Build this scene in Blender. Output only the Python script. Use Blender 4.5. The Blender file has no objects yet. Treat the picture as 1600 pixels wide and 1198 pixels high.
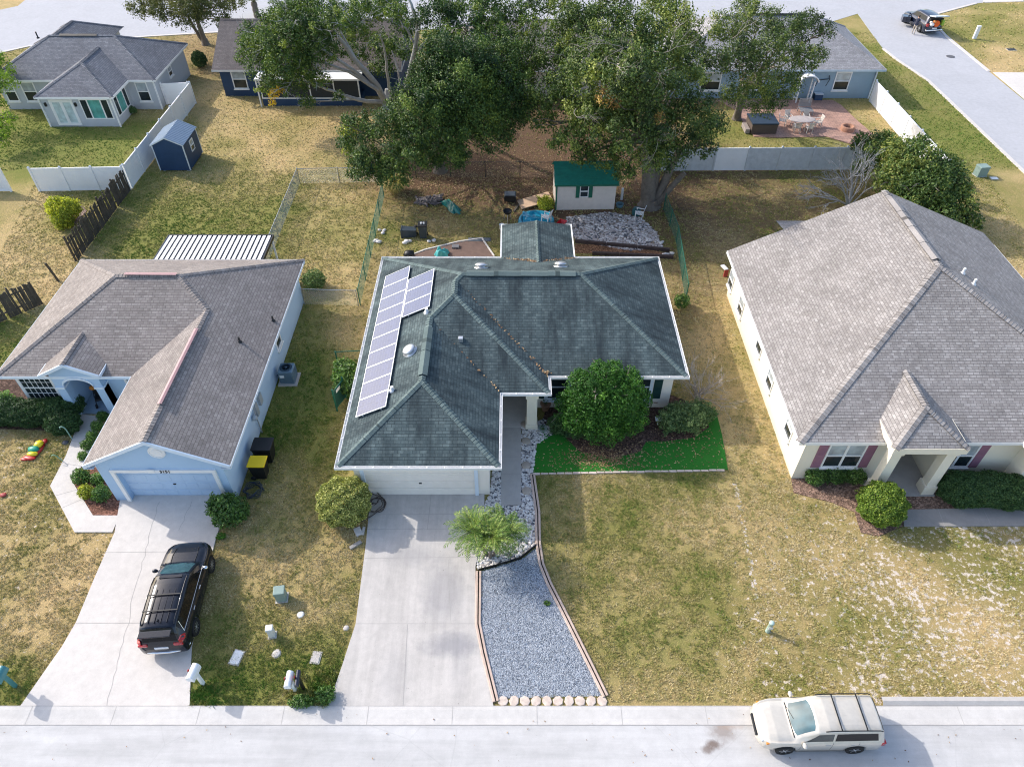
import bpy, bmesh, math, random
import numpy as np
from mathutils import Vector, Matrix
random.seed(7); RNG = np.random.default_rng(7)
SC = bpy.context.scene
COL = SC.collection
PI = math.pi
R = math.radians
# ---------------------------------------------------------------- survey of the place
PITCH = R(44.6); FPX = 1110.0; CAMH = 26.5
_s, _c = math.sin(PITCH), math.cos(PITCH)
def P(u, v, z=0.0):
    """ground survey: sight line (u, v) met with the level plane at height z -> world point"""
    a = (u-800)/FPX; b = (v-599)/FPX
    t = (CAMH-z)/(_s+b*_c)
    return Vector((a*t, (_c-b*_s)*t, z))
def P2(u, v, z=0.0):
    p = P(u, v, z); return (p.x, p.y)
# ---------------------------------------------------------------- materials
def rgb(*c): return (c[0], c[1], c[2], 1.0)
class NT:
    def __init__(s, name):
        s.m = bpy.data.materials.new(name); s.m.use_nodes = True
        s.t = s.m.node_tree; s.n = s.t.nodes; s.l = s.t.links
        s.b = s.n['Principled BSDF']; s.out = s.n['Material Output']
    def add(s, typ, **kw):
        n = s.n.new(typ)
        for k, v in kw.items():
            if k.startswith('_'): setattr(n, k[1:], v)
        return n
    def link(s, a, b): s.l.new(a, b)
    def noise(s, scale, detail=4, rough=0.6, vec=None, dist=0.0):
        n = s.n.new('ShaderNodeTexNoise'); n.inputs['Scale'].default_value = scale
        n.inputs['Detail'].default_value = detail; n.inputs['Roughness'].default_value = rough
        n.inputs['Distortion'].default_value = dist
        if vec is not None: s.link(vec, n.inputs['Vector'])
        return n.outputs['Fac']
    def pos(s):
        return s.n.new('ShaderNodeNewGeometry').outputs['Position']
    def objco(s):
        return s.n.new('ShaderNodeTexCoord').outputs['Object']
    def ramp(s, fac, stops, interp='LINEAR'):
        n = s.n.new('ShaderNodeValToRGB'); n.color_ramp.interpolation = interp
        e = n.color_ramp.elements
        while len(e) < len(stops): e.new(0.5)
        for i, (p, c) in enumerate(stops):
            e[i].position = p
            e[i].color = rgb(*c) if isinstance(c, (tuple, list)) else (c, c, c, 1)
        s.link(fac, n.inputs['Fac']); return n.outputs['Color']
    def mix(s, fac, a, b, mode='MIX'):
        n = s.n.new('ShaderNodeMix'); n.data_type = 'RGBA'; n.blend_type = mode
        for sock, v in ((n.inputs['Factor'], fac), (n.inputs['A'], a), (n.inputs['B'], b)):
            pass
        ins = [n.inputs[0], n.inputs[6], n.inputs[7]]
        for sock, v in zip(ins, (fac, a, b)):
            if isinstance(v, (int, float)): sock.default_value = v
            elif isinstance(v, (tuple, list)): sock.default_value = rgb(*v)
            else: s.link(v, sock)
        return n.outputs[2]
    def math(s, op, a, b=None, clamp=False):
        n = s.n.new('ShaderNodeMath'); n.operation = op; n.use_clamp = clamp
        for sock, v in zip(n.inputs, (a, b)):
            if v is None: continue
            if isinstance(v, (int, float)): sock.default_value = v
            else: s.link(v, sock)
        return n.outputs[0]
    def sep(s, col):
        n = s.n.new('ShaderNodeSeparateColor'); s.link(col, n.inputs[0]); return n.outputs
    def bump(s, h, strength=0.5, dist=0.02, nrm=None):
        n = s.n.new('ShaderNodeBump'); n.inputs['Strength'].default_value = strength
        n.inputs['Distance'].default_value = dist; s.link(h, n.inputs['Height'])
        if nrm is not None: s.link(nrm, n.inputs['Normal'])
        s.link(n.outputs[0], s.b.inputs['Normal']); return n.outputs[0]
    def color(s, c):
        if isinstance(c, (tuple, list)): s.b.inputs['Base Color'].default_value = rgb(*c)
        else: s.link(c, s.b.inputs['Base Color'])
    def set(s, rough=None, metal=None, spec=None):
        if rough is not None: s.b.inputs['Roughness'].default_value = rough
        if metal is not None: s.b.inputs['Metallic'].default_value = metal
        if spec is not None: s.b.inputs['Specular IOR Level'].default_value = spec
    def attr(s, name):
        n = s.n.new('ShaderNodeAttribute'); n.attribute_name = name; return n

def scl(c, k): return tuple(x*k for x in c)
def m_plain(name, c, rough=0.6, metal=0.0, var=0.12, scale=3.0, bump=0.0, bscale=60, spec=0.4, coat=0.0):
    t = NT(name)
    n = t.noise(scale, 5, 0.65, t.objco())
    col = t.ramp(n, [(0.25, scl(c, 1-var)), (0.75, scl(c, 1+var*0.6))])
    t.color(col); t.set(rough, metal, spec)
    if coat: t.b.inputs['Coat Weight'].default_value = coat; t.b.inputs['Coat Roughness'].default_value = 0.04
    if bump: t.bump(t.noise(bscale, 3, 0.6, t.objco()), bump, 0.01)
    return t.m
def m_stucco(name, c, stain=0.10):
    t = NT(name); co = t.objco()
    n = t.noise(0.9, 6, 0.7, co)
    col = t.ramp(n, [(0.3, scl(c, 1-stain)), (0.7, c)])
    g = t.n.new('ShaderNodeSeparateXYZ'); t.link(co, g.inputs[0])
    low = t.ramp(t.math('ADD', g.outputs[2], t.math('MULTIPLY', t.noise(2.5, 4, .6, co), 0.5)), [(0.25, 0.0), (0.75, 1.0)])
    col = t.mix(low, scl(c, 0.80), col)
    t.color(col); t.set(0.85, 0, 0.25)
    t.bump(t.noise(45, 4, 0.7, co), 0.35, 0.012)
    return t.m
def m_shingle(name, ca, cb, cc, stain=(0.5, 0.5, 0.5), stain_amt=0.0, row=0.145, brick=0.32):
    """asphalt shingles: UV in metres (u along the eave, v up the slope)"""
    t = NT(name); uv = t.n.new('ShaderNodeUVMap').outputs[0]
    b = t.n.new('ShaderNodeTexBrick'); t.link(uv, b.inputs['Vector'])
    b.offset = 0.37; b.squash = 1.0
    b.inputs['Scale'].default_value = 1.0; b.inputs['Brick Width'].default_value = brick
    b.inputs['Row Height'].default_value = row; b.inputs['Mortar Size'].default_value = 0.010
    b.inputs['Mortar Smooth'].default_value = 0.3; b.inputs['Bias'].default_value = 0.0
    b.inputs['Color1'].default_value = rgb(*ca); b.inputs['Color2'].default_value = rgb(*cb)
    b.inputs['Mortar'].default_value = rgb(*scl(ca, 0.42))  # darkened mortar paints the shadow line under each shingle row
    b2 = t.n.new('ShaderNodeTexBrick'); t.link(uv, b2.inputs['Vector'])
    b2.offset = 0.6
    b2.inputs['Scale'].default_value = 1.0; b2.inputs['Brick Width'].default_value = brick*0.62
    b2.inputs['Row Height'].default_value = row; b2.inputs['Mortar Size'].default_value = 0.0
    b2.inputs['Color1'].default_value = rgb(0, 0, 0); b2.inputs['Color2'].default_value = rgb(1, 1, 1)
    b2.inputs['Mortar'].default_value = rgb(.5, .5, .5)
    col = t.mix(t.math('MULTIPLY', t.sep(b2.outputs['Color'])[0], 0.55), b.outputs['Color'], rgb(*cc)[:3])
    n = t.noise(0.55, 6, 0.72, t.pos())
    col = t.mix(1.0, col, t.ramp(n, [(0.3, 0.80), (0.7, 1.12)]), 'MULTIPLY')
    n2 = t.noise(28, 3, 0.7, t.pos())
    col = t.mix(1.0, col, t.ramp(n2, [(0.3, 0.85), (0.7, 1.12)]), 'MULTIPLY')
    if stain_amt:
        sx = t.n.new('ShaderNodeSeparateXYZ'); t.link(uv, sx.inputs[0])
        cmb = t.n.new('ShaderNodeCombineXYZ'); t.link(t.math('MULTIPLY', sx.outputs[0], 1.3), cmb.inputs[0]); t.link(t.math('MULTIPLY', sx.outputs[1], 0.28), cmb.inputs[1])
        st = t.ramp(t.noise(1.0, 5, 0.65, cmb.outputs[0]), [(0.36, 0.0), (0.66, 1.0)])
        col = t.mix(t.math('MULTIPLY', st, stain_amt), col, stain)
    t.color(col); t.set(0.92, 0, 0.18)
    # each course is a small step: saw tooth up the slope plus the slots between tabs
    sx = t.n.new('ShaderNodeSeparateXYZ'); t.link(uv, sx.inputs[0])
    fr = t.math('FRACT', t.math('DIVIDE', sx.outputs[1], row))
    saw = t.math('SUBTRACT', 1.0, fr)
    h = t.math('ADD', saw, t.math('MULTIPLY', b.outputs['Fac'], -0.8))
    h = t.math('ADD', h, t.math('MULTIPLY', n2, 0.5))
    h = t.math('ADD', h, t.math('MULTIPLY', t.sep(b2.outputs['Color'])[0], 0.35))
    t.bump(h, 0.9, 0.0065)
    return t.m
LEAF_K = 1.6
def m_leaf(name, dark, mid, light, trans=0.25, rough=0.55):
    t = NT(name)
    a = t.attr('tint').outputs['Fac']
    col = t.ramp(a, [(0.05, scl(dark, LEAF_K)), (0.5, scl(mid, LEAF_K)), (0.97, scl(light, LEAF_K))])
    t.color(col); t.set(rough, 0, 0.35)
    tr = t.n.new('ShaderNodeBsdfTranslucent'); t.link(t.mix(1.0, col, (1.1, 1.25, 0.5), 'MULTIPLY'), tr.inputs[0])
    ms = t.n.new('ShaderNodeMixShader'); ms.inputs[0].default_value = trans
    t.link(t.b.outputs[0], ms.inputs[1]); t.link(tr.outputs[0], ms.inputs[2]); t.link(ms.outputs[0], t.out.inputs[0])
    return t.m
def m_concrete(name, c, crackscale=0.0, stain=0.16, dark=(0.3, 0.29, 0.28)):
    t = NT(name); po = t.pos()
    n = t.noise(0.35, 7, 0.7, po, 0.4); n2 = t.noise(3.0, 5, 0.7, po); n3 = t.noise(60, 3, 0.6, po)
    col = t.ramp(n, [(0.3, scl(c, 1-stain)), (0.68, c)])
    col = t.mix(1.0, col, t.ramp(n2, [(0.25, 0.88), (0.7, 1.04)]), 'MULTIPLY')
    col = t.mix(1.0, col, t.ramp(n3, [(0.25, 0.90), (0.75, 1.08)]), 'MULTIPLY')
    st = t.ramp(t.noise(0.8, 6, 0.75, po, 0.8), [(0.58, 0.0), (0.75, 1.0)])
    col = t.mix(t.math('MULTIPLY', st, 0.28), col, dark)
    t.color(col); t.set(0.9, 0, 0.2)
    t.bump(t.noise(90, 4, 0.7, po), 0.3, 0.006)
    return t.m
def m_glass(name, c=(0.02, 0.03, 0.04), rough=0.06):
    t = NT(name); n = t.noise(2.0, 3, 0.5, t.objco())
    t.color(t.ramp(n, [(0.3, scl(c, 0.7)), (0.7, scl(c, 1.3))])); t.set(rough, 0, 0.5)
    return t.m
# ---------------------------------------------------------------- mesh builder
class MB:
    def __init__(s): s.v = []; s.f = []; s.mi = []; s.uv = []; s.sm = []
    def face(s, pts, mi=0, uv=None, smooth=False):
        i = len(s.v); s.v.extend([tuple(p) for p in pts]); s.f.append(tuple(range(i, i+len(pts))))
        s.mi.append(mi); s.uv.append(uv); s.sm.append(smooth)
    def slope(s, pts, mi=0):
        """roof polygon: UV in metres, u along the eave and v up the slope"""
        ps = [Vector(p) for p in pts]; n = Vector((0, 0, 0))
        for i in range(len(ps)):
            a, b = ps[i], ps[(i+1) % len(ps)]
            n += Vector(((a.y-b.y)*(a.z+b.z), (a.z-b.z)*(a.x+b.x), (a.x-b.x)*(a.y+b.y)))
        n.normalize()
        if n.z < 0: ps.reverse(); n = -n
        e = Vector((0, 0, 1)).cross(n)
        if e.length < 1e-4: e = Vector((1, 0, 0))
        e.normalize(); sl = n.cross(e)
        s.face(ps, mi, [(p.dot(e), p.dot(sl)) for p in ps])
    def grid(s, rows, mi=0, smooth=True, closed=False):
        i0 = len(s.v); nr = len(rows); nc = len(rows[0])
        for r in rows: s.v.extend([tuple(p) for p in r])
        for a in range(nr-1):
            for b in range(nc if closed else nc-1):
                b2 = (b+1) % nc
                s.f.append((i0+a*nc+b, i0+a*nc+b2, i0+(a+1)*nc+b2, i0+(a+1)*nc+b)); s.mi.append(mi); s.uv.append(None); s.sm.append(smooth)
    def box(s, x0, x1, y0, y1, z0, z1, mi=0, M=None):
        p = [Vector((x, y, z)) for z in (z0, z1) for y in (y0, y1) for x in (x0, x1)]
        if M is not None: p = [M @ q for q in p]
        for q in ((0, 2, 3, 1), (4, 5, 7, 6), (0, 1, 5, 4), (2, 6, 7, 3), (0, 4, 6, 2), (1, 3, 7, 5)):
            s.face([p[i] for i in q], mi)
    def bbox(s, x0, x1, y0, y1, z0, z1, b=0.02, mi=0, M=None):
        """box with chamfered edges"""
        bm = bmesh.new(); bmesh.ops.create_cube(bm, size=1)
        for v in bm.verts:
            v.co = Vector(((x0+x1)/2+v.co.x*(x1-x0), (y0+y1)/2+v.co.y*(y1-y0), (z0+z1)/2+v.co.z*(z1-z0)))
        bmesh.ops.bevel(bm, geom=bm.edges[:], offset=b, segments=2, affect='EDGES', profile=0.6)
        s.frombm(bm, mi, M)
    def frombm(s, bm, mi=0, M=None, smooth=False):
        i0 = len(s.v); bm.verts.index_update()
        for v in bm.verts: s.v.append(tuple(M @ v.co) if M is not None else tuple(v.co))
        for f in bm.faces:
            s.f.append(tuple(i0+v.index for v in f.verts)); s.mi.append(mi); s.uv.append(None); s.sm.append(smooth)
        bm.free()
    def prism(s, poly, z0, z1, mi=0, bottom=False):
        a = sum(poly[i][0]*poly[(i+1) % len(poly)][1]-poly[(i+1) % len(poly)][0]*poly[i][1] for i in range(len(poly)))
        if a < 0: poly = poly[::-1]
        n = len(poly)
        s.face([(x, y, z1) for x, y in poly], mi)
        if bottom: s.face([(x, y, z0) for x, y in poly[::-1]], mi)
        for i in range(n):
            (x0, y0), (x1, y1) = poly[i], poly[(i+1) % n]
            s.face([(x0, y0, z0), (x1, y1, z0), (x1, y1, z1), (x0, y0, z1)], mi)
    def tube(s, path, r, n=8, mi=0, cap=True, smooth=True):
        ps = [Vector(p) for p in path]; rs = r if isinstance(r, (list, tuple)) else [r]*len(ps)
        t = (ps[1]-ps[0]).normalized(); ref = Vector((0, 0, 1)) if abs(t.z) < 0.9 else Vector((1, 0, 0))
        a = t.cross(ref).normalized(); rows = []
        for i, p in enumerate(ps):
            if i == 0: t = ps[1]-ps[0]
            elif i == len(ps)-1: t = ps[-1]-ps[-2]
            else: t = (ps[i+1]-ps[i]).normalized()+(ps[i]-ps[i-1]).normalized()
            t.normalize(); a = (a-t*a.dot(t))
            if a.length < 1e-5: a = t.cross(Vector((1, 0.3, 0)))
            a.normalize(); b = t.cross(a)
            rows.append([p+(a*math.cos(2*PI*k/n)+b*math.sin(2*PI*k/n))*rs[i] for k in range(n)])
        s.grid(rows, mi, smooth, True)
        if cap: s.face(rows[0], mi); s.face(rows[-1][::-1], mi)
    def lathe(s, prof, n=20, mi=0, M=None, smooth=True):
        """prof: list of (radius, z) from bottom to top"""
        rows = []
        for r, z in prof:
            row = [Vector((r*math.cos(2*PI*k/n), r*math.sin(2*PI*k/n), z)) for k in range(n)]
            rows.append([M @ p for p in row] if M is not None else row)
        s.grid(rows, mi, smooth, True)
        s.face(rows[0][::-1], mi); s.face(rows[-1], mi)
    def sphere(s, c, r, n=10, mi=0, sx=1, sy=1, sz=1, jit=0.0):
        bm = bmesh.new(); bmesh.ops.create_icosphere(bm, subdivisions=2 if n > 8 else 1, radius=1)
        for v in bm.verts:
            k = 1+random.uniform(-jit, jit)
            v.co = Vector((c[0]+v.co.x*r*sx*k, c[1]+v.co.y*r*sy*k, c[2]+v.co.z*r*sz*k))
        s.frombm(bm, mi, None, True)
    def sweep(s, poly, prof, mi=0, closed=True):
        """profile [(outward offset, z)] swept with mitred corners along a plan polygon (counter-clockwise)"""
        n = len(poly); rows = []
        for i in range(n):
            p = Vector(poly[i]).to_2d()
            def nrm(a, b):
                d = (Vector(b).to_2d()-Vector(a).to_2d()).normalized(); return Vector((d.y, -d.x))
            if closed or 0 < i < n-1:
                n1 = nrm(poly[i-1], poly[i]); n2 = nrm(poly[i], poly[(i+1) % n])
                m = (n1+n2); m = m/max(0.3, (1+n1.dot(n2)))
            elif i == 0: m = nrm(poly[0], poly[1])
            else: m = nrm(poly[-2], poly[-1])
            rows.append([(p.x+m.x*o, p.y+m.y*o, z) for o, z in prof])
        if closed: rows.append(rows[0])
        s.grid(rows, mi, False, True)
        if not closed: s.face(rows[0][::-1], mi); s.face(rows[-1], mi)
    def build(s, name, mats, parent=None, M=None):
        me = bpy.data.meshes.new(name)
        v = s.v if M is None else [tuple(M @ Vector(p)) for p in s.v]
        me.from_pydata(v, [], s.f)
        if not isinstance(mats, (list, tuple)): mats = [mats]
        for m in mats: me.materials.append(m)
        me.polygons.foreach_set('material_index', s.mi)
        me.polygons.foreach_set('use_smooth', s.sm)
        if any(u is not None for u in s.uv):
            ul = me.uv_layers.new(name='UVMap'); k = 0
            flat = []
            for f, u in zip(s.f, s.uv):
                flat.extend([c for q in u for c in q] if u else [0.0]*(2*len(f)))
            ul.data.foreach_set('uv', flat)
        me.update()
        o = bpy.data.objects.new(name, me); COL.objects.link(o)
        if parent is not None: o.parent = parent
        return o
def tag(o, label=None, cat=None, group=None, kind=None):
    if label: o['label'] = label
    if cat: o['category'] = cat
    if group: o['group'] = group
    if kind: o['kind'] = kind
    return o
def thing(name, label, cat, loc=(0, 0, 0), rz=0.0, group=None):
    o = bpy.data.objects.new(name, None); COL.objects.link(o); o.empty_display_size = 0.3
    o.location = loc; o.rotation_euler = (0, 0, rz)
    return tag(o, label, cat, group)
def dup(root, loc, rz=0.0, label=None, scale=None):
    r = root.copy(); COL.objects.link(r); r.location = loc; r.rotation_euler = (0, 0, rz)
    if label: r['label'] = label
    if scale: r.scale = (scale,)*3
    for ch in list(root.children):
        c = ch.copy(); COL.objects.link(c); c.parent = r
        for g in list(ch.children):
            d = g.copy(); COL.objects.link(d); d.parent = c
    return r
def struct(o): o['kind'] = 'structure'; return o
def npmesh(name, verts, faces, mats, parent=None, tint=None, smooth=False, mi=None):
    """fast mesh from numpy arrays; faces (n, k); tint: one value per face"""
    me = bpy.data.meshes.new(name); nv = len(verts); nf, k = faces.shape
    me.vertices.add(nv); me.vertices.foreach_set('co', np.ascontiguousarray(verts, np.float32).ravel())
    me.loops.add(nf*k); me.loops.foreach_set('vertex_index', np.ascontiguousarray(faces, np.int32).ravel())
    me.polygons.add(nf); me.polygons.foreach_set('loop_start', np.arange(0, nf*k, k, dtype=np.int32))
    if not isinstance(mats, (list, tuple)): mats = [mats]
    for m in mats: me.materials.append(m)
    if mi is not None: me.polygons.foreach_set('material_index', np.asarray(mi, np.int32))
    me.polygons.foreach_set('use_smooth', np.full(nf, smooth, dtype=bool))
    if tint is not None:
        a = me.attributes.new('tint', 'FLOAT', 'FACE'); a.data.foreach_set('value', np.asarray(tint, np.float32))
    me.update(calc_edges=True)
    o = bpy.data.objects.new(name, me); COL.objects.link(o)
    if parent is not None: o.parent = parent
    return o
def in_poly(x, y, poly):
    x = np.asarray(x); y = np.asarray(y); c = np.zeros(x.shape, bool); n = len(poly)
    for i in range(n):
        x0, y0 = poly[i]; x1, y1 = poly[(i+1) % n]
        if y0 == y1: continue
        t = ((y0 > y) != (y1 > y)) & (x < (x1-x0)*(y-y0)/(y1-y0)+x0); c ^= t
    return c
def scatter(poly, n, rng=RNG):
    xs = [p[0] for p in poly]; ys = [p[1] for p in poly]
    x = rng.uniform(min(xs), max(xs), n); y = rng.uniform(min(ys), max(ys), n)
    k = in_poly(x, y, poly); return x[k], y[k]
# ---------------------------------------------------------------- shared palette
WHITE = m_plain('white_trim_paint', (0.78, 0.78, 0.77), 0.5, var=0.06)
VINYL = m_plain('white_vinyl', (0.80, 0.81, 0.82), 0.45, var=0.05, scale=1.5)
VINYL_GREY = m_plain('weathered_vinyl', (0.55, 0.58, 0.60), 0.6, var=0.2, scale=2.5)
CREAM = m_stucco('cream_stucco', (0.80, 0.74, 0.60), 0.06)
CREAM_L = m_stucco('pale_cream_stucco', (0.86, 0.80, 0.71), 0.06)
BLUE = m_stucco('light_blue_stucco', (0.41, 0.565, 0.74), 0.06)
BLUE_TRIM = m_plain('pale_blue_trim', (0.66, 0.75, 0.84), 0.5, var=0.05)
GREYST = m_stucco('grey_stucco', (0.47, 0.50, 0.54), 0.06)
NAVY = m_plain('navy_siding', (0.022, 0.055, 0.12), 0.6, var=0.2, scale=1.2)
BGREY = m_stucco('blue_grey_stucco', (0.28, 0.38, 0.46), 0.08)
BLACK = m_plain('black_plastic', (0.012, 0.013, 0.015), 0.45, var=0.25)
RUBBER = m_plain('tyre_rubber', (0.015, 0.015, 0.015), 0.8, var=0.3)
STEEL = m_plain('galvanised_steel', (0.42, 0.44, 0.45), 0.4, 0.8, var=0.15)
ALU = m_plain('aluminium', (0.62, 0.63, 0.64), 0.35, 0.7, var=0.1)
GREENM = m_plain('green_coated_wire', (0.012, 0.12, 0.075), 0.5, var=0.2)
GLASS = m_glass('window_glass', (0.02, 0.03, 0.035))
GLASS_B = m_glass('window_glass_with_blinds', (0.38, 0.42, 0.44), 0.15)
GLASS_T = m_glass('teal_tinted_glass', (0.10, 0.33, 0.30), 0.1)
DARK = m_plain('dark_opening', (0.01, 0.01, 0.01), 0.8)
BARK = m_plain('grey_oak_bark', (0.17, 0.145, 0.12), 0.9, var=0.4, scale=4, bump=0.9, bscale=14)
BARK_L = m_plain('pale_grey_bark', (0.36, 0.36, 0.36), 0.85, var=0.35, scale=3, bump=0.6, bscale=12)
TWIG = m_plain('bare_twigs', (0.36, 0.32, 0.28), 0.9, var=0.3)
WOOD_D = m_plain('weathered_dark_wood', (0.085, 0.07, 0.055), 0.9, var=0.5, scale=2.2, bump=0.5, bscale=20)
WOOD_T = m_plain('tan_plywood', (0.50, 0.34, 0.22), 0.8, var=0.15)
# ================================================================ houses
def onplane(u, v, p0, n):
    o = Vector((0, 0, CAMH)); d = P(u, v, 0)-o; n = Vector(n)
    return o+d*((Vector(p0)-o).dot(n)/d.dot(n))
def wallM(x, y, z, f):
    a, o = {'S': ((1, 0, 0), (0, -1, 0)), 'N': ((-1, 0, 0), (0, 1, 0)), 'E': ((0, 1, 0), (1, 0, 0)), 'W': ((0, -1, 0), (-1, 0, 0))}[f]
    return Matrix(((a[0], o[0], 0, x), (a[1], o[1], 0, y), (a[2], o[2], 1, z), (0, 0, 0, 1)))
def window(par, x, y, z, f, w, h, trim=None, blinds=0.5, bays=1, grille=0, glass=None, sill=True, fw=0.09):
    trim = trim or WHITE; glass = glass or GLASS
    M = wallM(x, y, z, f); b = MB()
    b.box(-w/2-fw, w/2+fw, 0, .05, h, h+fw, M=M); b.box(-w/2-fw, w/2+fw, 0, .05, -fw, 0, M=M)
    b.box(-w/2-fw, -w/2, 0, .048, 0, h, M=M); b.box(w/2, w/2+fw, 0, .048, 0, h, M=M)
    for k in range(1, bays): b.box(-w/2+w*k/bays-.05, -w/2+w*k/bays+.05, 0, .046, 0, h, M=M)
    b.box(-w/2, w/2, 0, .04, h*.5-.035, h*.5+.035, M=M)
    for k in range(1, grille+1):
        xx = -w/2+w*k/(grille+1); b.box(xx-.012, xx+.012, 0, .034, 0, h, M=M)
    if grille:
        for q in (.25, .75): b.box(-w/2, w/2, 0, .033, h*q-.012, h*q+.012, M=M)
    o = b.build('window', trim, par)
    if sill:
        s = MB(); s.box(-w/2-fw-.05, w/2+fw+.05, 0, .11, -fw-.09, -fw-.003, M=M); s.build('sill', trim, o)
    g = MB(); g.box(-w/2, w/2, 0, .012, 0, h*.5, M=M); g.build('pane', glass, o)
    g = MB(); g.box(-w/2, w/2, 0, .012, h*.5, h, M=M); g.build('pane', GLASS_B if blinds else glass, o)
    return o
def shutter(par, x, y, z, f, w, h, m):
    M = wallM(x, y, z, f); b = MB()
    b.box(-w/2, w/2, 0, .03, 0, h, M=M)
    for q0, q1 in ((.05, .48), (.52, .95)):
        n = 9
        for k in range(n):
            zz = h*(q0+(q1-q0)*k/n); b.box(-w/2+.05, w/2-.05, .03, .045, zz, zz+h*(q1-q0)/n*.6, M=M)
    return b.build('shutter', m, par)
def garage_door(par, x0, x1, y, h, m, trim, rows=4, cols=8, frame_y=None):
    b = MB(); rh = h/rows
    for k in range(rows):
        b.box(x0, x1, y-.03, y, k*rh+.006, (k+1)*rh-.006)
        cw = (x1-x0)/cols
        for c in range(cols):
            b.box(x0+c*cw+.07, x0+(c+1)*cw-.07, y-.042, y-.03, k*rh+.09, (k+1)*rh-.09)
    b.box(x0, x1, y-.02, y+.002, 0, h, 1)
    o = b.build('garage_door', [m, DARK], par)
    hd = MB(); hd.box((x0+x1)/2-.06, (x0+x1)/2+.06, y-.075, y-.042, h*.42, h*.42+.05); hd.build('handle', BLACK, o)
    y = frame_y or y; t = MB(); t.box(x0-.16, x0, y-.09, y, 0, h+.16); t.box(x1, x1+.16, y-.09, y, 0, h+.16); t.box(x0, x1, y-.088, y, h, h+.16)
    t.build('door_frame', trim, par)
    return o
def caps(b, p0, p1, w=.16, drop=.07, step=.17, lift=.035, mi=0):
    p0 = Vector(p0); p1 = Vector(p1); d = p1-p0; L = d.length; d.normalize()
    l = d.cross(Vector((0, 0, 1))).normalized(); u = l.cross(d); n = max(1, int(L/step))
    for k in range(n):
        a = p0+d*(L*k/n); e = p0+d*(L*(k+1)/n+.03)
        t0 = lift+.016; t1 = lift-.004
        A = [a+l*w-u*(drop-t0), a+u*t0, a-l*w-u*(drop-t0)]
        E = [e+l*w-u*(drop-t1), e+u*t1, e-l*w-u*(drop-t1)]
        sh = random.random()
        for i in (0, 1):
            b.face([A[i], A[i+1], E[i+1], E[i]], mi, [(k*.5+sh*7, .02+i*.06), (k*.5+sh*7, .07+i*.06), (k*.5+.1+sh*7, .07+i*.06), (k*.5+.1+sh*7, .02+i*.06)])
        b.face([A[0], A[0]-u*.03, A[1]-u*.03, A[1]], mi); b.face([A[1], A[1]-u*.03, A[2]-u*.03, A[2]], mi)
def stair_hip(xl, steps, yb, p, z0, mirror=False, gable=False):
    """hip roof over a plan whose front steps back to the right; returns slopes and hip/ridge lines"""
    N = len(steps); F = []; L = []; lft = []
    S = steps; prev = None
    for i in range(N-1):
        xr, yf = S[i]; wd = xr-xl; xa = xl+wd/2; ya = yf+wd/2; h = z0+p*wd/2
        yn = S[i+1][1]; top = (xa, yn+wd/2, h); apex = (xa, ya, h)
        if i == 0:
            if gable:
                apex = (xa, yf, h); lft += [(xl, yf, z0), apex]
            else:
                F.append([(xl, yf, z0), (xr, yf, z0), apex]); lft += [(xl, yf, z0), apex]
                L += [((xl, yf, z0), apex), ((xr, yf, z0), apex)]
        else:
            F.append([(S[i-1][0], yf, z0), (xr, yf, z0), apex, prev]); lft += [prev, apex]
            L += [(prev, apex), ((xr, yf, z0), apex)]
        F.append([(xr, yf, z0), (xr, yn, z0), top, apex]); L.append((apex, top)); prev = top
    xr, yf = S[-1]; d = (yb-yf)/2; h = z0+p*d; rl = (xl+d, yf+d, h); rr = (xr-d, yf+d, h)
    F.append([(S[-2][0], yf, z0), (xr, yf, z0), rr, rl, prev]); F.append([(xr, yf, z0), (xr, yb, z0), rr])
    F.append([(xr, yb, z0), (xl, yb, z0), rl, rr]); lft += [prev, rl, (xl, yb, z0)]; F.append(lft)
    L += [(prev, rl), (rl, rr), ((xr, yf, z0), rr), ((xr, yb, z0), rr), ((xl, yb, z0), rl)]
    ev = []
    for i, (x, y) in enumerate(S):
        if i == 0: ev += [(xl, y)]
        else: ev += [(S[i-1][0], y)]
        ev += [(x, y)]
    ev += [(S[-1][0], yb), (xl, yb)]
    if mirror:
        m = lambda q: (-q[0],)+tuple(q[1:])
        F = [[m(q) for q in f] for f in F]; L = [(m(a), m(b)) for a, b in L]; ev = [m(q) for q in ev][::-1]
    return F, L, ev
def inset(poly, d):
    n = len(poly); out = []
    for i in range(n):
        p = Vector(poly[i])
        def nr(a, b): t = (Vector(b)-Vector(a)).normalized(); return Vector((t.y, -t.x))
        n1 = nr(poly[i-1], poly[i]); n2 = nr(poly[i], poly[(i+1) % n]); m = (n1+n2)/(1+n1.dot(n2)); out.append(tuple(p-m*d))
    return out
def hip_rect(x0, x1, y0, y1, p, z0, axis=None):
    w, d = x1-x0, y1-y0; F = []; L = []
    c = [(x0, y0, z0), (x1, y0, z0), (x1, y1, z0), (x0, y1, z0)]
    if w >= d:
        h = z0+p*d/2; a = (x0+d/2, y0+d/2, h); b = (x1-d/2, y0+d/2, h)
        F = [[c[0], c[1], b, a], [c[1], c[2], b], [c[2], c[3], a, b], [c[3], c[0], a]]
        L = [(c[0], a), (c[3], a), (a, b), (c[1], b), (c[2], b)]
    else:
        h = z0+p*w/2; a = (x0+w/2, y0+w/2, h); b = (x0+w/2, y1-w/2, h)
        F = [[c[0], c[1], a], [c[1], c[2], b, a], [c[2], c[3], b], [c[3], c[0], a, b]]
        L = [(c[0], a), (c[1], a), (a, b), (c[2], b), (c[3], b)]
    return F, L, [q[:2] for q in c]
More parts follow.
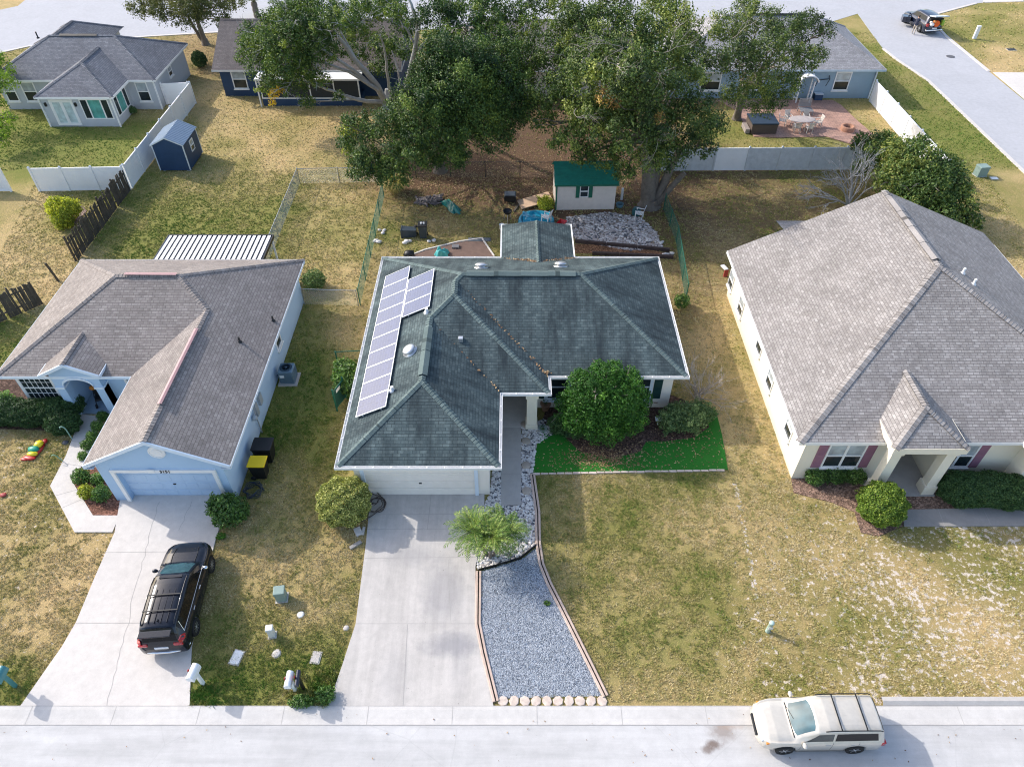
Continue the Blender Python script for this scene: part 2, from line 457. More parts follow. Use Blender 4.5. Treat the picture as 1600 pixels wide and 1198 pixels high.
def roof_part(par, F, L, mat, capmat=None, capw=.16):
    b = MB()
    for f in F: b.slope(f)
    r = b.build('roof', mat, par)
    c = MB()
    for a, e in L: caps(c, a, e, capw)
    c.build('ridge_cap', capmat or mat, r)
    return r
def fascia(par, ev, z0, mat, soffit=True, h=.17, name='fascia'):
    b = MB(); b.sweep(ev, [(-.02, z0-h), (.025, z0-h), (.025, z0-.005), (-.02, z0-.012)])
    if soffit:
        q = inset(ev, .021); b.prism(q, z0-h+.01, z0-h+.025, 0, True)
    return b.build(name, mat, par)
def vent_pipe(par, p, h=.3, r=.045, m=None):
    b = MB(); b.lathe([(r*2.2, -.05), (r*2.0, .03), (r, .06), (r, h)], 10, 0, Matrix.Translation(p)); return b.build('vent_pipe', m or BLACK, par)
def dome_vent(par, p, r=.3, m=None, nrm=None):
    b = MB(); M = Matrix.Translation(p)
    if nrm is not None: M = M @ Vector((0, 0, 1)).rotation_difference(Vector(nrm)).to_matrix().to_4x4()
    b.lathe([(r*1.15, -.03), (r*1.15, .02), (r*.62, .03), (r*.62, .12), (r*1.0, .13), (r*1.0, .16), (r*.85, .21), (r*.5, .255), (r*.08, .27)], 22, 0, M)
    return b.build('roof_vent', m or ALU, par)

SH_GREEN = m_shingle('green_grey_shingles', (0.094, 0.127, 0.131), (0.15, 0.193, 0.193), (0.05, 0.075, 0.083), (0.024, 0.034, 0.040), 0.88)
SH_GREEN_CAP = m_shingle('green_ridge_shingles', (0.12, 0.16, 0.158), (0.15, 0.195, 0.19), (0.09, 0.125, 0.125))
SH_LEFT = m_shingle('brown_grey_shingles', (0.28, 0.25, 0.23), (0.35, 0.315, 0.292), (0.18, 0.155, 0.145), (0.16, .15, .15), 0.12)
SH_RIGHT = m_shingle('mottled_grey_shingles', (0.30, 0.278, 0.262), (0.40, 0.375, 0.358), (0.19, 0.172, 0.165), brick=.29, row=.135)
SH_SLATE = m_shingle('slate_grey_shingles', (0.17, 0.175, 0.195), (0.23, 0.235, 0.255), (0.115, 0.12, 0.135))
SH_TAN = m_shingle('tan_grey_shingles', (0.25, 0.22, 0.20), (0.30, 0.27, 0.25), (0.16, 0.145, 0.14))
SH_BROWN = m_shingle('dark_brown_shingles', (0.17, 0.15, 0.145), (0.20, 0.175, 0.165), (0.13, 0.11, 0.105), (0.09, .08, .08), 0.4)
SHUT_G = m_plain('dark_green_shutter', (0.012, 0.05, 0.045), 0.6)
SHUT_P = m_plain('mauve_shutter', (0.30, 0.15, 0.20), 0.6)

# ---------------------------------------------------------------- centre house with green roof
H1 = thing('house', 'cream single storey house with dark green hip roof carrying rows of solar panels', 'house', (0, 27, 0))
O1 = Matrix.Translation((0, -27, 0))
_real_build = MB.build
def _under(root):
    """children are modelled in world coordinates and hung under the thing's base"""
    inv = Matrix.Translation(-Vector(root.location))
    for ch in root.children: ch.matrix_parent_inverse = inv
Z0 = 2.7; PT = .5
F1, L1, E1 = stair_hip(-7.45, [(-.57, 19.13), (1.74, 23.53), (8.43, 24.66)], 34.52, PT, Z0)
rf1 = roof_part(H1, F1, L1, SH_GREEN, SH_GREEN_CAP, .15)
# back patio wing, ridge running to the back
wx0, wx1, wy = -.63, 3.62, 38.05; xm = (wx0+wx1)/2; hz = Z0+.36*(wx1-wx0)/2
yv = 34.52-(hz-Z0)/PT
wing = [[(wx0, 34.52, Z0), (xm, yv, hz), (xm, wy-.75, hz), (wx0, wy, Z0)], [(wx1, 34.52, Z0), (wx1, wy, Z0), (xm, wy-.75, hz), (xm, yv, hz)], [(wx0, wy, Z0), (wx1, wy, Z0), (xm, wy-.75, hz)]]
roof_part(H1, wing, [((xm, yv, hz), (xm, wy-.75, hz))], SH_GREEN, SH_GREEN_CAP, .12)
b = MB(); b.sweep([(wx0, 34.6), (wx0, wy), (wx1, wy), (wx1, 34.6)][::-1], [(-.02, Z0-.2), (.06, Z0-.2), (.06, Z0+.02), (-.02, Z0+.01)], 0, False); b.build('fascia', WHITE, H1)
fascia(H1, E1, Z0, WHITE)
b = MB(); q = E1
b.sweep(q, [(.028, Z0-.13), (.13, Z0-.13), (.135, Z0+.005), (.118, Z0+.005), (.115, Z0-.10), (.03, Z0-.10)])
for i in range(len(q)):
    a = Vector(q[i]); e = Vector(q[(i+1) % len(q)]); d = (e-a); n = int(d.length/.75)
    nn = Vector((d.y, -d.x)).normalized(); t = d.normalized()
    for k in range(1, n):
        c = a+t*((e-a).length*k/n)
        p0 = c+nn*.02; p1 = c+nn*.125
        b.face([(p0.x-t.x*.02, p0.y-t.y*.02, Z0+.012), (p0.x+t.x*.02, p0.y+t.y*.02, Z0+.012), (p1.x+t.x*.02, p1.y+t.y*.02, Z0+.012), (p1.x-t.x*.02, p1.y-t.y*.02, Z0+.012)])
b.build('gutter', WHITE, H1)
W1 = [(-7.0, 19.62), (-1.02, 19.62), (-1.02, 27.2), (1.25, 27.2), (1.25, 25.1), (7.98, 25.1), (7.98, 34.07), (-7.0, 34.07)]
b = MB(); b.prism(W1, 0, Z0-.155); b.prism([(-.3, 34.07), (-.3, 37.6), (3.3, 37.6), (3.3, 34.07)], 0, Z0-.18); b.build('wall', CREAM_L, H1)
garage_door(H1, -6.55, -1.67, 19.62, 2.13, m_plain('cream_garage_door', (0.86, 0.81, 0.73), 0.55, var=.06), BLUE_TRIM)
b = MB(); b.bbox(.72, 1.22, 23.62, 24.12, 0, Z0-.17, .015); b.bbox(.66, 1.28, 23.56, 24.18, Z0-.5, Z0-.175, .02); b.bbox(.67, 1.27, 23.57, 24.17, 0, .35, .02); b.build('porch_column', CREAM, H1)
b = MB(); b.box(-.35, .65, 27.12, 27.2, 0, 2.1); b.build('front_door', m_plain('dark_front_door', (.03, .03, .035), .5), H1)
window(H1, 2.3, 25.1, .75, 'S', 1.0, 1.55, BLUE_TRIM, blinds=0, bays=1, fw=.16); window(H1, 6.35, 25.1, .75, 'S', 1.0, 1.55, BLUE_TRIM, blinds=0, fw=.16)
shutter(H1, 7.27, 25.1, .7, 'S', .42, 1.7, SHUT_G); shutter(H1, 1.47, 25.1, .7, 'S', .3, 1.7, SHUT_G)
nL = Vector((-.5, 0, 1)).normalized(); pL = (-7.45, 20, Z0)
dome_vent(H1, onplane(641, 549, pL, nL)+Vector((0, 0, .01)), .33, ALU, nL)
pB = (0, 34.52, Z0); nB = Vector((0, .5, 1)).normalized()
dome_vent(H1, onplane(752, 418, pB, nB), .34, ALU, nB); dome_vent(H1, onplane(876, 416, pB, nB), .34, ALU, nB)
for u, v in ((667, 488), (613, 610)): vent_pipe(H1, onplane(u, v, pL, nL), .24, .075, WHITE)
pp = onplane(720, 531, (0, 23.53, Z0), Vector((0, -.5, 1)))
b = MB(); b.bbox(pp.x-.11, pp.x+.11, pp.y-.11, pp.y+.11, pp.z-.1, pp.z+.16, .02); b.build('roof_vent', ALU, H1)
# long ridge vents
c = MB(); caps(c, (-2.3, 29.59, Z0+PT*4.93+.05), (3.2, 29.59, Z0+PT*4.93+.05), .22, .1, 1.2, .04); c.build('ridge_vent', SH_GREEN_CAP, rf1)
c = MB(); caps(c, (-4.01, 22.9, Z0+PT*3.44+.05), (-4.01, 26.2, Z0+PT*3.44+.05), .22, .1, 1.2, .04); c.build('ridge_vent', SH_GREEN_CAP, rf1)
_under(H1)
# solar panels: each one a thing on the left slope
CELL = NT('solar_cells')
uvn = CELL.n.new('ShaderNodeUVMap').outputs[0]
br = CELL.n.new('ShaderNodeTexBrick'); CELL.link(uvn, br.inputs['Vector']); br.offset = 0
br.inputs['Scale'].default_value = 1; br.inputs['Brick Width'].default_value = .158; br.inputs['Row Height'].default_value = .158; br.inputs['Mortar Size'].default_value = .004
br.inputs['Color1'].default_value = rgb(.022, .034, .10); br.inputs['Color2'].default_value = rgb(.03, .045, .13); br.inputs['Mortar'].default_value = rgb(.10, .12, .19)
CELL.color(br.outputs['Color']); CELL.set(.16, 0, .6); CELL.m.node_tree.nodes['Principled BSDF'].inputs['Coat Weight'].default_value = .3
CELL.b.inputs['Coat Roughness'].default_value = .22
off = Vector((0, 0, .13))
pLo = Vector(pL)+nL*.12
c0 = onplane(603, 431, pLo, nL); c1 = onplane(642, 415.5, pLo, nL); c2 = onplane(555.6, 652.5, pLo, nL); c3 = onplane(603.2, 634.3, pLo, nL)
d1 = onplane(679.6, 420.5, pLo, nL); d0 = onplane(640, 435, pLo, nL); d2 = onplane(631, 490, pLo, nL)
yt = (c0.y+c1.y)/2; yb_ = (c2.y+c3.y)/2; xa = (c0.x+c2.x)/2; xb = (c1.x+c3.x)/2
pitch_y = (yt-yb_)/10; cosS = nL.z; Ls = (xb-xa)/cosS
def solar():
    r = thing('solar_panel', '', 'solar panel', (0, 0, 0), 0, 'solar panels on the green roof')
    w, l = pitch_y-.02, Ls-.02
    b = MB()
    for (x0, x1, y0, y1) in ((0, l, 0, .03), (0, l, w-.03, w), (0, .03, .03, w-.03), (l-.03, l, .03, w-.03)): b.box(x0, x1, y0, y1, -.02, .02)
    b.box(l*.2, l*.2+.04, -.0, w, -.10, -.02); b.box(l*.8, l*.8+.04, -.0, w, -.10, -.02)
    b.build('frame', m_plain('pale_panel_frame', (.72, .73, .75), .35, .3), r)
    b = MB(); b.face([(.035, .035, .008), (l-.035, .035, .008), (l-.035, w-.035, .008), (.035, w-.035, .008)], 0, [(0, 0), (l-.07, 0), (l-.07, w-.07), (0, w-.07)]); b.build('cell_sheet', CELL.m, r)
    return r
sp = solar()
words = ['at the roof edge nearest the street', 'second up from the street end', 'third up from the street end', 'fourth up from the street end', 'fifth up from the street end', 'sixth up from the street end', 'seventh up from the street end', 'third from the back end', 'second from the back end', 'at the back end']
spots = []
for k in range(10): spots.append((xa, yb_+k*pitch_y, 'framed solar panel in the long outer row, '+words[k]))
ny = d0.y
for k, wd in enumerate(('rearmost', 'middle', 'nearest the street')):
    spots.append((xb+.02, (d0.y+d1.y)/2-(k+1)*pitch_y, 'framed solar panel in the short inner row of three, '+wd))
for k, (x, y, lab) in enumerate(spots):
    o = sp if k == 0 else dup(sp, (0, 0, 0))
    o['label'] = lab; o.location = (x, y, Z0+PT*(x+7.45)+.13); o.rotation_euler = (0, -math.atan(PT), 0)

# ---------------------------------------------------------------- left house, light blue
PKV = m_plain('pinkish_ridge_vent', (.42, .25, .25), .6)
H2 = thing('house', 'light blue house with brown grey shingle roof, gabled garage and arched porch', 'house', (-18.5, 27, 0))
F2, L2, E2 = stair_hip(12.05, [(18.36, 19.13), (24.95, 24.62)], 34.35, PT, Z0, True, True)
rf2 = roof_part(H2, F2, L2, SH_LEFT, SH_LEFT, .15)
c = MB(); mx = -(12.05+18.36)/2; hg = Z0+PT*(18.36-12.05)/2
caps(c, (mx, 21.2, hg+.06), (mx, 26.2, hg+.06), .10, .03, 5.2, .05); c.build('ridge_vent', PKV, rf2); c = MB(); caps(c, (-19.6, 29.485, Z0+PT*4.865+.06), (-17.0, 29.485, Z0+PT*4.865+.06), .1, .03, 3, .05)
c.build('ridge_vent', PKV, rf2)
ev = E2; i0 = min(range(len(ev)), key=lambda i: ev[i][1]*100-ev[i][0]); q = ev[i0:]+ev[:i0]
b = MB(); b.sweep(q, [(-.02, Z0-.17), (.025, Z0-.17), (.025, Z0-.005), (-.02, Z0-.012)], 0, False)
b.prism([(-24.9, 24.66), (-18.0, 24.66), (-18.0, 34.3), (-24.9, 34.3)], Z0-.16, Z0-.145, 0, True); b.prism([(-12.5, 19.3), (-12.07, 19.3), (-12.07, 34.3), (-12.5, 34.3)], Z0-.159, Z0-.146, 0, True); b.prism([(-18.34, 19.3), (-17.96, 19.3), (-17.96, 24.62), (-18.34, 24.62)], Z0-.158, Z0-.147, 0, True)
for sx in (-1, 1):      # rake boards of the garage gable
    x_e = mx+sx*3.155
    p = [(x_e, Z0+.0), (mx, hg+.0), (mx, hg-.2), (x_e, Z0-.2)]
    b.face([(x, 19.10, z) for x, z in p]); b.face([(x, 19.14, z) for x, z in p]); b.face([(p[3][0], 19.10, p[3][1]), (p[2][0], 19.10, p[2][1]), (p[2][0], 19.14, p[2][1]), (p[3][0], 19.14, p[3][1])])
    b.face([(p[0][0], 19.10, p[0][1]), (p[1][0], 19.10, p[1][1]), (p[1][0], 19.16, p[1][1]+.012), (p[0][0], 19.16, p[0][1]+.012)])
    b.box(min(x_e, x_e-sx*.42), max(x_e, x_e-sx*.42), 19.1, 19.3, Z0-.2, Z0-.185)
b.build('fascia', BLUE_TRIM, H2)
b = MB(); b.box(-17.95, -17.25, 19.28, 19.579, 0, Z0-.15); b.box(-13.0, -12.5, 19.28, 19.579, 0, Z0-.15); b.box(-17.25, -13.0, 19.28, 19.579, 2.13, Z0-.15); b.prism([(-17.95, 19.58), (-12.5, 19.58), (-12.5, 33.9), (-24.5, 33.9), (-24.5, 25.07), (-21.95, 25.07), (-21.95, 27.0), (-20.3, 27.0), (-20.3, 25.07), (-17.95, 25.07)], 0, Z0-.15)
hgw = Z0-.16
tri = [(-17.95, Z0-.151), (-12.5, Z0-.151), (-12.5, Z0+.18), (mx, hg-.08), (-17.95, Z0+.18)]
b.face([(x, 19.281, z) for x, z in tri])
b.build('wall', BLUE, H2)
garage_door(H2, -17.25, -12.95-.05, 19.58, 2.13, m_plain('blue_garage_door', (.46, .60, .76), .55, var=.05), WHITE, 4, 8, frame_y=19.28)
b = MB(); M = wallM(mx+.25, 19.28, 3.45, 'S') @ Matrix.Rotation(-PI/2, 4, 'X')
b.lathe([(.36, 0), (.36, .05), (.31, .06), (.30, .03), (.22, .035), (.21, .06), (.1, .06), (.02, .05)], 24, 0, M, False); b.build('gable_vent', WHITE, H2)
tc = bpy.data.curves.new('house_number', 'FONT'); tc.body = '3151'; tc.size = .24; tc.extrude = .012; tc.align_x = 'CENTER'
to = bpy.data.objects.new('house_number', tc); COL.objects.link(to); to.parent = H2
to.location = (-15.0, 19.18, 2.15); to.rotation_euler = (PI/2, 0, 0); tc.materials.append(BLACK)
me_ = bpy.data.meshes.new_from_object(to.evaluated_get(bpy.context.evaluated_depsgraph_get())); bpy.data.objects.remove(to); to = bpy.data.objects.new('house_number', me_); COL.objects.link(to); to.parent = H2; to.location = (-15.0, 19.18, 2.15); to.rotation_euler = (PI/2, 0, 0)
b = MB(); b.box(-15.75, -15.45, 19.17, 19.189, 2.14, 2.36); b.build('number_plate', WHITE, H2)
# porch with gable roof and arched opening
px0, px1, pyf, pz = -22.6, -19.7, 24.35, 3.0; pxm = (px0+px1)/2; ph = pz+.5*(px1-px0)/2
yb0 = 24.62+(pz-Z0)/PT; ybm = 24.62+(ph-Z0)/PT
roof_part(H2, [[(px0, pyf, pz), (pxm, pyf, ph), (pxm, ybm, ph), (px0, yb0, pz)], [(px1, pyf, pz), (px1, yb0, pz), (pxm, ybm, ph), (pxm, pyf, ph)]], [((pxm, pyf, ph), (pxm, ybm, ph))], SH_LEFT, SH_LEFT, .12)
b = MB()
for sx, xe in ((-1, px0), (1, px1)):
    p = [(xe, pz), (pxm, ph), (pxm, ph-.18), (xe, pz-.18)]
    b.face([(x, pyf-.02, z) for x, z in p]); b.face([(x, pyf+.02, z) for x, z in p])
    b.box(xe-.03, xe+.03, pyf, yb0, pz-.16, pz-.006)
    b.face([(p[0][0], pyf-.02, p[0][1]), (p[1][0], pyf-.02, p[1][1]), (p[1][0], pyf+.04, p[1][1]+.012), (p[0][0], pyf+.04, p[0][1]+.012)])
b.build('fascia', BLUE_TRIM, H2)
def arch_wall(x0, x1, ox0, ox1, zs, rise, ztop, zpk, y0, y1):
    b = MB(); xm_ = (x0+x1)/2; n = 14; arc = []
    for k in range(n+1):
        t = -1+2*k/n; arc.append((ox0+(ox1-ox0)*k/n, zs+rise*math.sqrt(max(0, 1-t*t))))
    for y, s_ in ((y0, 1), (y1, -1)):
        for fc in ([(x0, 0), (ox0, 0), (ox0, zs), (x0, zs)], [(ox1, 0), (x1, 0), (x1, zs), (ox1, zs)]):
            b.face([(x, y, z) for x, z in fc][::s_])
        up = [(x0, zs)]+arc+[(x1, zs), (x1, ztop), (xm_, zpk), (x0, ztop)]
        b.face([(x, y, z) for x, z in up][::s_])
    for k in range(n): b.face([(arc[k][0], y0, arc[k][1]), (arc[k+1][0], y0, arc[k+1][1]), (arc[k+1][0], y1, arc[k+1][1]), (arc[k][0], y1, arc[k][1])])
    b.box(x0, ox0, y0+.001, y1-.001, 0, zs-.001); b.box(ox1, x1, y0+.001, y1-.001, 0, zs-.001)
    b.face([(x0, y0, 0), (x0, y1, 0), (x0, y1, ztop), (x0, y0, ztop)]); b.face([(x1, y0, 0), (x1, y1, 0), (x1, y1, ztop), (x1, y0, ztop)])
    return b, arc
b, arc = arch_wall(px0+.3, px1-.3, px0+.7, px1-.7, 2.0, .5, pz-.02, ph-.22, pyf+.25, pyf+.75)
b.build('porch_arch', BLUE, H2)
b = MB()
for k in range(len(arc)-1):
    (xa_, za), (xe_, ze) = arc[k], arc[k+1]
    b.face([(xa_, pyf+.21, za-.0), (xe_, pyf+.21, ze), (xe_, pyf+.21, ze+.14), (xa_, pyf+.21, za+.14)]); b.face([(xa_, pyf+.21, za+.14), (xe_, pyf+.21, ze+.14), (xe_, pyf+.26, ze+.14), (xa_, pyf+.26, za+.14)])
b.build('arch_trim', BLUE_TRIM, H2)
for xx in (px0+.27, px1-.73): b = MB(); b.box(xx, xx+.46, pyf+.2, pyf+.8, 1.88, 2.0); b.build('pier_cap', BLUE_TRIM, H2); b = MB(); b.box(xx-.02, xx+.48, pyf+.18, pyf+.82, 0, .16); b.build('pier_base', BLUE_TRIM, H2)
b = MB(); b.box(-21.94, -20.31, pyf+.3, 27.0, 0, .1); b.build('porch_floor', m_plain('blue_painted_floor', (.28, .38, .48), .7), H2)
b = MB(); b.box(-21.6, -20.7, 26.93, 27.0, .1, 2.15); b.build('front_door', m_plain('white_front_door', (.6, .66, .72), .5), H2)
window(H2, -23.55, 25.07, .75, 'S', 1.5, 1.5, WHITE, blinds=0, bays=1, grille=5, fw=.14); window(H2, -18.6, 25.07, .8, 'S', .8, 1.4, WHITE, grille=2, fw=.12)
nR2 = Vector((.5, 0, 1)); pR2 = (-12.05, 20, Z0)
for u, v in ((375, 534), (427, 501)): vent_pipe(H2, onplane(u, v, pR2, nR2), .3, .05, BLACK)
# meters and conduits on the right wall
b = MB()
b.box(-12.49, -12.36, 23.55, 23.85, 1.0, 1.75); b.tube([(-12.4, 23.7, 1.75), (-12.4, 23.7, 2.5)], .035); b.tube([(-12.4, 23.4, 0), (-12.4, 23.4, 1.9)], .03)
b.lathe([(.14, 0), (.14, .1), (.1, .16)], 14, 0, Matrix.Translation((-12.42, 23.15, 1.35)) @ Matrix.Rotation(PI/2, 4, 'Y'))
b.box(-12.49, -12.35, 24.2, 24.55, 1.1, 1.7); b.build('electric_meter', m_plain('meter_grey', (.38, .42, .46), .5, .3), H2)
window(H2, -12.5, 28.6, 1.2, 'E', .7, .9, WHITE, fw=.08)
_under(H2)

# ---------------------------------------------------------------- right house, cream
H3 = thing('house', 'large cream house with mottled grey shingle roof, mauve shutters and a hipped portico', 'house', (20.4, 28, 0))
PZ = 3.0; PP = .47; rx0, rx1, ry0, ry1 = 12.52, 28.3, 20.2, 35.1; w_ = (rx1-rx0)/2; rxm = rx0+w_; ph3 = PZ+PP*w_; ryA = ry0+w_
F3 = [[(rx0, ry0, PZ), (rx1, ry0, PZ), (rxm, ryA, ph3)], [(rx0, ry0, PZ), (rxm, ryA, ph3), (rxm, ry1, ph3), (rx0, ry1-.3, PZ)], [(rx1, ry0, PZ), (rx1, ry1+1.6, PZ), (rxm, ry1, ph3), (rxm, ryA, ph3)]]
L3 = [((rx0, ry0, PZ), (rxm, ryA, ph3)), ((rx1, ry0, PZ), (rxm, ryA, ph3)), ((rxm, ryA, ph3), (rxm, ry1, ph3))]
rf3 = roof_part(H3, F3, L3, SH_RIGHT, SH_RIGHT, .2)
c = MB(); caps(c, (rxm, ryA+.4, ph3+.06), (rxm, ry1-.8, ph3+.06), .24, .1, 1.2, .06); c.build('ridge_vent', SH_RIGHT, rf3)
# low back porch roof
b = MB(); b.slope([(16.05, 35.0, 3.75), (20.0, 35.0, 3.75), (20.0, 37.7, 3.2), (16.05, 37.7, 3.2)]); b.build('porch_roof', SH_RIGHT, H3)
b = MB(); b.sweep([(rx0, ry0), (rx1, ry0), (rx1, ry1+.3), (rx0, ry1-.3)], [(-.02, PZ-.18), (.025, PZ-.18), (.025, PZ-.005), (-.02, PZ-.012)]); b.prism(inset([(rx0, ry0), (rx1, ry0), (rx1, ry1), (rx0, ry1-.3)], .03), PZ-.17, PZ-.155, 0, True)
b.face([(rx0, ry1-.3, PZ-.16), (rx0, ry1-.3, PZ), (rxm, ry1, ph3), (rxm, ry1, ph3-.16)]); b.build('fascia', WHITE, H3)
b = MB(); b.prism([(13.06, 20.55), (18.25, 20.55), (18.25, 22.6), (16.7, 22.6), (16.7, 22.61), (20.2, 22.61), (20.2, 20.55), (27.8, 20.55), (27.8, 34.4), (13.06, 34.4)] if False else [(13.06, 20.55), (16.9, 20.55), (16.9, 22.4), (19.2, 22.4), (19.2, 20.55), (27.8, 20.55), (27.8, 34.6), (13.06, 34.6)], 0, PZ-.16)
b.prism([(13.06, 34.59), (27.8, 34.59), (27.8, 34.6), (13.06, 34.6)], PZ-.16, PZ+.1); b.face([(13.0, 34.6, PZ-.16), (27.8, 34.6, PZ-.16), (rxm, 34.6, ph3-.1)])
b.prism([(22.75, 19.75), (28.9, 19.75), (28.9, 20.6), (22.75, 20.6)], 0, PZ-.16); b.build('wall', CREAM, H3)
Fg, Lg, Eg = hip_rect(22.25, 29.4, 19.3, 27.5, PP, PZ+.02)
roof_part(H3, Fg, Lg, SH_RIGHT, SH_RIGHT, .18); fascia(H3, Eg, PZ+.02, WHITE, False)
garage_door(H3, 23.6, 28.3, 19.75, 2.2, m_plain('cream_door_panels', (.72, .66, .52), .6, var=.05), CREAM, 4, 8)
# portico
qx0, qx1, qy0, qz = 16.2, 19.35, 19.45, 3.45
qw = (qx1-qx0)/2; qh = qz+.62*qw; qxm = qx0+qw; yj = ry0+(qz-PZ)/PP; yk = ry0+(qh-PZ)/PP
roof_part(H3, [[(qx0, qy0, qz), (qx1, qy0, qz), (qxm, qy0+qw, qh)], [(qx0, qy0, qz), (qxm, qy0+qw, qh), (qxm, yk, qh), (qx0, yj, qz)], [(qx1, qy0, qz), (qx1, yj, qz), (qxm, yk, qh), (qxm, qy0+qw, qh)]],
          [((qx0, qy0, qz), (qxm, qy0+qw, qh)), ((qx1, qy0, qz), (qxm, qy0+qw, qh)), ((qxm, qy0+qw, qh), (qxm, yk, qh))], SH_RIGHT, SH_RIGHT, .18)
b = MB(); b.sweep([(qx0, yj), (qx0, qy0), (qx1, qy0), (qx1, yj)], [(-.5, qz-.35), (.02, qz-.35), (.03, qz-.005), (-.02, qz-.012)], 0, False); b.prism([(qx0+.03, qy0+.03), (qx1-.03, qy0+.03), (qx1-.03, 21.5), (qx0+.03, 21.5)], qz-.34, qz-.32, 0, True); b.build('portico_beam', CREAM, H3)
for xx in (16.35, 18.72):
    b = MB(); b.bbox(xx+.02, xx+.46, 19.62, 20.06, 0, qz-.34, .012); b.bbox(xx-.05, xx+.53, 19.55, 20.13, 0, .62, .02); b.bbox(xx-.04, xx+.52, 19.56, 20.12, qz-.62, qz-.35, .02); b.build('porch_column', CREAM, H3)
b = MB(); b.box(16.3, 19.3, 19.5, 22.4, 0, .09); b.build('porch_floor', m_concrete('porch_concrete', (.42, .4, .38)), H3)
b = MB(); b.box(17.5, 18.5, 22.33, 22.4, .09, 2.2); b.build('front_door', m_plain('near_black_door', (.02, .018, .018), .4), H3)
window(H3, 14.98, 20.55, .95, 'S', 1.55, 1.45, WHITE, bays=2, fw=.07); shutter(H3, 13.9, 20.55, .85, 'S', .42, 1.6, SHUT_P); shutter(H3, 16.06, 20.55, .85, 'S', .42, 1.6, SHUT_P)
window(H3, 20.15, 20.55, .95, 'S', 1.3, 1.45, WHITE, bays=2, fw=.07); shutter(H3, 21.1, 20.55, .85, 'S', .42, 1.6, SHUT_P)
def side_y(u, v):
    o = Vector((0, 0, CAMH)); d = P(u, v, 0)-o; q = o+d*(13.06/d.x); return q
for (u0, v0) in ((1143, 439), (1157, 483), (1188, 538), (1204, 593), (1234, 668)):
    q = side_y(u0, v0); window(H3, 13.06, q.y, max(.7, q.z-.5), 'W', .75, 1.0, WHITE, blinds=1, sill=True, fw=.06)
for u, v in ((1504, 427), (1521, 444)): vent_pipe(H3, onplane(u, v, (rx1, 25, PZ), Vector((PP, 0, 1))), .3, .06, WHITE)
b = MB(); b.box(22.68, 22.75, 19.9, 20.1, 2.0, 2.25) ; b.sphere((22.66, 19.7, 2.1), .11, 8); b.build('wall_lantern', m_plain('white_lantern', (.7, .75, .8), .3), H3)
_under(H3)

# ---------------------------------------------------------------- grey house, top left
H4 = thing('house', 'grey stucco house with slate grey hip roof and a sunroom with teal glass', 'house', (-36, 64, 0))
EZ = 2.7
Fm, Lm, Em = hip_rect(-44.2, -30.1, 60.45, 69.0, PT, EZ); r4 = roof_part(H4, Fm, Lm, SH_SLATE, SH_SLATE, .16); fascia(H4, Em, EZ, WHITE)
c = MB(); caps(c, (-39.0, 64.73, EZ+PT*4.275+.05), (-35.8, 64.73, EZ+PT*4.275+.05), .2, .1, 1.2, .06); c.build('ridge_vent', BLACK, r4)
sx0, sx1, sy0 = -38.6, -32.3, 57.0; sw = (sx1-sx0)/2; sh = EZ+PT*sw; sxm = sx0+sw; yb4 = 60.45+(sh-EZ)/PT
roof_part(H4, [[(sx0, sy0, EZ), (sx1, sy0, EZ), (sxm, sy0+sw, sh)], [(sx0, sy0, EZ), (sxm, sy0+sw, sh), (sxm, yb4, sh), (sx0, 60.45, EZ)], [(sx1, sy0, EZ), (sx1, 60.45, EZ), (sxm, yb4, sh), (sxm, sy0+sw, sh)]],
          [((sx0, sy0, EZ), (sxm, sy0+sw, sh)), ((sx1, sy0, EZ), (sxm, sy0+sw, sh)), ((sxm, sy0+sw, sh), (sxm, yb4, sh))], SH_SLATE, SH_SLATE, .16)
b = MB(); b.sweep([(sx0, 60.4), (sx0, sy0), (sx1, sy0), (sx1, 60.4)], [(-.02, EZ-.18), (.03, EZ-.18), (.03, EZ-.003), (-.02, EZ-.01)], 0, False); b.prism([(sx0+.03, sy0+.03), (sx1-.03, sy0+.03), (sx1-.03, 60.42), (sx0+.03, 60.42)], EZ-.17, EZ-.16, 0, True); b.build('fascia', WHITE, H4)
tx0, tx1, ty1 = -43.8, -37.7, 73.4; tw = (tx1-tx0)/2; th_ = EZ+PT*tw; txm = tx0+tw; yb5 = 69.0-(th_-EZ)/PT
roof_part(H4, [[(tx0, ty1, EZ), (tx1, ty1, EZ), (txm, ty1-tw, th_)], [(tx0, 69.0, EZ), (txm, yb5, th_), (txm, ty1-tw, th_), (tx0, ty1, EZ)], [(tx1, 69.0, EZ), (tx1, ty1, EZ), (txm, ty1-tw, th_), (txm, yb5, th_)]],
          [((tx0, ty1, EZ), (txm, ty1-tw, th_)), ((tx1, ty1, EZ), (txm, ty1-tw, th_)), ((txm, yb5, th_), (txm, ty1-tw, th_))], SH_SLATE, SH_SLATE, .16)
b = MB(); b.prism([(-43.8, 60.9), (-30.5, 60.9), (-30.5, 68.6), (-43.8, 68.6)], 0, EZ-.16); b.prism([(-39.05+.5, 57.5), (-32.8, 57.5), (-32.8, 60.91), (-38.55, 60.91)], 0, EZ-.161)
b.prism([(-43.4, 68.5), (-38.1, 68.5), (-38.1, 73.0), (-43.4, 73.0)], 0, EZ-.162); b.build('wall', GREYST, H4)
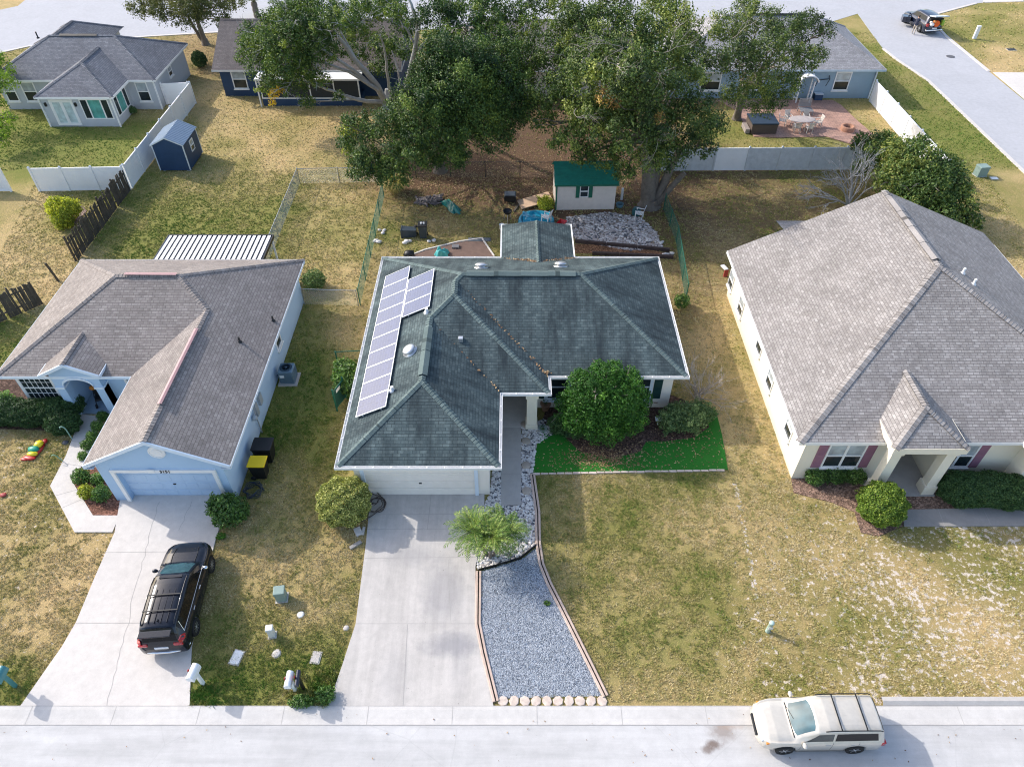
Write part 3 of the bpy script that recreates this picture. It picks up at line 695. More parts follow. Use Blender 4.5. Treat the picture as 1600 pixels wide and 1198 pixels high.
def door_pair(par, x, y, z, f, w, h):
    M = wallM(x, y, z, f); b = MB()
    for a in (-w/2, 0):
        b.box(a, a+.12, 0, .05, 0, h, M=M); b.box(a+w/2-.12, a+w/2, 0, .05, 0, h, M=M); b.box(a+.12, a+w/2-.12, 0, .05, 0, .2, M=M); b.box(a+.12, a+w/2-.12, 0, .05, h-.14, h, M=M)
    b.box(-w/2-.1, -w/2, 0, .06, 0, h+.1, M=M); b.box(w/2, w/2+.1, 0, .06, 0, h+.1, M=M); b.box(-w/2, w/2, 0, .06, h, h+.1, M=M)
    o = b.build('patio_door', WHITE, par); g = MB(); g.box(-w/2+.1, w/2-.1, 0, .015, .1, h-.1, M=M); g.build('pane', m_glass('frosted_door_glass', (.45, .55, .56), .3), o)
door_pair(H4, -36.9, 57.5, .15, 'S', 1.75, 2.05)
def triple(par, x, y, z, f, w, h):
    M = wallM(x, y, z, f); b = MB(); a = w/4
    for x0, x1 in ((-w/2-.08, -w/2), (-w/2+a-.05, -w/2+a+.05), (w/2-a-.05, w/2-a+.05), (w/2, w/2+.08)): b.box(x0, x1, 0, .05, -.08, h+.08, M=M)
    b.box(-w/2, w/2, 0, .045, -.08, 0, M=M); b.box(-w/2, w/2, 0, .045, h, h+.08, M=M); o = b.build('window', WHITE, par)
    for x0, x1, mt in ((-w/2, -w/2+a, GLASS), (-w/2+a, w/2-a, GLASS_T), (w/2-a, w/2, GLASS)):
        g = MB(); g.box(x0, x1, 0, .015, 0, h, M=M); g.build('pane', mt, o)
triple(H4, -34.2, 57.5, .75, 'S', 2.2, 1.5); triple(H4, -32.8, 59.1, .75, 'E', 2.3, 1.5)
window(H4, -31.6, 60.9, .8, 'S', .85, 1.5); window(H4, -41.3, 60.9, .8, 'S', 1.0, 1.5); window(H4, -43.0, 60.9, .8, 'S', .8, 1.5); window(H4, -30.5, 64.6, 1.5, 'E', .7, .7)
for xx in (-38.2, -35.75):
    b = MB(); b.bbox(xx-.08, xx+.08, 57.36, 57.5, 1.75, 2.05, .02); b.build('wall_lamp', BLACK, H4)
for xx, yy in ((-30.45, 60.85), (-32.75, 57.45), (-38.6, 57.45)):
    b = MB(); b.box(xx-.05, xx+.05, yy-.05, yy+.05, 0, EZ-.17); b.build('downpipe', WHITE, H4)
for xx, yy in ((-39.6, 67), (-41.8, 66)): vent_pipe(H4, Vector((xx, yy, EZ+PT*(69-yy))), .5, .06, BLACK)
_under(H4)

# ---------------------------------------------------------------- navy house behind the grey limbed tree
H5 = thing('house', 'navy blue house with dark brown gable roof half hidden behind a spreading tree', 'house', (-18, 67, 0))
y0, y1, x0, x1 = 62.9, 73.0, -26.05, -9.6; ym = (y0+y1)/2; zz = EZ-.1; zr = zz+.5*(ym-y0)
roof_part(H5, [[(x0, y0, zz), (x1, y0, zz), (x1, ym, zr), (x0, ym, zr)], [(x0, y1, zz), (x1, y1, zz), (x1, ym, zr), (x0, ym, zr)]], [((x0, ym, zr), (x1, ym, zr))], SH_BROWN, SH_BROWN, .14)
b = MB(); b.sweep([(x0, y0), (x1, y0), (x1, y1), (x0, y1)], [(-.02, zz-.17), (.025, zz-.17), (.025, zz-.006), (-.02, zz-.012)])
for xx in (x0, x1):
    for a, c_ in ((y0, ym), (y1, ym)): b.face([(xx, a, zz), (xx, c_, zr), (xx, c_, zr-.17), (xx, a, zz-.17)])
b.build('fascia', m_plain('pale_fascia', (.6, .58, .56), .6), H5)
b = MB(); b.prism([(-25.75, 63.7), (-9.9, 63.7), (-9.9, 72.3), (-25.75, 72.3)], 0, zz-.1)
for xx in (-25.75, -9.9): b.face([(xx, 63.7, zz-.1), (xx, 72.3, zz-.1), (xx, ym, zr-.25)])
b.build('wall', NAVY, H5); window(H5, -24.15, 63.7, .75, 'S', 1.1, 1.5)
b = MB(); b.prism([(-21.8, 61.6), (-13.2, 61.6), (-13.2, 63.69), (-21.8, 63.69)], 0, .62); b.build('knee_wall', NAVY, H5)
b = MB()
for xx in (-21.75, -19.6, -17.5, -15.4, -13.25): b.box(xx-.05, xx+.05, 61.62, 61.72, .62, 2.3)
b.box(-21.8, -13.2, 61.6, 61.74, .62, .72); b.build('screen_frame', WHITE, H5)
b = MB(); b.box(-22.0, -13.0, 61.3, 63.69, 2.3, 2.44); b.build('patio_roof', WHITE, H5)
b = MB(); b.box(-21.7, -13.3, 61.65, 61.66, .72, 2.3); b.build('screen', m_plain('dark_insect_screen', (.03, .035, .04), .7), H5)
b = MB(); b.box(-22.0, -21.9, 61.4, 61.5, 0, 2.3); b.build('downpipe', WHITE, H5)
_under(H5)

# ---------------------------------------------------------------- tan roofed house glimpsed between the trees
H6 = thing('house', 'tan shingled house glimpsed through the gap between the two great trees', 'house', (1.5, 67, 0))
Ft, Lt, Et = hip_rect(-6.5, 11.0, 62.6, 72.6, PT, EZ); roof_part(H6, Ft, Lt, SH_TAN, SH_TAN, .15); fascia(H6, Et, EZ, WHITE)
b = MB(); b.prism([(-6, 63.1), (10.5, 63.1), (10.5, 72.1), (-6, 72.1)], 0, EZ-.16); b.build('wall', m_stucco('beige_stucco', (.55, .5, .43)), H6)
window(H6, -2, 63.1, .8, 'S', 1.4, 1.4); window(H6, 4, 63.1, .8, 'S', 1.4, 1.4)
_under(H6)

# ---------------------------------------------------------------- blue grey house, top right
H7 = thing('house', 'blue grey house with pale grey shingle roof behind the paved patio', 'house', (22, 67, 0))
SH_PALE = m_shingle('pale_grey_shingles', (0.34, 0.33, 0.335), (0.42, 0.41, 0.415), (0.23, 0.22, 0.225))
Fb, Lb, Eb = hip_rect(13.6, 32.35, 62.7, 73.6, PT, EZ); r7 = roof_part(H7, Fb, Lb, SH_PALE, SH_PALE, .16); fascia(H7, Eb, EZ, m_plain('pale_blue_fascia', (.5, .6, .68), .5))
c = MB(); caps(c, (20.5, 68.15, EZ+PT*5.45+.05), (26.0, 68.15, EZ+PT*5.45+.05), .2, .1, 1.2, .06); c.build('ridge_vent', BLACK, r7)
b = MB(); b.prism([(14.1, 63.2), (31.85, 63.2), (31.85, 73.1), (14.1, 73.1)], 0, EZ-.16); b.build('wall', BGREY, H7)
window(H7, 29.05, 63.2, .8, 'S', 1.2, 1.45); window(H7, 17.5, 63.2, .8, 'S', 1.6, 1.45); window(H7, 21.5, 63.2, .8, 'S', 1.2, 1.45)
b = MB(); b.box(31.8, 31.9, 63.08, 63.18, 0, EZ-.17); b.build('downpipe', WHITE, H7)
b = MB(); b.tube([(26.9, 63.1, 1.65), (27.9, 63.1, 1.75)], .035); b.tube([(27.9, 63.1, 1.75), (27.6, 62.9, 1.2)], .03); b.tube([(27.9, 63.1, 1.75), (27.75, 63.1, 2.05)], .03); b.tube([(26.9, 63.1, 1.65), (26.7, 62.9, 1.2)], .03); b.build('wall_ornament', BLACK, H7)
_under(H7)
# ================================================================ ground, roads, beds
_vg = {}
def vnoise(x, y, sc, seed=0):
    x = np.asarray(x)/sc; y = np.asarray(y)/sc
    if seed not in _vg: _vg[seed] = np.random.default_rng(100+seed).random((256, 256))
    g = _vg[seed]; xi = np.floor(x).astype(int); yi = np.floor(y).astype(int); fx = x-xi; fy = y-yi
    fx = fx*fx*(3-2*fx); fy = fy*fy*(3-2*fy)
    a = g[xi % 256, yi % 256]; b = g[(xi+1) % 256, yi % 256]; c = g[xi % 256, (yi+1) % 256]; d = g[(xi+1) % 256, (yi+1) % 256]
    return (a*(1-fx)+b*fx)*(1-fy)+(c*(1-fx)+d*fx)*fy
def uv_of(x, y):
    d = y*_c+CAMH*_s; d = np.maximum(d, 1.0)
    return 800+FPX*x/d, 599+FPX*(-y*_s+CAMH*_c)/d
# lawn character: (u, v, ru, rv, green, sand, dry, litter)
LAWN = [
 (1000, 930, 170, 190, .42, .06, .40, 0), (900, 780, 120, 60, .45, 0, .3, 0), (1120, 800, 60, 60, .38, .1, .5, 0), (1450, 940, 280, 170, .20, .9, .48, 0), (1300, 850, 120, 70, .25, .5, .5, .1), (1260, 1000, 60, 60, .38, .35, .35, 0),
 (1190, 700, 45, 130, .22, .25, .70, .1), (1150, 560, 50, 160, .25, .2, .55, .25), (1240, 760, 60, 60, .2, .4, .6, 0),
 (50, 830, 120, 130, .22, .45, .55, 0), (40, 960, 80, 80, .30, .3, .5, 0), (60, 720, 100, 50, .25, .5, .5, .1), (30, 1060, 40, 40, .65, .05, .25, 0),
 (440, 920, 110, 90, .42, .12, .42, 0), (520, 880, 50, 60, .3, .2, .6, 0), (500, 1060, 60, 50, .95, 0, .1, 0), (340, 1080, 50, 30, .8, .05, .2, 0), (560, 820, 40, 50, .3, .2, .7, .1),
 (490, 600, 70, 130, .85, .1, .15, .12), (545, 560, 35, 160, .35, .1, .75, 0), (480, 780, 70, 60, .5, .2, .35, .2),
 (320, 320, 150, 60, .62, .05, .30, 0), (450, 210, 190, 60, .25, .05, .75, 0), (510, 380, 80, 90, .38, .15, .60, .1), (600, 420, 40, 100, .4, .2, .45, .2), (300, 250, 60, 60, .35, .05, .6, 0), (190, 360, 60, 60, .7, .05, .2, 0),
 (110, 220, 150, 40, .88, .05, .12, 0), (60, 410, 130, 70, .30, .1, .72, 0), (110, 330, 60, 30, .2, .5, .4, .3), (20, 540, 60, 60, .7, 0, .2, 0),
 (780, 270, 210, 60, .22, .12, .35, .95), (700, 340, 110, 40, .5, .1, .45, .4), (960, 220, 160, 60, .3, .1, .4, .7), (1150, 330, 140, 60, .40, .12, .35, .62), (1100, 440, 50, 60, .35, .25, .4, .5), (1250, 290, 80, 50, .4, .15, .4, .5),
 (1220, 205, 140, 25, .65, .05, .4, 0), (1380, 190, 30, 40, .35, .05, .65, 0), (1450, 170, 50, 60, .80, .02, .18, 0), (1400, 110, 30, 40, .7, .02, .3, 0), (1530, 240, 60, 40, .85, .02, .2, 0), (1560, 330, 70, 60, .25, .1, .75, 0), (1570, 420, 60, 60, .3, .1, .6, .2),
 (1530, 40, 120, 40, .50, .02, .45, 0), (1570, 90, 50, 20, .2, .1, .8, 0), (20, 10, 60, 20, .3, 0, .8, 0), (330, 90, 60, 30, .3, .1, .6, .5), (60, 85, 40, 20, .4, .05, .6, 0),
]
def lawn_mask(x, y):
    x = np.asarray(x, float); y = np.asarray(y, float)
    u, v = uv_of(x, y); W = np.full(x.shape, .02); A = np.stack([np.full(x.shape, k*.02) for k in (.45, .1, .4, .05)])
    for (cu, cv, ru, rv, *vals) in LAWN:
        w = np.exp(-1.2*(((u-cu)/ru)**2+((v-cv)/rv)**2)); W = W+w
        for i, q in enumerate(vals): A[i] += w*q
    A /= W
    n = vnoise(x, y, 2.6, 1)-.5; n2 = vnoise(x, y, .9, 2)-.5
    A[0] = np.clip(A[0]+n*.28+n2*.18, 0, 1); A[2] = np.clip(A[2]-n*.35+(vnoise(x, y, 1.7, 3)-.5)*.5, 0, 1)
    return A
gx = np.concatenate([[-3000, -800, -300, -140, -100], np.arange(-80, 80.01, .5), [100, 140, 300, 800, 3000]])
gy = np.concatenate([[-3000, -600, -150, -60, -20], np.arange(0, 110.01, .5), [125, 160, 300, 900, 4000]])
X, Y = np.meshgrid(gx, gy); nx, ny_ = len(gx), len(gy)
Zg = np.where((np.abs(X) < 90) & (Y > -5) & (Y < 115), 0, 0.0)
idx = np.arange(nx*ny_).reshape(ny_, nx)
fc = np.stack([idx[:-1, :-1], idx[:-1, 1:], idx[1:, 1:], idx[1:, :-1]], -1).reshape(-1, 4)
GM = NT('lawn_ground'); po = GM.pos()
at = GM.attr('lawn'); sp_ = GM.sep(at.outputs['Color']); Gm, Sm, Dm = sp_[0], sp_[1], sp_[2]; Lm_ = at.outputs['Alpha']
nf = GM.noise(7.0, 6, .75, po, .6); nm = GM.noise(1.6, 5, .65, po); nb = GM.noise(22, 5, .75, po)
def thr(mask, n, soft=.16):
    return GM.ramp(GM.math('ADD', GM.math('SUBTRACT', mask, GM.math('MULTIPLY', n, 1.0)), .5), [(.5-soft, 0.0), (.5+soft, 1.0)])
olive = (.235, .195, .070); tan = (.46, .335, .165); green = (.125, .175, .030); litter = (.125, .078, .048); sand = (.62, .54, .46)
col = GM.mix(thr(Dm, nf, .3), olive, tan)
col = GM.mix(GM.math('MULTIPLY', thr(Gm, nm, .35), .6), col, green)
col = GM.mix(thr(Lm_, GM.noise(3.0, 6, .75, po), .2), col, GM.ramp(nb, [(.3, scl(litter, .55)), (.7, scl(litter, 1.5))]))
ns = GM.noise(4.4, 7, .68, po, .0)
sandm = GM.ramp(GM.math('SUBTRACT', ns, GM.math('MULTIPLY', GM.math('MULTIPLY', Sm, GM.ramp(GM.noise(.35, 3, .6, po), [(.3, .55), (.7, 1.15)])), .17)), [(.295, 1.0), (.35, 0.0)])
sandm = GM.math('MULTIPLY', sandm, GM.ramp(Sm, [(.08, 0.0), (.35, 1.0)]))
col = GM.mix(sandm, col, sand)
col = GM.mix(1.0, col, GM.ramp(nb, [(.28, .58), (.72, 1.5)]), 'MULTIPLY')
GM.color(col); GM.set(.95, 0, .1)
GM.bump(GM.math('ADD', GM.math('MULTIPLY', nb, .6), nf), .9, .06)
g = npmesh('ground', np.stack([X, Y, np.zeros_like(X)], -1).reshape(-1, 3), fc, GM.m)
A = lawn_mask(X.ravel(), Y.ravel())
ca = g.data.attributes.new('lawn', 'FLOAT_COLOR', 'POINT'); ca.data.foreach_set('color', np.ascontiguousarray(A.T, np.float32).ravel())
struct(g)
NOGRASS = []
def sheet(name, poly, z, mat, z0=-.03, nograss=True):
    b = MB(); b.prism(poly, z0, z); o = b.build(name, mat); struct(o)
    if nograss: NOGRASS.append(poly)
    return o
def pxp(L, z=0): return [P2(u, v, z) for u, v in L]
def ribbons(b, lines, w, z, mi):
    for L in lines:
        pts = [Vector((x, y)) for x, y in L]
        for i in range(len(pts)-1):
            d = (pts[i+1]-pts[i]); n = Vector((-d.y, d.x)).normalized()*w/2
            b.face([(pts[i].x-n.x, pts[i].y-n.y, z), (pts[i+1].x-n.x, pts[i+1].y-n.y, z), (pts[i+1].x+n.x, pts[i+1].y+n.y, z), (pts[i].x+n.x, pts[i].y+n.y, z)], mi)
def crack(p0, p1, n=14, j=.12):
    p0 = Vector(p0); p1 = Vector(p1); o = []; dd = (p1-p0).normalized(); nn = Vector((-dd.y, dd.x)); a = 0
    for k in range(n+1):
        a = a*.7+random.uniform(-j, j)*.6; q = p0.lerp(p1, k/n)+nn*(a if 0 < k < n else 0); o.append((q.x, q.y))
    return o
CONC = m_concrete('driveway_concrete', (.52, .49, .46), stain=.12)
CONC_L = m_concrete('pale_concrete', (.60, .565, .53), stain=.08)
CONC_D = m_concrete('grey_walk_concrete', (.34, .32, .30), stain=.2)
JOINT = m_plain('joint_dirt', (.36, .345, .325), .9)  # dark dirt colour of the slab joints and cracks
def slab(name, poly, z, mat, joints=(), cracks=(), jw=.022):
    o_b = MB(); o_b.prism(poly, -.03, z, 0); ribbons(o_b, joints, jw, z+.0035, 1); ribbons(o_b, cracks, .016, z+.0035, 1)
    o = o_b.build(name, [mat, JOINT]); struct(o); NOGRASS.append(poly); return o
# --- front street and kerb
AS = NT('pale_old_asphalt'); po2 = AS.pos()
c1 = AS.ramp(AS.noise(.25, 6, .7, po2, .3), [(.3, (.45, .442, .435)), (.7, (.54, .532, .525))])
c1 = AS.mix(1.0, c1, AS.ramp(AS.noise(70, 3, .7, po2), [(.25, .80), (.75, 1.15)]), 'MULTIPLY')
c1 = AS.mix(1.0, c1, AS.ramp(AS.noise(2.2, 6, .7, po2), [(.3, .92), (.7, 1.05)]), 'MULTIPLY')
mp = AS.n.new('ShaderNodeMapping'); AS.link(po2, mp.inputs[0]); mp.inputs['Scale'].default_value = (.12, 1.7, 1)
c1 = AS.mix(1.0, c1, AS.ramp(AS.noise(1.0, 5, .65, mp.outputs[0]), [(.32, .86), (.62, 1.05)]), 'MULTIPLY')
vc = AS.n.new('ShaderNodeTexVoronoi'); vc.feature = 'DISTANCE_TO_EDGE'; vc.inputs['Scale'].default_value = .22; AS.link(AS.mix(.25, po2, AS.n.new('ShaderNodeTexNoise').outputs['Color']), vc.inputs['Vector'])
c1 = AS.mix(AS.ramp(vc.outputs['Distance'], [(.0, .16), (.003, 0.0)]), c1, (.22, .215, .21))
c1 = AS.mix(AS.ramp(AS.noise(9.0, 3, .5, po2), [(.70, 0.0), (.74, .35)]), c1, (.28, .27, .26))
def blot(t, po_, cx, cy, rx, ry, nscale=2.0):
    s = t.n.new('ShaderNodeSeparateXYZ'); t.link(po_, s.inputs[0])
    dx = t.math('DIVIDE', t.math('SUBTRACT', s.outputs[0], cx), rx); dy = t.math('DIVIDE', t.math('SUBTRACT', s.outputs[1], cy), ry)
    r = t.math('SQRT', t.math('ADD', t.math('MULTIPLY', dx, dx), t.math('MULTIPLY', dy, dy)))
    r = t.math('ADD', r, t.math('MULTIPLY', t.math('SUBTRACT', t.noise(nscale, 6, .75, po_), .5), 1.5))
    return t.ramp(r, [(.35, 1.0), (1.0, 0.0)])
for (u, v, ru, rv, amt, cc) in ((1115, 1163, .34, .22, .9, (.16, .12, .10)), (1128, 1142, .6, .45, .75, (.24, .20, .175)), (1140, 1128, .9, .3, .4, (.40, .28, .20)), (1105, 1170, .28, .2, .75, (.16, .12, .10))):
    q = P(u, v); c1 = AS.mix(AS.math('MULTIPLY', blot(AS, po2, q.x, q.y, ru, rv), amt), c1, cc)
AS.color(c1); AS.set(.9, 0, .25); AS.bump(AS.noise(120, 3, .7, po2), .5, .006)
sheet('street', [(-400, 1.5), (400, 1.5), (400, 9.52), (-400, 9.52)], .014, AS.m)
b = MB(); KP = [(10.16, -.03), (10.16, .062), (10.02, .060), (9.72, .030), (9.50, .020), (9.50, -.03)]
b.grid([[(x, y, z) for y, z in KP] for x in (-120, 120)], 0, False)
for k in range(-40, 40):
    x = k*3.05+.9
    for (ya, za), (yb2, zb) in zip(KP[1:4], KP[2:5]): b.face([(x-.011, ya, za+.004), (x+.011, ya, za+.004), (x+.011, yb2, zb+.004), (x-.011, yb2, zb+.004)], 1)
b.face([(-120, 9.493, .0225), (120, 9.493, .0225), (120, 9.517, .0265), (-120, 9.517, .0265)], 1); b.face([(-120, 10.145, .066), (120, 10.145, .066), (120, 10.165, .066), (-120, 10.165, .066)], 1)
struct(b.build('kerb', [m_concrete('worn_kerb_concrete', (.60, .575, .545), stain=.14), m_plain('faint_kerb_joint', (.42, .40, .375), .9)])); NOGRASS.append([(-120, 9), (120, 9), (120, 10.12), (-120, 10.12)])
# tall kerb behind the parked car
b = MB(); x0 = P(1378, 1100).x; b.grid([[(x, y, z) for y, z in ((10.45, -.02), (10.45, .155), (10.30, .15), (10.17, .07), (10.166, -.02))] for x in (x0, 60)], 0, False); struct(b.build('raised_kerb', CONC)); NOGRASS.append([(x0, 10), (60, 10), (60, 10.5), (x0, 10.5)])
# --- driveways and walks
dc = pxp([(580, 770), (572, 850), (556, 975), (535, 1040), (513, 1103), (771, 1103), (758, 1040), (743, 976), (743, 885), (757, 820), (757, 770)]); dc[0] = (dc[0][0], 19.62); dc[-1] = (dc[-1][0], 19.62)
CD = NT('stained_driveway_painted_shade'); cp = CD.pos()
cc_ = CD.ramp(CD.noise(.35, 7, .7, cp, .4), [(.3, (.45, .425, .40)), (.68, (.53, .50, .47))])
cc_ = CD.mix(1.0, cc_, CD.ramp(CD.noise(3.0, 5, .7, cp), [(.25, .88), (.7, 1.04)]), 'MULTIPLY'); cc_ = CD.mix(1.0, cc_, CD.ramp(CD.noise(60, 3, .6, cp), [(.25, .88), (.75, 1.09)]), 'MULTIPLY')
for (u, v, rx_, ry_, am) in ((705, 1008, 1.5, .6, .75), (695, 925, 1.3, 1.6, .5), (615, 1060, .8, 1.3, .2), (650, 870, 1.3, .6, .35), (720, 1040, .5, 1.6, .25)):  # soft shadow patches painted in as grey blots, with some staining
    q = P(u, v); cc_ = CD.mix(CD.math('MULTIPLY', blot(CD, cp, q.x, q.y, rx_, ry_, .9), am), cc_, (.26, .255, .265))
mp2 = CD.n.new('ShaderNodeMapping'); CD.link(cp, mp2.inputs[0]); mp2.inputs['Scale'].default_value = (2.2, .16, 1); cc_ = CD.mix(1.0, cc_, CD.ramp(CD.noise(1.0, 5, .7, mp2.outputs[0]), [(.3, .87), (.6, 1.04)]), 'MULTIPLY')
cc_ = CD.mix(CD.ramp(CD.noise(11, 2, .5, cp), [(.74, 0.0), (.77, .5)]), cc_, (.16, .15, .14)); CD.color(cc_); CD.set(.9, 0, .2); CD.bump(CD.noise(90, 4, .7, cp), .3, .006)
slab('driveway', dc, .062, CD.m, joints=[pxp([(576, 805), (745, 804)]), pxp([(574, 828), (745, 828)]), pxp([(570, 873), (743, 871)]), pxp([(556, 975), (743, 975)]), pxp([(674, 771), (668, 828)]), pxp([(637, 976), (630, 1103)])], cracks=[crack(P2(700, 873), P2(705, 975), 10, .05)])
wc = pxp([(783, 615), (826, 615), (826, 662), (814, 664), (814, 790), (783, 790)]); slab('front_walk', wc, .066, m_concrete('front_walk_concrete', (.46, .43, .40)), joints=[pxp([(783, v), (814, v)]) for v in (662, 715, 742)])  # walk concrete slightly darker than the driveway mix
sheet('porch_pad', [(-1.0, 23.7), (1.25, 23.7), (1.25, 27.2), (-1.0, 27.2)], .075, CONC)
dl = pxp([(186, 785), (180, 832), (150, 900), (120, 972), (98, 1010), (33, 1103), (297, 1103), (300, 1010), (318, 920), (337, 845), (350, 780)]); dl[0] = (-17.9, 19.58); dl[-1] = (-12.9, 19.58)
slab('driveway', dl, .062, CONC_L, joints=[pxp([(164, 864), (330, 862)]), pxp([(120, 974), (302, 974)])], cracks=[crack(P2(250, 785), P2(218, 900), 12), crack(P2(218, 900), P2(168, 1103), 20, .08), crack(P2(300, 785), P2(280, 830), 6)])
slab('front_walk', pxp([(128, 648), (160, 652), (137, 716), (113, 752), (146, 806), (188, 806), (176, 832), (117, 832), (79, 760), (104, 712)]), .058, CONC_L, joints=[pxp(l) for l in ([(112, 690), (146, 694)], [(95, 724), (132, 730)], [(88, 775), (121, 766)], [(96, 795), (131, 780)])])
slab('front_walk', [P2(1410, 797), P2(1640, 792), P2(1640, 822), P2(1412, 823)], .055, CONC_D, joints=[pxp([(1465, 796), (1475, 823)]), pxp([(1535, 795), (1548, 822)])])
sheet('driveway', [(23.0, 10.1), (29.0, 10.1), (29.0, 19.75), (23.0, 19.75)], .06, CONC_D)
# --- back roads
AS2 = m_concrete('back_road_asphalt', (.43, .435, .46), stain=.1)
tl = pxp([(-60, 100), (0, 83), (45, 73), (140, 64), (240, 57), (440, 45)])
back = [(-120, 62), (-75, 68)]+tl+[(0, 80.6), (30, 79.8), P2(1340, 22), P2(1360, 50), P2(1380, 77), P2(1400, 93), (38.9, 67.0), (39.0, 10), (45.6, 10)]+pxp([(1545, 112), (1500, 75), (1478, 57), (1462, 40), (1465, 22), (1525, 6)])+[(62, 92), (140, 94), (140, 130), (-30, 130), (-52, 95)]+pxp([(40, 0), (28, 10), (0, 16)])+[(-120, 80)]
sheet('back_road', back, .016, AS2)
b = MB()
for line in (tl, [P2(1380, 77), P2(1400, 93), (38.9, 67.0), (39.0, 12)]): b.sweep(line, [(-.15, .0), (-.15, .06), (.15, .06), (.15, .0)], 0, False)
b.sweep([(45.75, 12)]+[(45.75, 56.5)], [(-.15, .0), (-.15, .06), (.15, .06), (.15, .0)], 0, False); b.sweep(pxp([(1545, 112), (1500, 75), (1478, 57), (1462, 40), (1465, 22), (1525, 6)]), [(-.15, .0), (-.15, .06), (.15, .06), (.15, .0)], 0, False)
struct(b.build('back_road_kerb', CONC_L))
sheet('far_driveway', [(45.6, 57.3), (60, 57.3), (60, 68.9), (45.9, 69.1)], .03, CONC_L)
sheet('far_drive_apron', pxp([(1535, 5), (1600, 3), (1660, -8), (1540, -10)]), .035, CONC_L)
# --- planting beds
def mulch_mat(name, c, sc=16):
    t = NT(name); p_ = t.pos(); v = t.n.new('ShaderNodeTexVoronoi'); v.inputs['Scale'].default_value = sc; v.inputs['Randomness'].default_value = 1; t.link(p_, v.inputs['Vector'])
    r_ = t.sep(v.outputs['Color'])[0]; cc = t.ramp(r_, [(.1, scl(c, .5)), (.6, c), (.95, scl(c, 1.7))])
    cc = t.mix(1.0, cc, t.ramp(t.noise(1.2, 5, .7, p_), [(.3, .7), (.7, 1.2)]), 'MULTIPLY'); t.color(cc); t.set(.95, 0, .1); t.bump(t.math('ADD', r_, v.outputs['Distance']), 1.0, .03); return t.m
MULCH = mulch_mat('red_brown_mulch', (.21, .105, .075)); MULCH_D = mulch_mat('dark_mulch', (.11, .07, .055))
sheet('mulch_bed', pxp([(128, 726), (113, 752), (146, 806), (188, 806), (192, 786), (155, 715)]), .04, MULCH)
sheet('mulch_bed', pxp([(-60, 585), (60, 588), (128, 640), (126, 668), (112, 678), (60, 672), (-60, 668)]), .03, MULCH_D)
sheet('mulch_bed', pxp([(1236, 748), (1240, 770), (1300, 785), (1335, 800), (1345, 832), (1372, 838), (1412, 822), (1412, 798), (1490, 797), (1490, 745), (1300, 742)]), .03, mulch_mat('leafy_brown_mulch', (.25, .165, .125)))
TURF = NT('artificial_turf'); tp = TURF.pos()
TURF.color(TURF.ramp(TURF.noise(30, 4, .7, tp), [(.3, (.010, .10, .010)), (.7, (.035, .225, .024))])); TURF.set(.8, 0, .2); TURF.bump(TURF.noise(70, 3, .7, tp), .8, .02)
sheet('artificial_turf', pxp([(832, 739), (1137, 734), (1128, 680), (1118, 640), (1000, 640), (850, 655), (838, 700)]), .035, TURF.m)
sheet('mulch_bed', pxp([(845, 665), (872, 672), (905, 706), (960, 716), (1000, 706), (1010, 690), (1040, 690), (1085, 684), (1108, 668), (1100, 648), (1075, 628), (1050, 618), (860, 618)]), .045, MULCH_D)
WB = pxp([(815, 664), (850, 655), (868, 676), (838, 694), (833, 738), (838, 800), (837, 850), (815, 868), (786, 880), (746, 890), (744, 872), (757, 790), (814, 790)])
WB2 = pxp([(771, 731), (783, 731), (783, 792), (757, 792), (766, 770)])
ROCKBED = mulch_mat('rock_bed_base', (.34, .32, .31), 11)
sheet('rock_bed', WB, .03, ROCKBED); sheet('rock_bed', WB2, .03, ROCKBED)
GB = pxp([(752, 893), (775, 886), (815, 874), (838, 856), (845, 890), (862, 925), (885, 968), (912, 1025), (940, 1087), (776, 1091), (762, 1040), (750, 980)])
sheet('gravel_bed', GB, .028, mulch_mat('blue_gravel_base', (.20, .235, .29), 24))
PB = pxp([(884, 340), (950, 332), (1000, 340), (1025, 362), (1036, 388), (985, 392), (905, 378), (885, 362)])
sheet('pebble_bed', PB, .03, mulch_mat('pebble_bed_base', (.27, .225, .195), 9))
PAVER = NT('pink_paver'); pv = PAVER.pos(); brk = PAVER.n.new('ShaderNodeTexBrick'); PAVER.link(pv, brk.inputs['Vector']); brk.inputs['Scale'].default_value = 1; brk.inputs['Brick Width'].default_value = .42; brk.inputs['Row Height'].default_value = .3; brk.inputs['Mortar Size'].default_value = .012
brk.inputs['Color1'].default_value = rgb(.42, .25, .19); brk.inputs['Color2'].default_value = rgb(.33, .20, .155); brk.inputs['Mortar'].default_value = rgb(.16, .11, .09)
PAVER.color(PAVER.mix(1.0, brk.outputs['Color'], PAVER.ramp(PAVER.noise(.9, 5, .7, pv), [(.3, .75), (.7, 1.2)]), 'MULTIPLY')); PAVER.set(.85)
sheet('back_patio', pxp([(1148, 172), (1165, 198), (1178, 214), (1215, 216), (1290, 214), (1330, 226), (1366, 212), (1340, 190), (1314, 165), (1300, 157), (1120, 157)]), .05, PAVER.m)
sheet('brown_patio_mat', pxp([(640, 401), (665, 392), (720, 379), (752, 374), (770, 400), (768, 412), (640, 412)]), .035, m_plain('brown_outdoor_carpet', (.16, .105, .085), .95, var=.2))
b = MB(); b.sweep([P2(636, 402), P2(664, 391), P2(718, 378), P2(753, 373), P2(772, 401)], [(-.05, 0), (-.05, .08), (.05, .08), (.05, 0)], 0, False); struct(b.build('patio_edging', CONC_L))
sheet('mulch_bed', [P2(90, 348), P2(118, 350), P2(136, 330), P2(124, 318), P2(100, 330)], .03, mulch_mat('pale_litter', (.3, .22, .19)))
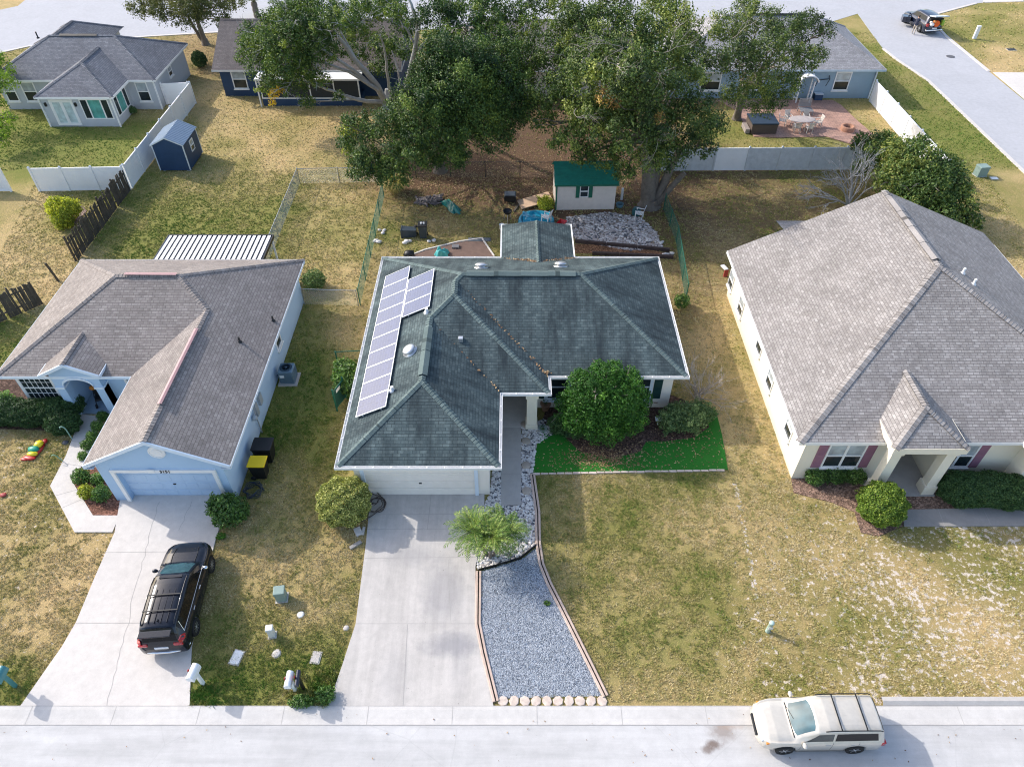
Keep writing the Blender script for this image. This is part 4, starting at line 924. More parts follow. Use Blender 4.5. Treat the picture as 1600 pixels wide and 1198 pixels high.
sheet('planting_trench', pxp([(898, 382), (960, 383), (1046, 396), (1044, 402), (960, 396), (898, 396)]), .02, mulch_mat('dead_leaf_mulch', (.24, .13, .075)))
for pl in ([(-7.0, 19.6), (-.6, 19.6), (8, 25.1), (8, 34.1), (-7, 34.1)], [(-24.5, 25), (-18, 25), (-18, 19.5), (-12.5, 19.5), (-12.5, 34), (-24.5, 34)], [(13, 20.5), (28, 20.5), (28, 34.6), (13, 34.6)]): NOGRASS.append(pl)
# ---------------------------------------------------------------- stuff: grass tufts, stones, leaves
def stones(name, poly, n, r0, r1, mats, probs, z=.03, flat=.6, label=None, cat='rocks'):
    x, y = scatter(poly, n); n = len(x); r = RNG.uniform(r0, r1, n)
    base = np.array([[1, 0, 0], [0, 1, 0], [-1, 0, 0], [0, -1, 0], [0, 0, 1], [0, 0, -1], [.6, .6, .5], [-.6, .6, .5], [-.6, -.6, .5], [.6, -.6, .5]], float)
    tri = np.array([[0, 1, 6], [1, 2, 7], [2, 3, 8], [3, 0, 9], [0, 6, 4], [6, 1, 4], [1, 7, 4], [7, 2, 4], [2, 8, 4], [8, 3, 4], [3, 9, 4], [9, 0, 4]])
    V = base[None]*(1+RNG.uniform(-.28, .28, (n, 10, 3)))*r[:, None, None]; V[:, :, 2] *= flat*RNG.uniform(.7, 1.2, n)[:, None]
    a = RNG.uniform(0, 2*PI, n); ca_, sa = np.cos(a)[:, None], np.sin(a)[:, None]
    V = np.stack([V[:, :, 0]*ca_-V[:, :, 1]*sa, V[:, :, 0]*sa+V[:, :, 1]*ca_, V[:, :, 2]], -1); V[:, :, 0] += x[:, None]; V[:, :, 1] += y[:, None]; V[:, :, 2] += z
    Fc = (tri[None]+(np.arange(n)*10)[:, None, None]).reshape(-1, 3); mi = np.repeat(RNG.choice(len(mats), n, p=probs), 12)
    o = npmesh(name, V.reshape(-1, 3), Fc, mats, mi=mi); tag(o, label, cat, kind='stuff'); return o
ROCK_W = m_plain('white_river_rock', (.66, .63, .60), .8, var=.2, scale=6); ROCK_D = m_plain('dark_river_rock', (.10, .105, .12), .8, var=.3, scale=6); stones_later = 1; ROCK_G = m_plain('grey_rock', (.42, .38, .36), .85, var=.3, scale=6)
stones('white_rocks', WB, 6500, .03, .085, [ROCK_W, ROCK_G, ROCK_D], [.72, .18, .10], label='white and grey river rocks lining the walk beside the palm')
stones('white_rocks', WB2, 700, .03, .08, [ROCK_W, ROCK_G, ROCK_D], [.68, .18, .14], label='narrow strip of white rocks between garage corner and walk')
GR = [m_plain('blue_grey_chip', (.285, .315, .355), .8, var=.25, scale=9), m_plain('pale_blue_chip', (.41, .44, .485), .8, var=.2, scale=9), m_plain('dark_slate_chip', (.15, .17, .20), .8, var=.3, scale=9)]
stones('blue_gravel', GB, 36000, .013, .030, GR, [.55, .27, .18], z=.03, label='blue grey gravel filling the bed beside the drive', cat='gravel')
stones('pale_pebbles', PB, 2300, .04, .12, [ROCK_G, ROCK_W, ROCK_D], [.6, .25, .15], z=.03, flat=.35, label='pale pebbles and chips spread beside the beige shed', cat='rocks')
ln = [P2(1148, 755), P2(1158, 800), P2(1170, 860), P2(1178, 920), P2(1186, 975)]; ln = [(x-.09, y) for x, y in ln]+[(x+.10, y) for x, y in ln[::-1]]
stones('sand_line_stones', ln, 420, .015, .07, [m_plain('sand_crust', (.52, .46, .40), .9, var=.2)], [1.0], z=.0, flat=.16, label='thin broken line of pale stones between the two front lawns')
db_x, db_y = scatter([(-22, 8), (22, 8), (22, 10), (-22, 10)], 260); 
TUFT = NT('grass_tufts'); ta = TUFT.attr('tint').outputs['Fac']
tc_ = TUFT.ramp(ta, [(0.02, (.50, .415, .245)), (.3, (.365, .315, .135)), (.55, (.255, .25, .078)), (.8, (.15, .20, .04)), (1.0, (.07, .155, .025))])
TUFT.color(TUFT.mix(1.0, tc_, (1.32, 1.33, 1.36), 'MULTIPLY')); TUFT.set(.85, 0, .15)
def tufts(name, poly, dens, hgt, label, wdt=.010, nb=8, clear=True):
    xs = [p[0] for p in poly]; ys = [p[1] for p in poly]; ar = (max(xs)-min(xs))*(max(ys)-min(ys))
    x, y = scatter(poly, int(ar*dens))
    if clear:
        k = np.ones(len(x), bool); wob = (vnoise(x, y, .3, 11)-.5)*.22+RNG.normal(0, .035, len(x)); wob2 = (vnoise(x, y, .3, 12)-.5)*.22+RNG.normal(0, .035, len(x))
        for q in NOGRASS: k &= ~in_poly(x+wob, y+wob2, q)
        x, y = x[k], y[k]
    A = lawn_mask(x, y)
    # bare sand and litter carry little grass; growth is clumped
    cl = vnoise(x, y, .42, 5)*.6+vnoise(x, y, .16, 6)*.4
    keep = (cl > .30+.25*A[1]*(vnoise(x, y, 1.3, 8) > .4)+.30*A[3]*.6) & (RNG.random(len(x)) < 1-.5*A[1]-.45*A[3]); x, y = x[keep], y[keep]; A = A[:, keep]; n = len(x)
    t = np.clip(.45+.62*(A[0]-.45)-.48*(A[2]-.35)+RNG.normal(0, .10, n)+(vnoise(x, y, .30, 7)-.5)*.55, 0, 1)
    ang = RNG.uniform(0, 2*PI, (n, nb)); h = hgt*RNG.uniform(.55, 1.25, (n, nb))*(.75+.5*A[0][:, None]); sp = RNG.uniform(.2, .95, (n, nb))*hgt*.8
    dx, dy = np.cos(ang), np.sin(ang); w = wdt*RNG.uniform(.6, 1.4, (n, nb))
    bx = x[:, None]+RNG.normal(0, .025, (n, nb)); by = y[:, None]+RNG.normal(0, .025, (n, nb)); z0 = np.full((n, nb), -.005)
    V = np.stack([np.stack([bx-dy*w, by+dx*w, z0], -1), np.stack([bx+dy*w, by-dx*w, z0], -1), np.stack([bx+dx*sp, by+dy*sp, h], -1)], 2).reshape(-1, 3)
    F = np.arange(len(V)).reshape(-1, 3); tint = np.clip(np.repeat(t, nb)+RNG.normal(0, .07, n*nb), 0, 1)
    o = npmesh(name, V, F, TUFT.m, tint=tint); tag(o, label, 'grass', kind='stuff'); return o
tufts('grass', [P2(-60, 1102), P2(1660, 1092), P2(1680, 650), P2(-80, 650)], 240, .07, 'patchy olive and tan lawn grass of the front yards')
tufts('grass', [(-30, 24.5), (14, 24.5), (16, 36), (34, 36), (36, 50), (-36, 50)], 115, .065, 'dry yellow green grass of the back and side yards', .014, 6)
tufts('grass', [(-62, 50), (39, 50), (39, 80), (-60, 80)], 34, .065, 'far lawns around the rear houses', .02, 5)
tufts('grass', [(45.7, 68), (66, 68), (66, 93), (45.7, 90)], 9, .08, 'lawn across the side street', .05, 3)
x, y = P2(470, 1075); tufts('grass', [P2(455, 1108), P2(515, 1108), P2(528, 1040), P2(440, 1060)], 300, .13, 'taller green grass round the twin mailboxes', .02, 5, True)
tufts('grass', [P2(298, 1107), P2(340, 1107), P2(330, 1070), P2(300, 1070)], 250, .10, 'green grass at the foot of the white mailbox', .02, 5, True)
LEAFL = NT('fallen_leaves'); LEAFL.color(LEAFL.ramp(LEAFL.attr('tint').outputs['Fac'], [(.1, (.12, .06, .03)), (.5, (.27, .155, .07)), (.9, (.46, .33, .18))])); LEAFL.set(.8)
def leaves(name, pts, size, z, label):
    x, y = pts; n = len(x); a = RNG.uniform(0, 2*PI, n); s = size*RNG.uniform(.6, 1.4, n); tl_ = RNG.uniform(-.4, .4, (n, 2))
    c, s_ = np.cos(a)*s, np.sin(a)*s; zz = np.full(n, z)+RNG.uniform(0, .02, n)
    V = np.stack([np.stack([x-c, y-s_, zz-tl_[:, 0]*s*.5], -1), np.stack([x+s_*.55, y-c*.55, zz+tl_[:, 1]*s*.4], -1), np.stack([x+c, y+s_, zz+tl_[:, 0]*s*.5], -1), np.stack([x-s_*.55, y+c*.55, zz-tl_[:, 1]*s*.4], -1)], 1).reshape(-1, 3)
    o = npmesh(name, V, np.arange(len(V)).reshape(-1, 4), LEAFL.m, tint=RNG.random(n)); tag(o, label, 'leaves', kind='stuff')
def gau(u, v, su, sv, n):
    p = np.array([P2(a, b) for a, b in zip(RNG.normal(u, su, n), RNG.normal(v, sv, n))]); return p[:, 0], p[:, 1]
a1 = gau(945, 715, 33, 9, 1100); a2 = gau(1080, 690, 45, 14, 200); a3 = scatter(pxp([(832, 738), (1137, 733), (1120, 680), (850, 690)]), 420)
leaves('fallen_leaves', (np.concatenate([a1[0], a2[0], a3[0]]), np.concatenate([a1[1], a2[1], a3[1]])), .042, .05, 'brown fallen leaves scattered over the bright green turf')
a1 = gau(760, 280, 110, 22, 5000); a2 = gau(1060, 330, 90, 40, 3000)
leaves('fallen_leaves', (np.concatenate([a1[0], a2[0]]), np.concatenate([a1[1], a2[1]])), .055, .02, 'brown leaf litter under the great trees')
leaves('street_debris', (db_x[::3], db_y[::3]), .03, .035, 'scattered dry leaf specks on the street and kerb')
# dead leaves caught in the valleys of the green roof
vx = []
def along(p0, p1, n, sp=.05):
    p0 = Vector(p0); p1 = Vector(p1)
    for _ in range(n):
        t = random.random()**.6; q = p0.lerp(p1, t); vx.append((q.x+random.gauss(0, sp), q.y+random.gauss(0, sp), q.z+.035))
along((-2.8, 29.2, 4.95), (1.7, 24.68, 2.75), 70); along((-4.0, 26.9, 4.4), (-.6, 23.55, 2.75), 26, .03); along((-.6, 34.4, 2.72), (1.4, 33.1, 3.4), 170, .09); along((1.6, 33.1, 3.4), (3.6, 34.4, 2.72), 90, .08); along((1.7, 24.7, 2.72), (1.75, 24.9, 2.8), 30, .06)
for _ in range(40): vx.append((-7.4+random.random()*.05, random.uniform(20, 34), 2.71))
Vv = np.array(vx); n = len(Vv); s = RNG.uniform(.03, .07, n); a = RNG.uniform(0, 2*PI, n); c, d_ = np.cos(a)*s, np.sin(a)*s
Q = np.stack([Vv+np.stack([c, d_, d_*.3], -1), Vv+np.stack([-d_*.6, c*.6, c*.3], -1), Vv+np.stack([-c, -d_, 0*c], -1), Vv+np.stack([d_*.6, -c*.6, .02+0*c], -1)], 1).reshape(-1, 3)
o = npmesh('roof_leaves', Q, np.arange(len(Q)).reshape(-1, 4), LEAFL.m, tint=RNG.random(n)); tag(o, 'dead leaves gathered in the valleys of the green roof', 'leaves', kind='stuff')
# ================================================================ trees, shrubs, palms
LF_OAK = m_leaf('oak_leaves', (.014, .028, .008), (.056, .092, .019), (.225, .245, .052), .15)
LF_DARK = m_leaf('dark_tree_leaves', (.010, .026, .008), (.038, .074, .016), (.155, .20, .036), .14)
LF_GREY = m_leaf('camphor_leaves', (.014, .032, .010), (.056, .100, .020), (.205, .235, .042), .15)
LF_FRONT = m_leaf('bright_green_leaves', (.012, .045, .006), (.030, .095, .012), (.085, .18, .022), .25)
LF_PALE = m_leaf('pale_green_leaves', (.03, .06, .02), (.085, .135, .045), (.22, .27, .10), .2)
LF_GLOSS = m_leaf('mid_green_leaves', (.02, .05, .012), (.06, .12, .025), (.16, .24, .06), .22, .4)
LF_YEL = m_leaf('yellow_green_leaves', (.07, .10, .012), (.25, .27, .03), (.55, .50, .06), .3)
LF_YG = m_leaf('lime_tree_leaves', (.03, .07, .01), (.12, .19, .02), (.30, .36, .05), .3)
LF_VAR = m_leaf('variegated_leaves', (.03, .055, .012), (.19, .205, .05), (.55, .52, .19), .2)
LF_HEDGE = m_leaf('dark_hedge_leaves', (.012, .035, .012), (.035, .075, .022), (.085, .14, .045), .18)
LF_BIG = m_leaf('bush_leaves', (.014, .034, .008), (.055, .095, .02), (.21, .22, .05), .2)
LF_GOLD = m_leaf('golden_leaves', (.20, .13, .01), (.40, .27, .02), (.55, .38, .04), .3)
LF_STREET = m_leaf('street_tree_leaves', (.03, .04, .012), (.075, .085, .024), (.16, .15, .05), .22)
LF_PALM = m_leaf('palm_leaflets', (.022, .050, .008), (.07, .125, .018), (.22, .26, .055), .15)
DENS = 11.0
def rdir(n, rng): v = rng.normal(size=(n, 3)); return v/np.linalg.norm(v, axis=1, keepdims=True)
def foliage(name, blobs, mat, parent, leaf=.16, aspect=.55, clumps=3.2, dens=55, cr=(.15, .30), seed=1, low=-.6, inner=.2, tvar=.2, hug=.5, maxcr=.7, fill=.22, skin=(.45, .95), cm=1.9):
    """leaf quads in sprays spread through the outer part of each blob (x, y, z, rx, ry, rz), over a thinner all-round layer"""
    rng = np.random.default_rng(seed); Vs = []; Ts = []
    def put(p, nrm, m, t):
        nrm = nrm/(np.linalg.norm(nrm, axis=1, keepdims=True)+1e-9); t1 = np.cross(nrm, rdir(m, rng)); t1 /= np.linalg.norm(t1, axis=1, keepdims=True)+1e-9; t2 = np.cross(nrm, t1)
        L = leaf*rng.uniform(.6, 1.35, m)[:, None]; Wd = L*aspect; bend = nrm*L*.12
        Vs.append(np.stack([p-t1*L*.5, p+t2*Wd*.5+bend, p+t1*L*.5, p-t2*Wd*.5+bend], 1).reshape(-1, 3)); Ts.append(np.clip(t, 0, 1))
    for (x, y, z, rx, ry, rz) in blobs:
        R3 = np.array([rx, ry, rz]); C0 = np.array([x, y, z]); rm = (rx*ry*rz)**(1/3.); n = max(4, int(cm*clumps*rm*rm)+3); d = rdir(n*4, rng); d = d[d[:, 2] > low][:n]
        k = rng.uniform(hug, 1.02, len(d)); k[rng.random(len(d)) < inner] *= .55
        C = C0+d*k[:, None]*R3; bt = rng.normal(0, .09)
        for c, dd in zip(C, d):
            r = min(maxcr, rng.uniform(*cr)*rm); m = max(8, int(DENS*dens*r*r/(leaf/.16)**1.7)); o = rdir(m, rng); q = rng.random(m)**.5
            ax = dd*.7+np.array([0, 0, .35])+rng.normal(0, .35, 3); ax /= np.linalg.norm(ax)
            p = c+o*q[:, None]*r*.85+ax*rng.uniform(-.9, 1.1, m)[:, None]*r
            put(p, o*.35+dd*.35+rng.normal(0, .5, (m, 3))+np.array([0, 0, .3]), m, .46+bt+rng.normal(0, tvar)+rng.normal(0, tvar*.7, m))
        m = int(fill*4*PI*rm*rm/(leaf*leaf*aspect*.5))
        if m:
            d = rdir(m*2, rng); d = d[d[:, 2] > low-.2][:m]; m = len(d); w = 1+.10*np.sin(d[:, 0]*9+bt*40)*np.cos(d[:, 1]*8+d[:, 2]*7)
            p = C0+d*(rng.uniform(*skin, m)*w)[:, None]*R3
            put(p, d*.5+rng.normal(0, .5, (m, 3))+np.array([0, 0, .2]), m, .44+bt+rng.normal(0, tvar*.9, m))
    V = np.concatenate(Vs); T = np.concatenate(Ts)
    if parent is not None: V = V-np.array(parent.location)
    return npmesh(name, V, np.arange(len(V)).reshape(-1, 4), mat, parent, T)
def bez(p0, p1, sag=.15, n=7, jit=.12, up=None):
    p0, p1 = Vector(p0), Vector(p1); d = p1-p0; L = d.length; mid = p0.lerp(p1, .5)+Vector((0, 0, sag*L))
    out = []
    for k in range(n+1):
        t = k/n; q = p0*(1-t)**2+mid*2*t*(1-t)+p1*t*t
        if 0 < k < n: q += Vector([random.gauss(0, jit*L/n) for _ in range(3)])
        out.append(q)
    return out
def limb(b, p0, p1, r0, r1, sag=.12, n=7, jit=.14, sides=7):
    pts = bez(p0, p1, sag, n, jit); b.tube(pts, [r0+(r1-r0)*k/n for k in range(n+1)], sides); return pts
def twigs(b, p, d, L, r, depth, spread=.6, kids=3, up=.1):
    d = d.normalized(); pts = [p]; q = p; dd = d.copy()
    for k in range(4):
        dd = (dd+Vector([random.gauss(0, .16) for _ in range(3)])+Vector((0, 0, up*.25))).normalized(); q = q+dd*L/4; pts.append(q)
    b.tube(pts, [r*(1-.14*k) for k in range(5)], 4 if r < .03 else 6, cap=False)
    if depth:
        for k in range(kids):
            i = random.choice((2, 3, 4, 4)); ax = Vector([random.gauss(0, 1) for _ in range(3)]).normalized()
            twigs(b, pts[i], (dd+ax*spread).normalized(), L*random.uniform(.55, .85), r*.58, depth-1, spread, kids, up)
def pb(u, v, z, r, sq=1.0): p = P(u, v, z); return (p.x, p.y, p.z, r, r, r*sq)
def tree(name, label, base, blobs, mat, bark, trunk_r, leaf=.17, seed=1, stems=None, dens=60, clumps=3.4, group=None, limbs=True, cat='tree', **kw):
    t = thing(name, label, cat, base, 0, group); inv = Vector(base)
    b = MB(); bz = Vector(base)
    sm = stems or [((0, 0, 2.5), trunk_r)]
    tips = []
    for (dx, dy, dz), r in sm:
        p0 = Vector((dx*.12, dy*.12, -.1)); pts = limb(b, p0, Vector((dx, dy, dz)), r, r*.62, .03, 7, .06, 10); tips.append((pts[-1], r*.6))
        b.tube([p0+Vector((0, 0, -.05)), p0+Vector((0, 0, .25)), p0+Vector((0, 0, .7))], [r*1.7, r*1.25, r*.99], 10)
    if limbs:
        for (x, y, z, rx, ry, rz) in blobs:
            q = Vector((x, y, z))-bz; tip, r = min(tips, key=lambda k: (k[0]-q).length)
            pts = limb(b, tip, q, max(.05, r*.5), .035, .12, 6, .16, 6)
            for k in range(3):
                e = q+Vector([random.gauss(0, .55)*rx, random.gauss(0, .55)*ry, random.gauss(.2, .5)*rz]); limb(b, pts[-2-k % 2], e, .05, .012, .05, 4, .15, 4)
    b.build('trunk', bark, t)
    foliage('crown', blobs, mat, t, leaf, seed=seed, dens=dens, clumps=clumps, **kw)
    return t
# --- the great live oak
ob = P(1016, 322)
OAK = [(860, 88, 8.6, 2.2), (868, 150, 7.2, 2.1), (905, 45, 9.8, 2.2), (925, 108, 9.8, 2.4), (850, 190, 5.6, 1.2), (935, 180, 7.2, 2.3), (895, 215, 5.6, 1.7), (950, 240, 4.6, 1.6), (985, 60, 11, 2.4), (1000, 120, 10.4, 2.4), (1000, 190, 7.6, 2.3), (1055, 45, 10.2, 2.1), (1055, 110, 9.4, 2.3), (1075, 180, 7.2, 2.1), (1045, 238, 5.0, 1.7), (1098, 226, 4.8, 1.3), (960, 12, 10.6, 1.9), (1015, 250, 5.0, 1.5), (880, 10, 9.8, 1.4), (1120, 195, 6.0, 1.1), (975, 290-20, 4.2, 1.0), (1035, 8, 10, 1.6), (1080, 75, 9, 1.4), (910, 245, 4.2, 1.1)]
oak = tree('oak_tree', 'great live oak with a thick forked grey trunk beside the green roofed shed', ob, [pb(u, v, z, r*.93, .85) for u, v, z, r in OAK], LF_OAK, BARK, .55, .17, 11,
     stems=[((-.7, .3, 4.6), .58), ((.2, 1.2, 4.8), .40), ((1.5, .5, 4.0), .36), ((2.0, -.1, 2.6), .26)], dens=64, clumps=3.5, fill=.32)
for (u, v, z, L, dr) in ((985, 75, 11.6, 1.6, (-.5, -.6, .2)), (1000, 72, 11.6, 2.0, (.3, -.9, -.2)), (1020, 80, 11.2, 1.8, (.5, -.8, -.1)), (1030, 195, 7.0, 1.8, (-.8, -.6, -.1)), (1020, 205, 7, 1.6, (.2, -.9, -.2)), (960, 70, 11.3, 1.6, (-.6, -.4, .3)), (1145, 60, 10, 1.3, (.2, -.5, .6)), (900, 170, 8, 1.2, (-.4, -.7, 0)), (965, 100, 11.4, 1.5, (.2, -.8, .2))):
    b = MB(); twigs(b, P(u, v, z)-ob, Vector(dr), L*.85, .028, 3, .75, 3, 0); b.build('bare_branch', TWIG, oak)
foliage('dry_leaves', [pb(945, 150, 9.2, .7), pb(1030, 185, 8.2, .5), pb(960, 160, 8.8, .6)], m_leaf('dry_leaf', (.10, .05, .02), (.26, .16, .05), (.42, .30, .07), .2), oak, .15, seed=5, dens=40)
# --- feathery oak to its right
sb = P(1150, 186)
FEA = [(1135, 45, 8.4, 1.9), (1150, 95, 7.8, 2.0), (1185, 35, 8.4, 2.0), (1205, 80, 8.0, 2.1), (1235, 50, 8.2, 1.9), (1262, 35, 8.0, 1.4), (1290, 50, 7.6, 1.1), (1255, 95, 7.0, 1.6), (1185, 130, 6.2, 1.8), (1230, 130, 6.0, 1.6), (1150, 150, 5.6, 1.5), (1195, 168, 4.6, 1.2), (1280, 85, 6.8, 1.0), (1115, 95, 8.0, 1.5), (1215, 155, 4.8, 1.2), (1165, 10, 8.2, 1.2)]
fea = tree('oak_tree', 'feathery topped oak overhanging the covered hot tub and pale shingle roof', sb, [pb(u, v, z, r*.85, .9) for u, v, z, r in FEA], LF_OAK, BARK, .3, .15, 23, stems=[((.2, -.6, 3.2), .30), ((-.5, -.9, 3.4), .2)], dens=52, clumps=3.3, fill=.3)
# --- dark dense tree in the middle
db = P(688, 268)
DRK = [(560, 205, 4.6, 1.5), (575, 255, 3.2, 1.7), (615, 270, 2.8, 1.4), (612, 196, 5.6, 1.7), (640, 232, 4.6, 1.9), (660, 165, 7.4, 2.2), (690, 205, 5.8, 2.1), (715, 140, 8.2, 2.3), (750, 175, 6.6, 2.2), (775, 130, 8.0, 2.0), (800, 165, 6.4, 1.7), (770, 212, 4.8, 1.7), (705, 240, 4.0, 1.5), (665, 120, 8.4, 1.4), (690, 100, 9.2, 2.0), (742, 98, 9.2, 1.9), (790, 95, 8.6, 1.7), (812, 185, 5.0, 1.0), (540, 222, 3.6, .8), (670, 250, 3.2, 1.0), (815, 120, 7.4, 1.2)]
drk = tree('broadleaf_tree', 'dense dark green tree drooping over the back lawn', db, [pb(u, v, z, r, .9) for u, v, z, r in DRK], LF_DARK, BARK, .38, .16, 31, stems=[((0, 0, 3.0), .4), ((-1.2, .2, 3.0), .26)], dens=72, clumps=3.7, fill=.42)
foliage('yellow_sprays', [pb(545, 205, 4.6, .7), pb(542, 235, 3.4, .5)], LF_YEL, drk, .15, seed=9, dens=30)
# --- tree with long pale grey limbs behind it
gb = P(606, 168)
GRY = [(395, 70, 6.2, 1.4), (425, 50, 7.4, 1.6), (405, 105, 5.2, 1.4), (445, 95, 6.4, 1.7), (470, 45, 8.4, 1.8), (440, 20, 8.6, 1.3), (490, 90, 6.4, 1.5), (505, 15, 9.2, 1.6), (545, 35, 9.4, .9), (460, 130, 4.2, 1.3), (420, 135, 3.6, 1.0), (500, 125, 4.6, 1.0), (565, 8, 10, 1.1), (618, 18, 10.2, .9), (680, 25, 10.2, 1.6), (690, 65, 9.2, 1.5), (730, 30, 9.8, 1.8), (770, 60, 8.8, 1.7), (800, 25, 9.0, 1.5), (815, 75, 7.8, 1.2), (760, 5, 9.8, 1.4), (845, 10, 8.8, 1.3), (480, 160, 2.6, .8), (530, 150, 3, .6), (385, 88, 5.4, 1.0), (415, 75, 6.4, 1.5), (440, 65, 7.4, 1.6), (455, 35, 8.4, 1.6), (470, 110, 5.4, 1.5), (435, 118, 4.8, 1.4), (500, 60, 8.0, 1.4), (520, 35, 9.0, 1.3), (475, 5, 9.2, 1.5), (610, 0, 10.4, 1.4), (710, 85, 8.6, 1.5), (745, 75, 9, 1.5), (785, 85, 8.4, 1.4), (700, 5, 10.4, 1.4), (825, 45, 8.6, 1.3), (515, 75, 5.2, 1.4), (555, 52, 5.4, 1.6), (600, 72, 5.0, 1.5), (632, 42, 5.8, 1.5), (578, 20, 6.4, 1.5), (598, 105, 3.8, 1.2), (640, 78, 5.2, 1.3), (540, 25, 6.6, 1.4), (480, 65, 6.0, 1.5), (430, 85, 5.0, 1.4), (560, 85, 4.4, 1.1), (610, 15, 7.0, 1.4), (390, 50, 5.6, 1.1)]
gry = tree('broadleaf_tree', 'spreading tree with long bare pale grey limbs in front of the navy house', gb, [pb(u, v, z, r, .85) for u, v, z, r in GRY], LF_GREY, BARK_L, .36, .17, 43, stems=[((.2, 0, 1.6), .42)], dens=68, clumps=3.2, limbs=False, fill=.35)
def pl(L, r0, r1):
    b = MB()
    pts = [P(u, v, z)-gb for u, v, z in L]; n = len(pts); dense = []
    for i in range(n-1):
        for k in range(3): q = pts[i].lerp(pts[i+1], k/3); dense.append(q+(Vector([random.gauss(0, .05) for _ in range(3)]) if k else Vector()))
    dense.append(pts[-1]); m = len(dense); b.tube(dense, [r0+(r1-r0)*k/(m-1) for k in range(m)], 7); b.build('limb', BARK_L, gry)
pl([(606, 160, .5), (590, 135, 2.6), (560, 100, 5), (530, 60, 7.4), (508, 38, 8.8)], .32, .10)
pl([(596, 145, 1.8), (562, 118, 4), (525, 92, 6), (490, 70, 7.4)], .22, .06); pl([(590, 140, 2.4), (545, 112, 4.6), (505, 98, 5.8), (455, 90, 6.3)], .18, .05)
pl([(600, 160, .6), (560, 156, 1.4), (528, 146, 2.2), (502, 136, 3.2), (440, 118, 4.2)], .2, .05); pl([(560, 156, 1.4), (500, 158, 2), (465, 166, 2.2)], .06, .02)
pl([(634, 165, .5), (638, 120, 4), (648, 80, 7), (652, 45, 9), (645, 15, 10.6), (636, -8, 11.5)], .26, .07); pl([(645, 92, 6.2), (665, 65, 8), (688, 42, 9.4)], .15, .06); pl([(652, 45, 9), (664, 20, 10.4), (672, 2, 11)], .10, .03); pl([(672, 58, 8.4), (690, 58, 8.6), (704, 62, 8.4)], .06, .02)
pl([(612, 160, .6), (606, 120, 3.6), (602, 85, 6), (594, 55, 8)], .15, .05); pl([(628, 150, 1.4), (622, 110, 4.4), (612, 80, 6)], .1, .03); pl([(648, 70, 7.6), (635, 45, 9), (622, 30, 9.8)], .08, .03); pl([(690, 42, 9.4), (740, 40, 9.6), (770, 60, 8.8)], .06, .02)
pl([(560, 100, 5), (520, 30, 8.6), (495, 10, 9.4)], .1, .03); pl([(745, 50, 9.2), (770, 60, 9), (790, 62, 8.6)], .06, .03)
for (u, v, z, r, q) in [g_+(0,) for g_ in GRY]:
    p = P(u, v, z)-gb; b = MB()
    for k in range(4): twigs(b, p+Vector([random.gauss(0, .3) for _ in range(3)]), Vector([random.gauss(0, 1), random.gauss(-.4, 1), random.gauss(.3, .6)]), r*.8, .03, 1, .6, 3)
    b.build('twigs', BARK_L, gry)
foliage('golden_spray', [pb(428, 148, 3.4, .55), pb(440, 140, 3.6, .5), pb(425, 160, 3.0, .4)], LF_GOLD, gry, .15, seed=6, dens=50)
# --- other trees
tb = P(322, 70)
tree('street_tree', 'leafy shade tree on the verge of the back road left of the navy house', tb, [pb(u, v, z, r, .8) for u, v, z, r in ((225, 10, 4.6, 1.7), (260, 22, 4.4, 1.6), (300, 30, 4.0, 1.6), (290, 5, 5.6, 2.0), (335, 15, 5.0, 1.9), (350, 35, 3.6, 1.1), (245, -8, 5.5, 1.8), (310, -15, 6.2, 2.0), (365, 5, 4.6, 1.3))], LF_STREET, BARK, .3, .18, 51, stems=[((-.2, 0, 2.4), .3), ((-1.2, .2, 2.8), .2)], dens=50)
eb = P(-32, 238)
tree('young_tree', 'bright green tree leaning in at the left edge behind the white fence', eb, [pb(u, v, z, r) for u, v, z, r in ((6, 108, 3.6, 1.0), (-4, 128, 3.6, 1.2), (14, 130, 3.2, .8), (-8, 90, 4.4, 1.0), (6, 192, 1.9, .9), (-6, 205, 1.6, 1.0), (16, 183, 2.0, .6), (6, 222, 1.0, .6), (-24, 150, 2.6, 1.3), (0, 162, 2.2, .6))], LF_YG, BARK, .13, .17, 61, stems=[((0, 0, 2.2), .13)], dens=55)
hb = P(1428, 312)
tree('broadleaf_tree', 'rounded dark evergreen bush behind the large cream house', hb, [pb(u, v, z, r, .9) for u, v, z, r in ((1350, 225, 2.6, 1.0), (1375, 240, 2.8, 1.3), (1405, 240, 3.4, 1.5), (1440, 255, 3.4, 1.6), (1400, 280, 2.6, 1.6), (1450, 295, 2.8, 1.7), (1480, 275, 2.8, 1.4), (1495, 320, 2.0, 1.4), (1420, 320, 1.8, 1.5), (1470, 340, 1.6, 1.4), (1385, 215, 3.2, .7), (1440, 222, 3.6, .7), (1520, 345, 1.4, .7), (1500, 298, 2.4, .9), (1345, 262, 2, .8))], LF_BIG, BARK, .22, .2, 71, stems=[((0, 0, 1.4), .2), ((.6, .2, 1.4), .15)], dens=62, aspect=.55, fill=.7)
bb = P(1325, 322); t = thing('bare_tree', 'leafless grey branched small tree behind the cream house ridge', 'tree', bb); b = MB()
for k in range(11): twigs(b, Vector((0, 0, 0)), Vector((random.uniform(-1.3, .9), random.uniform(-.5, .7), random.uniform(.5, 1.1))), random.uniform(1.5, 2.3), .065, 3, .55, 3, .05)
b.build('branches', BARK_L, t)
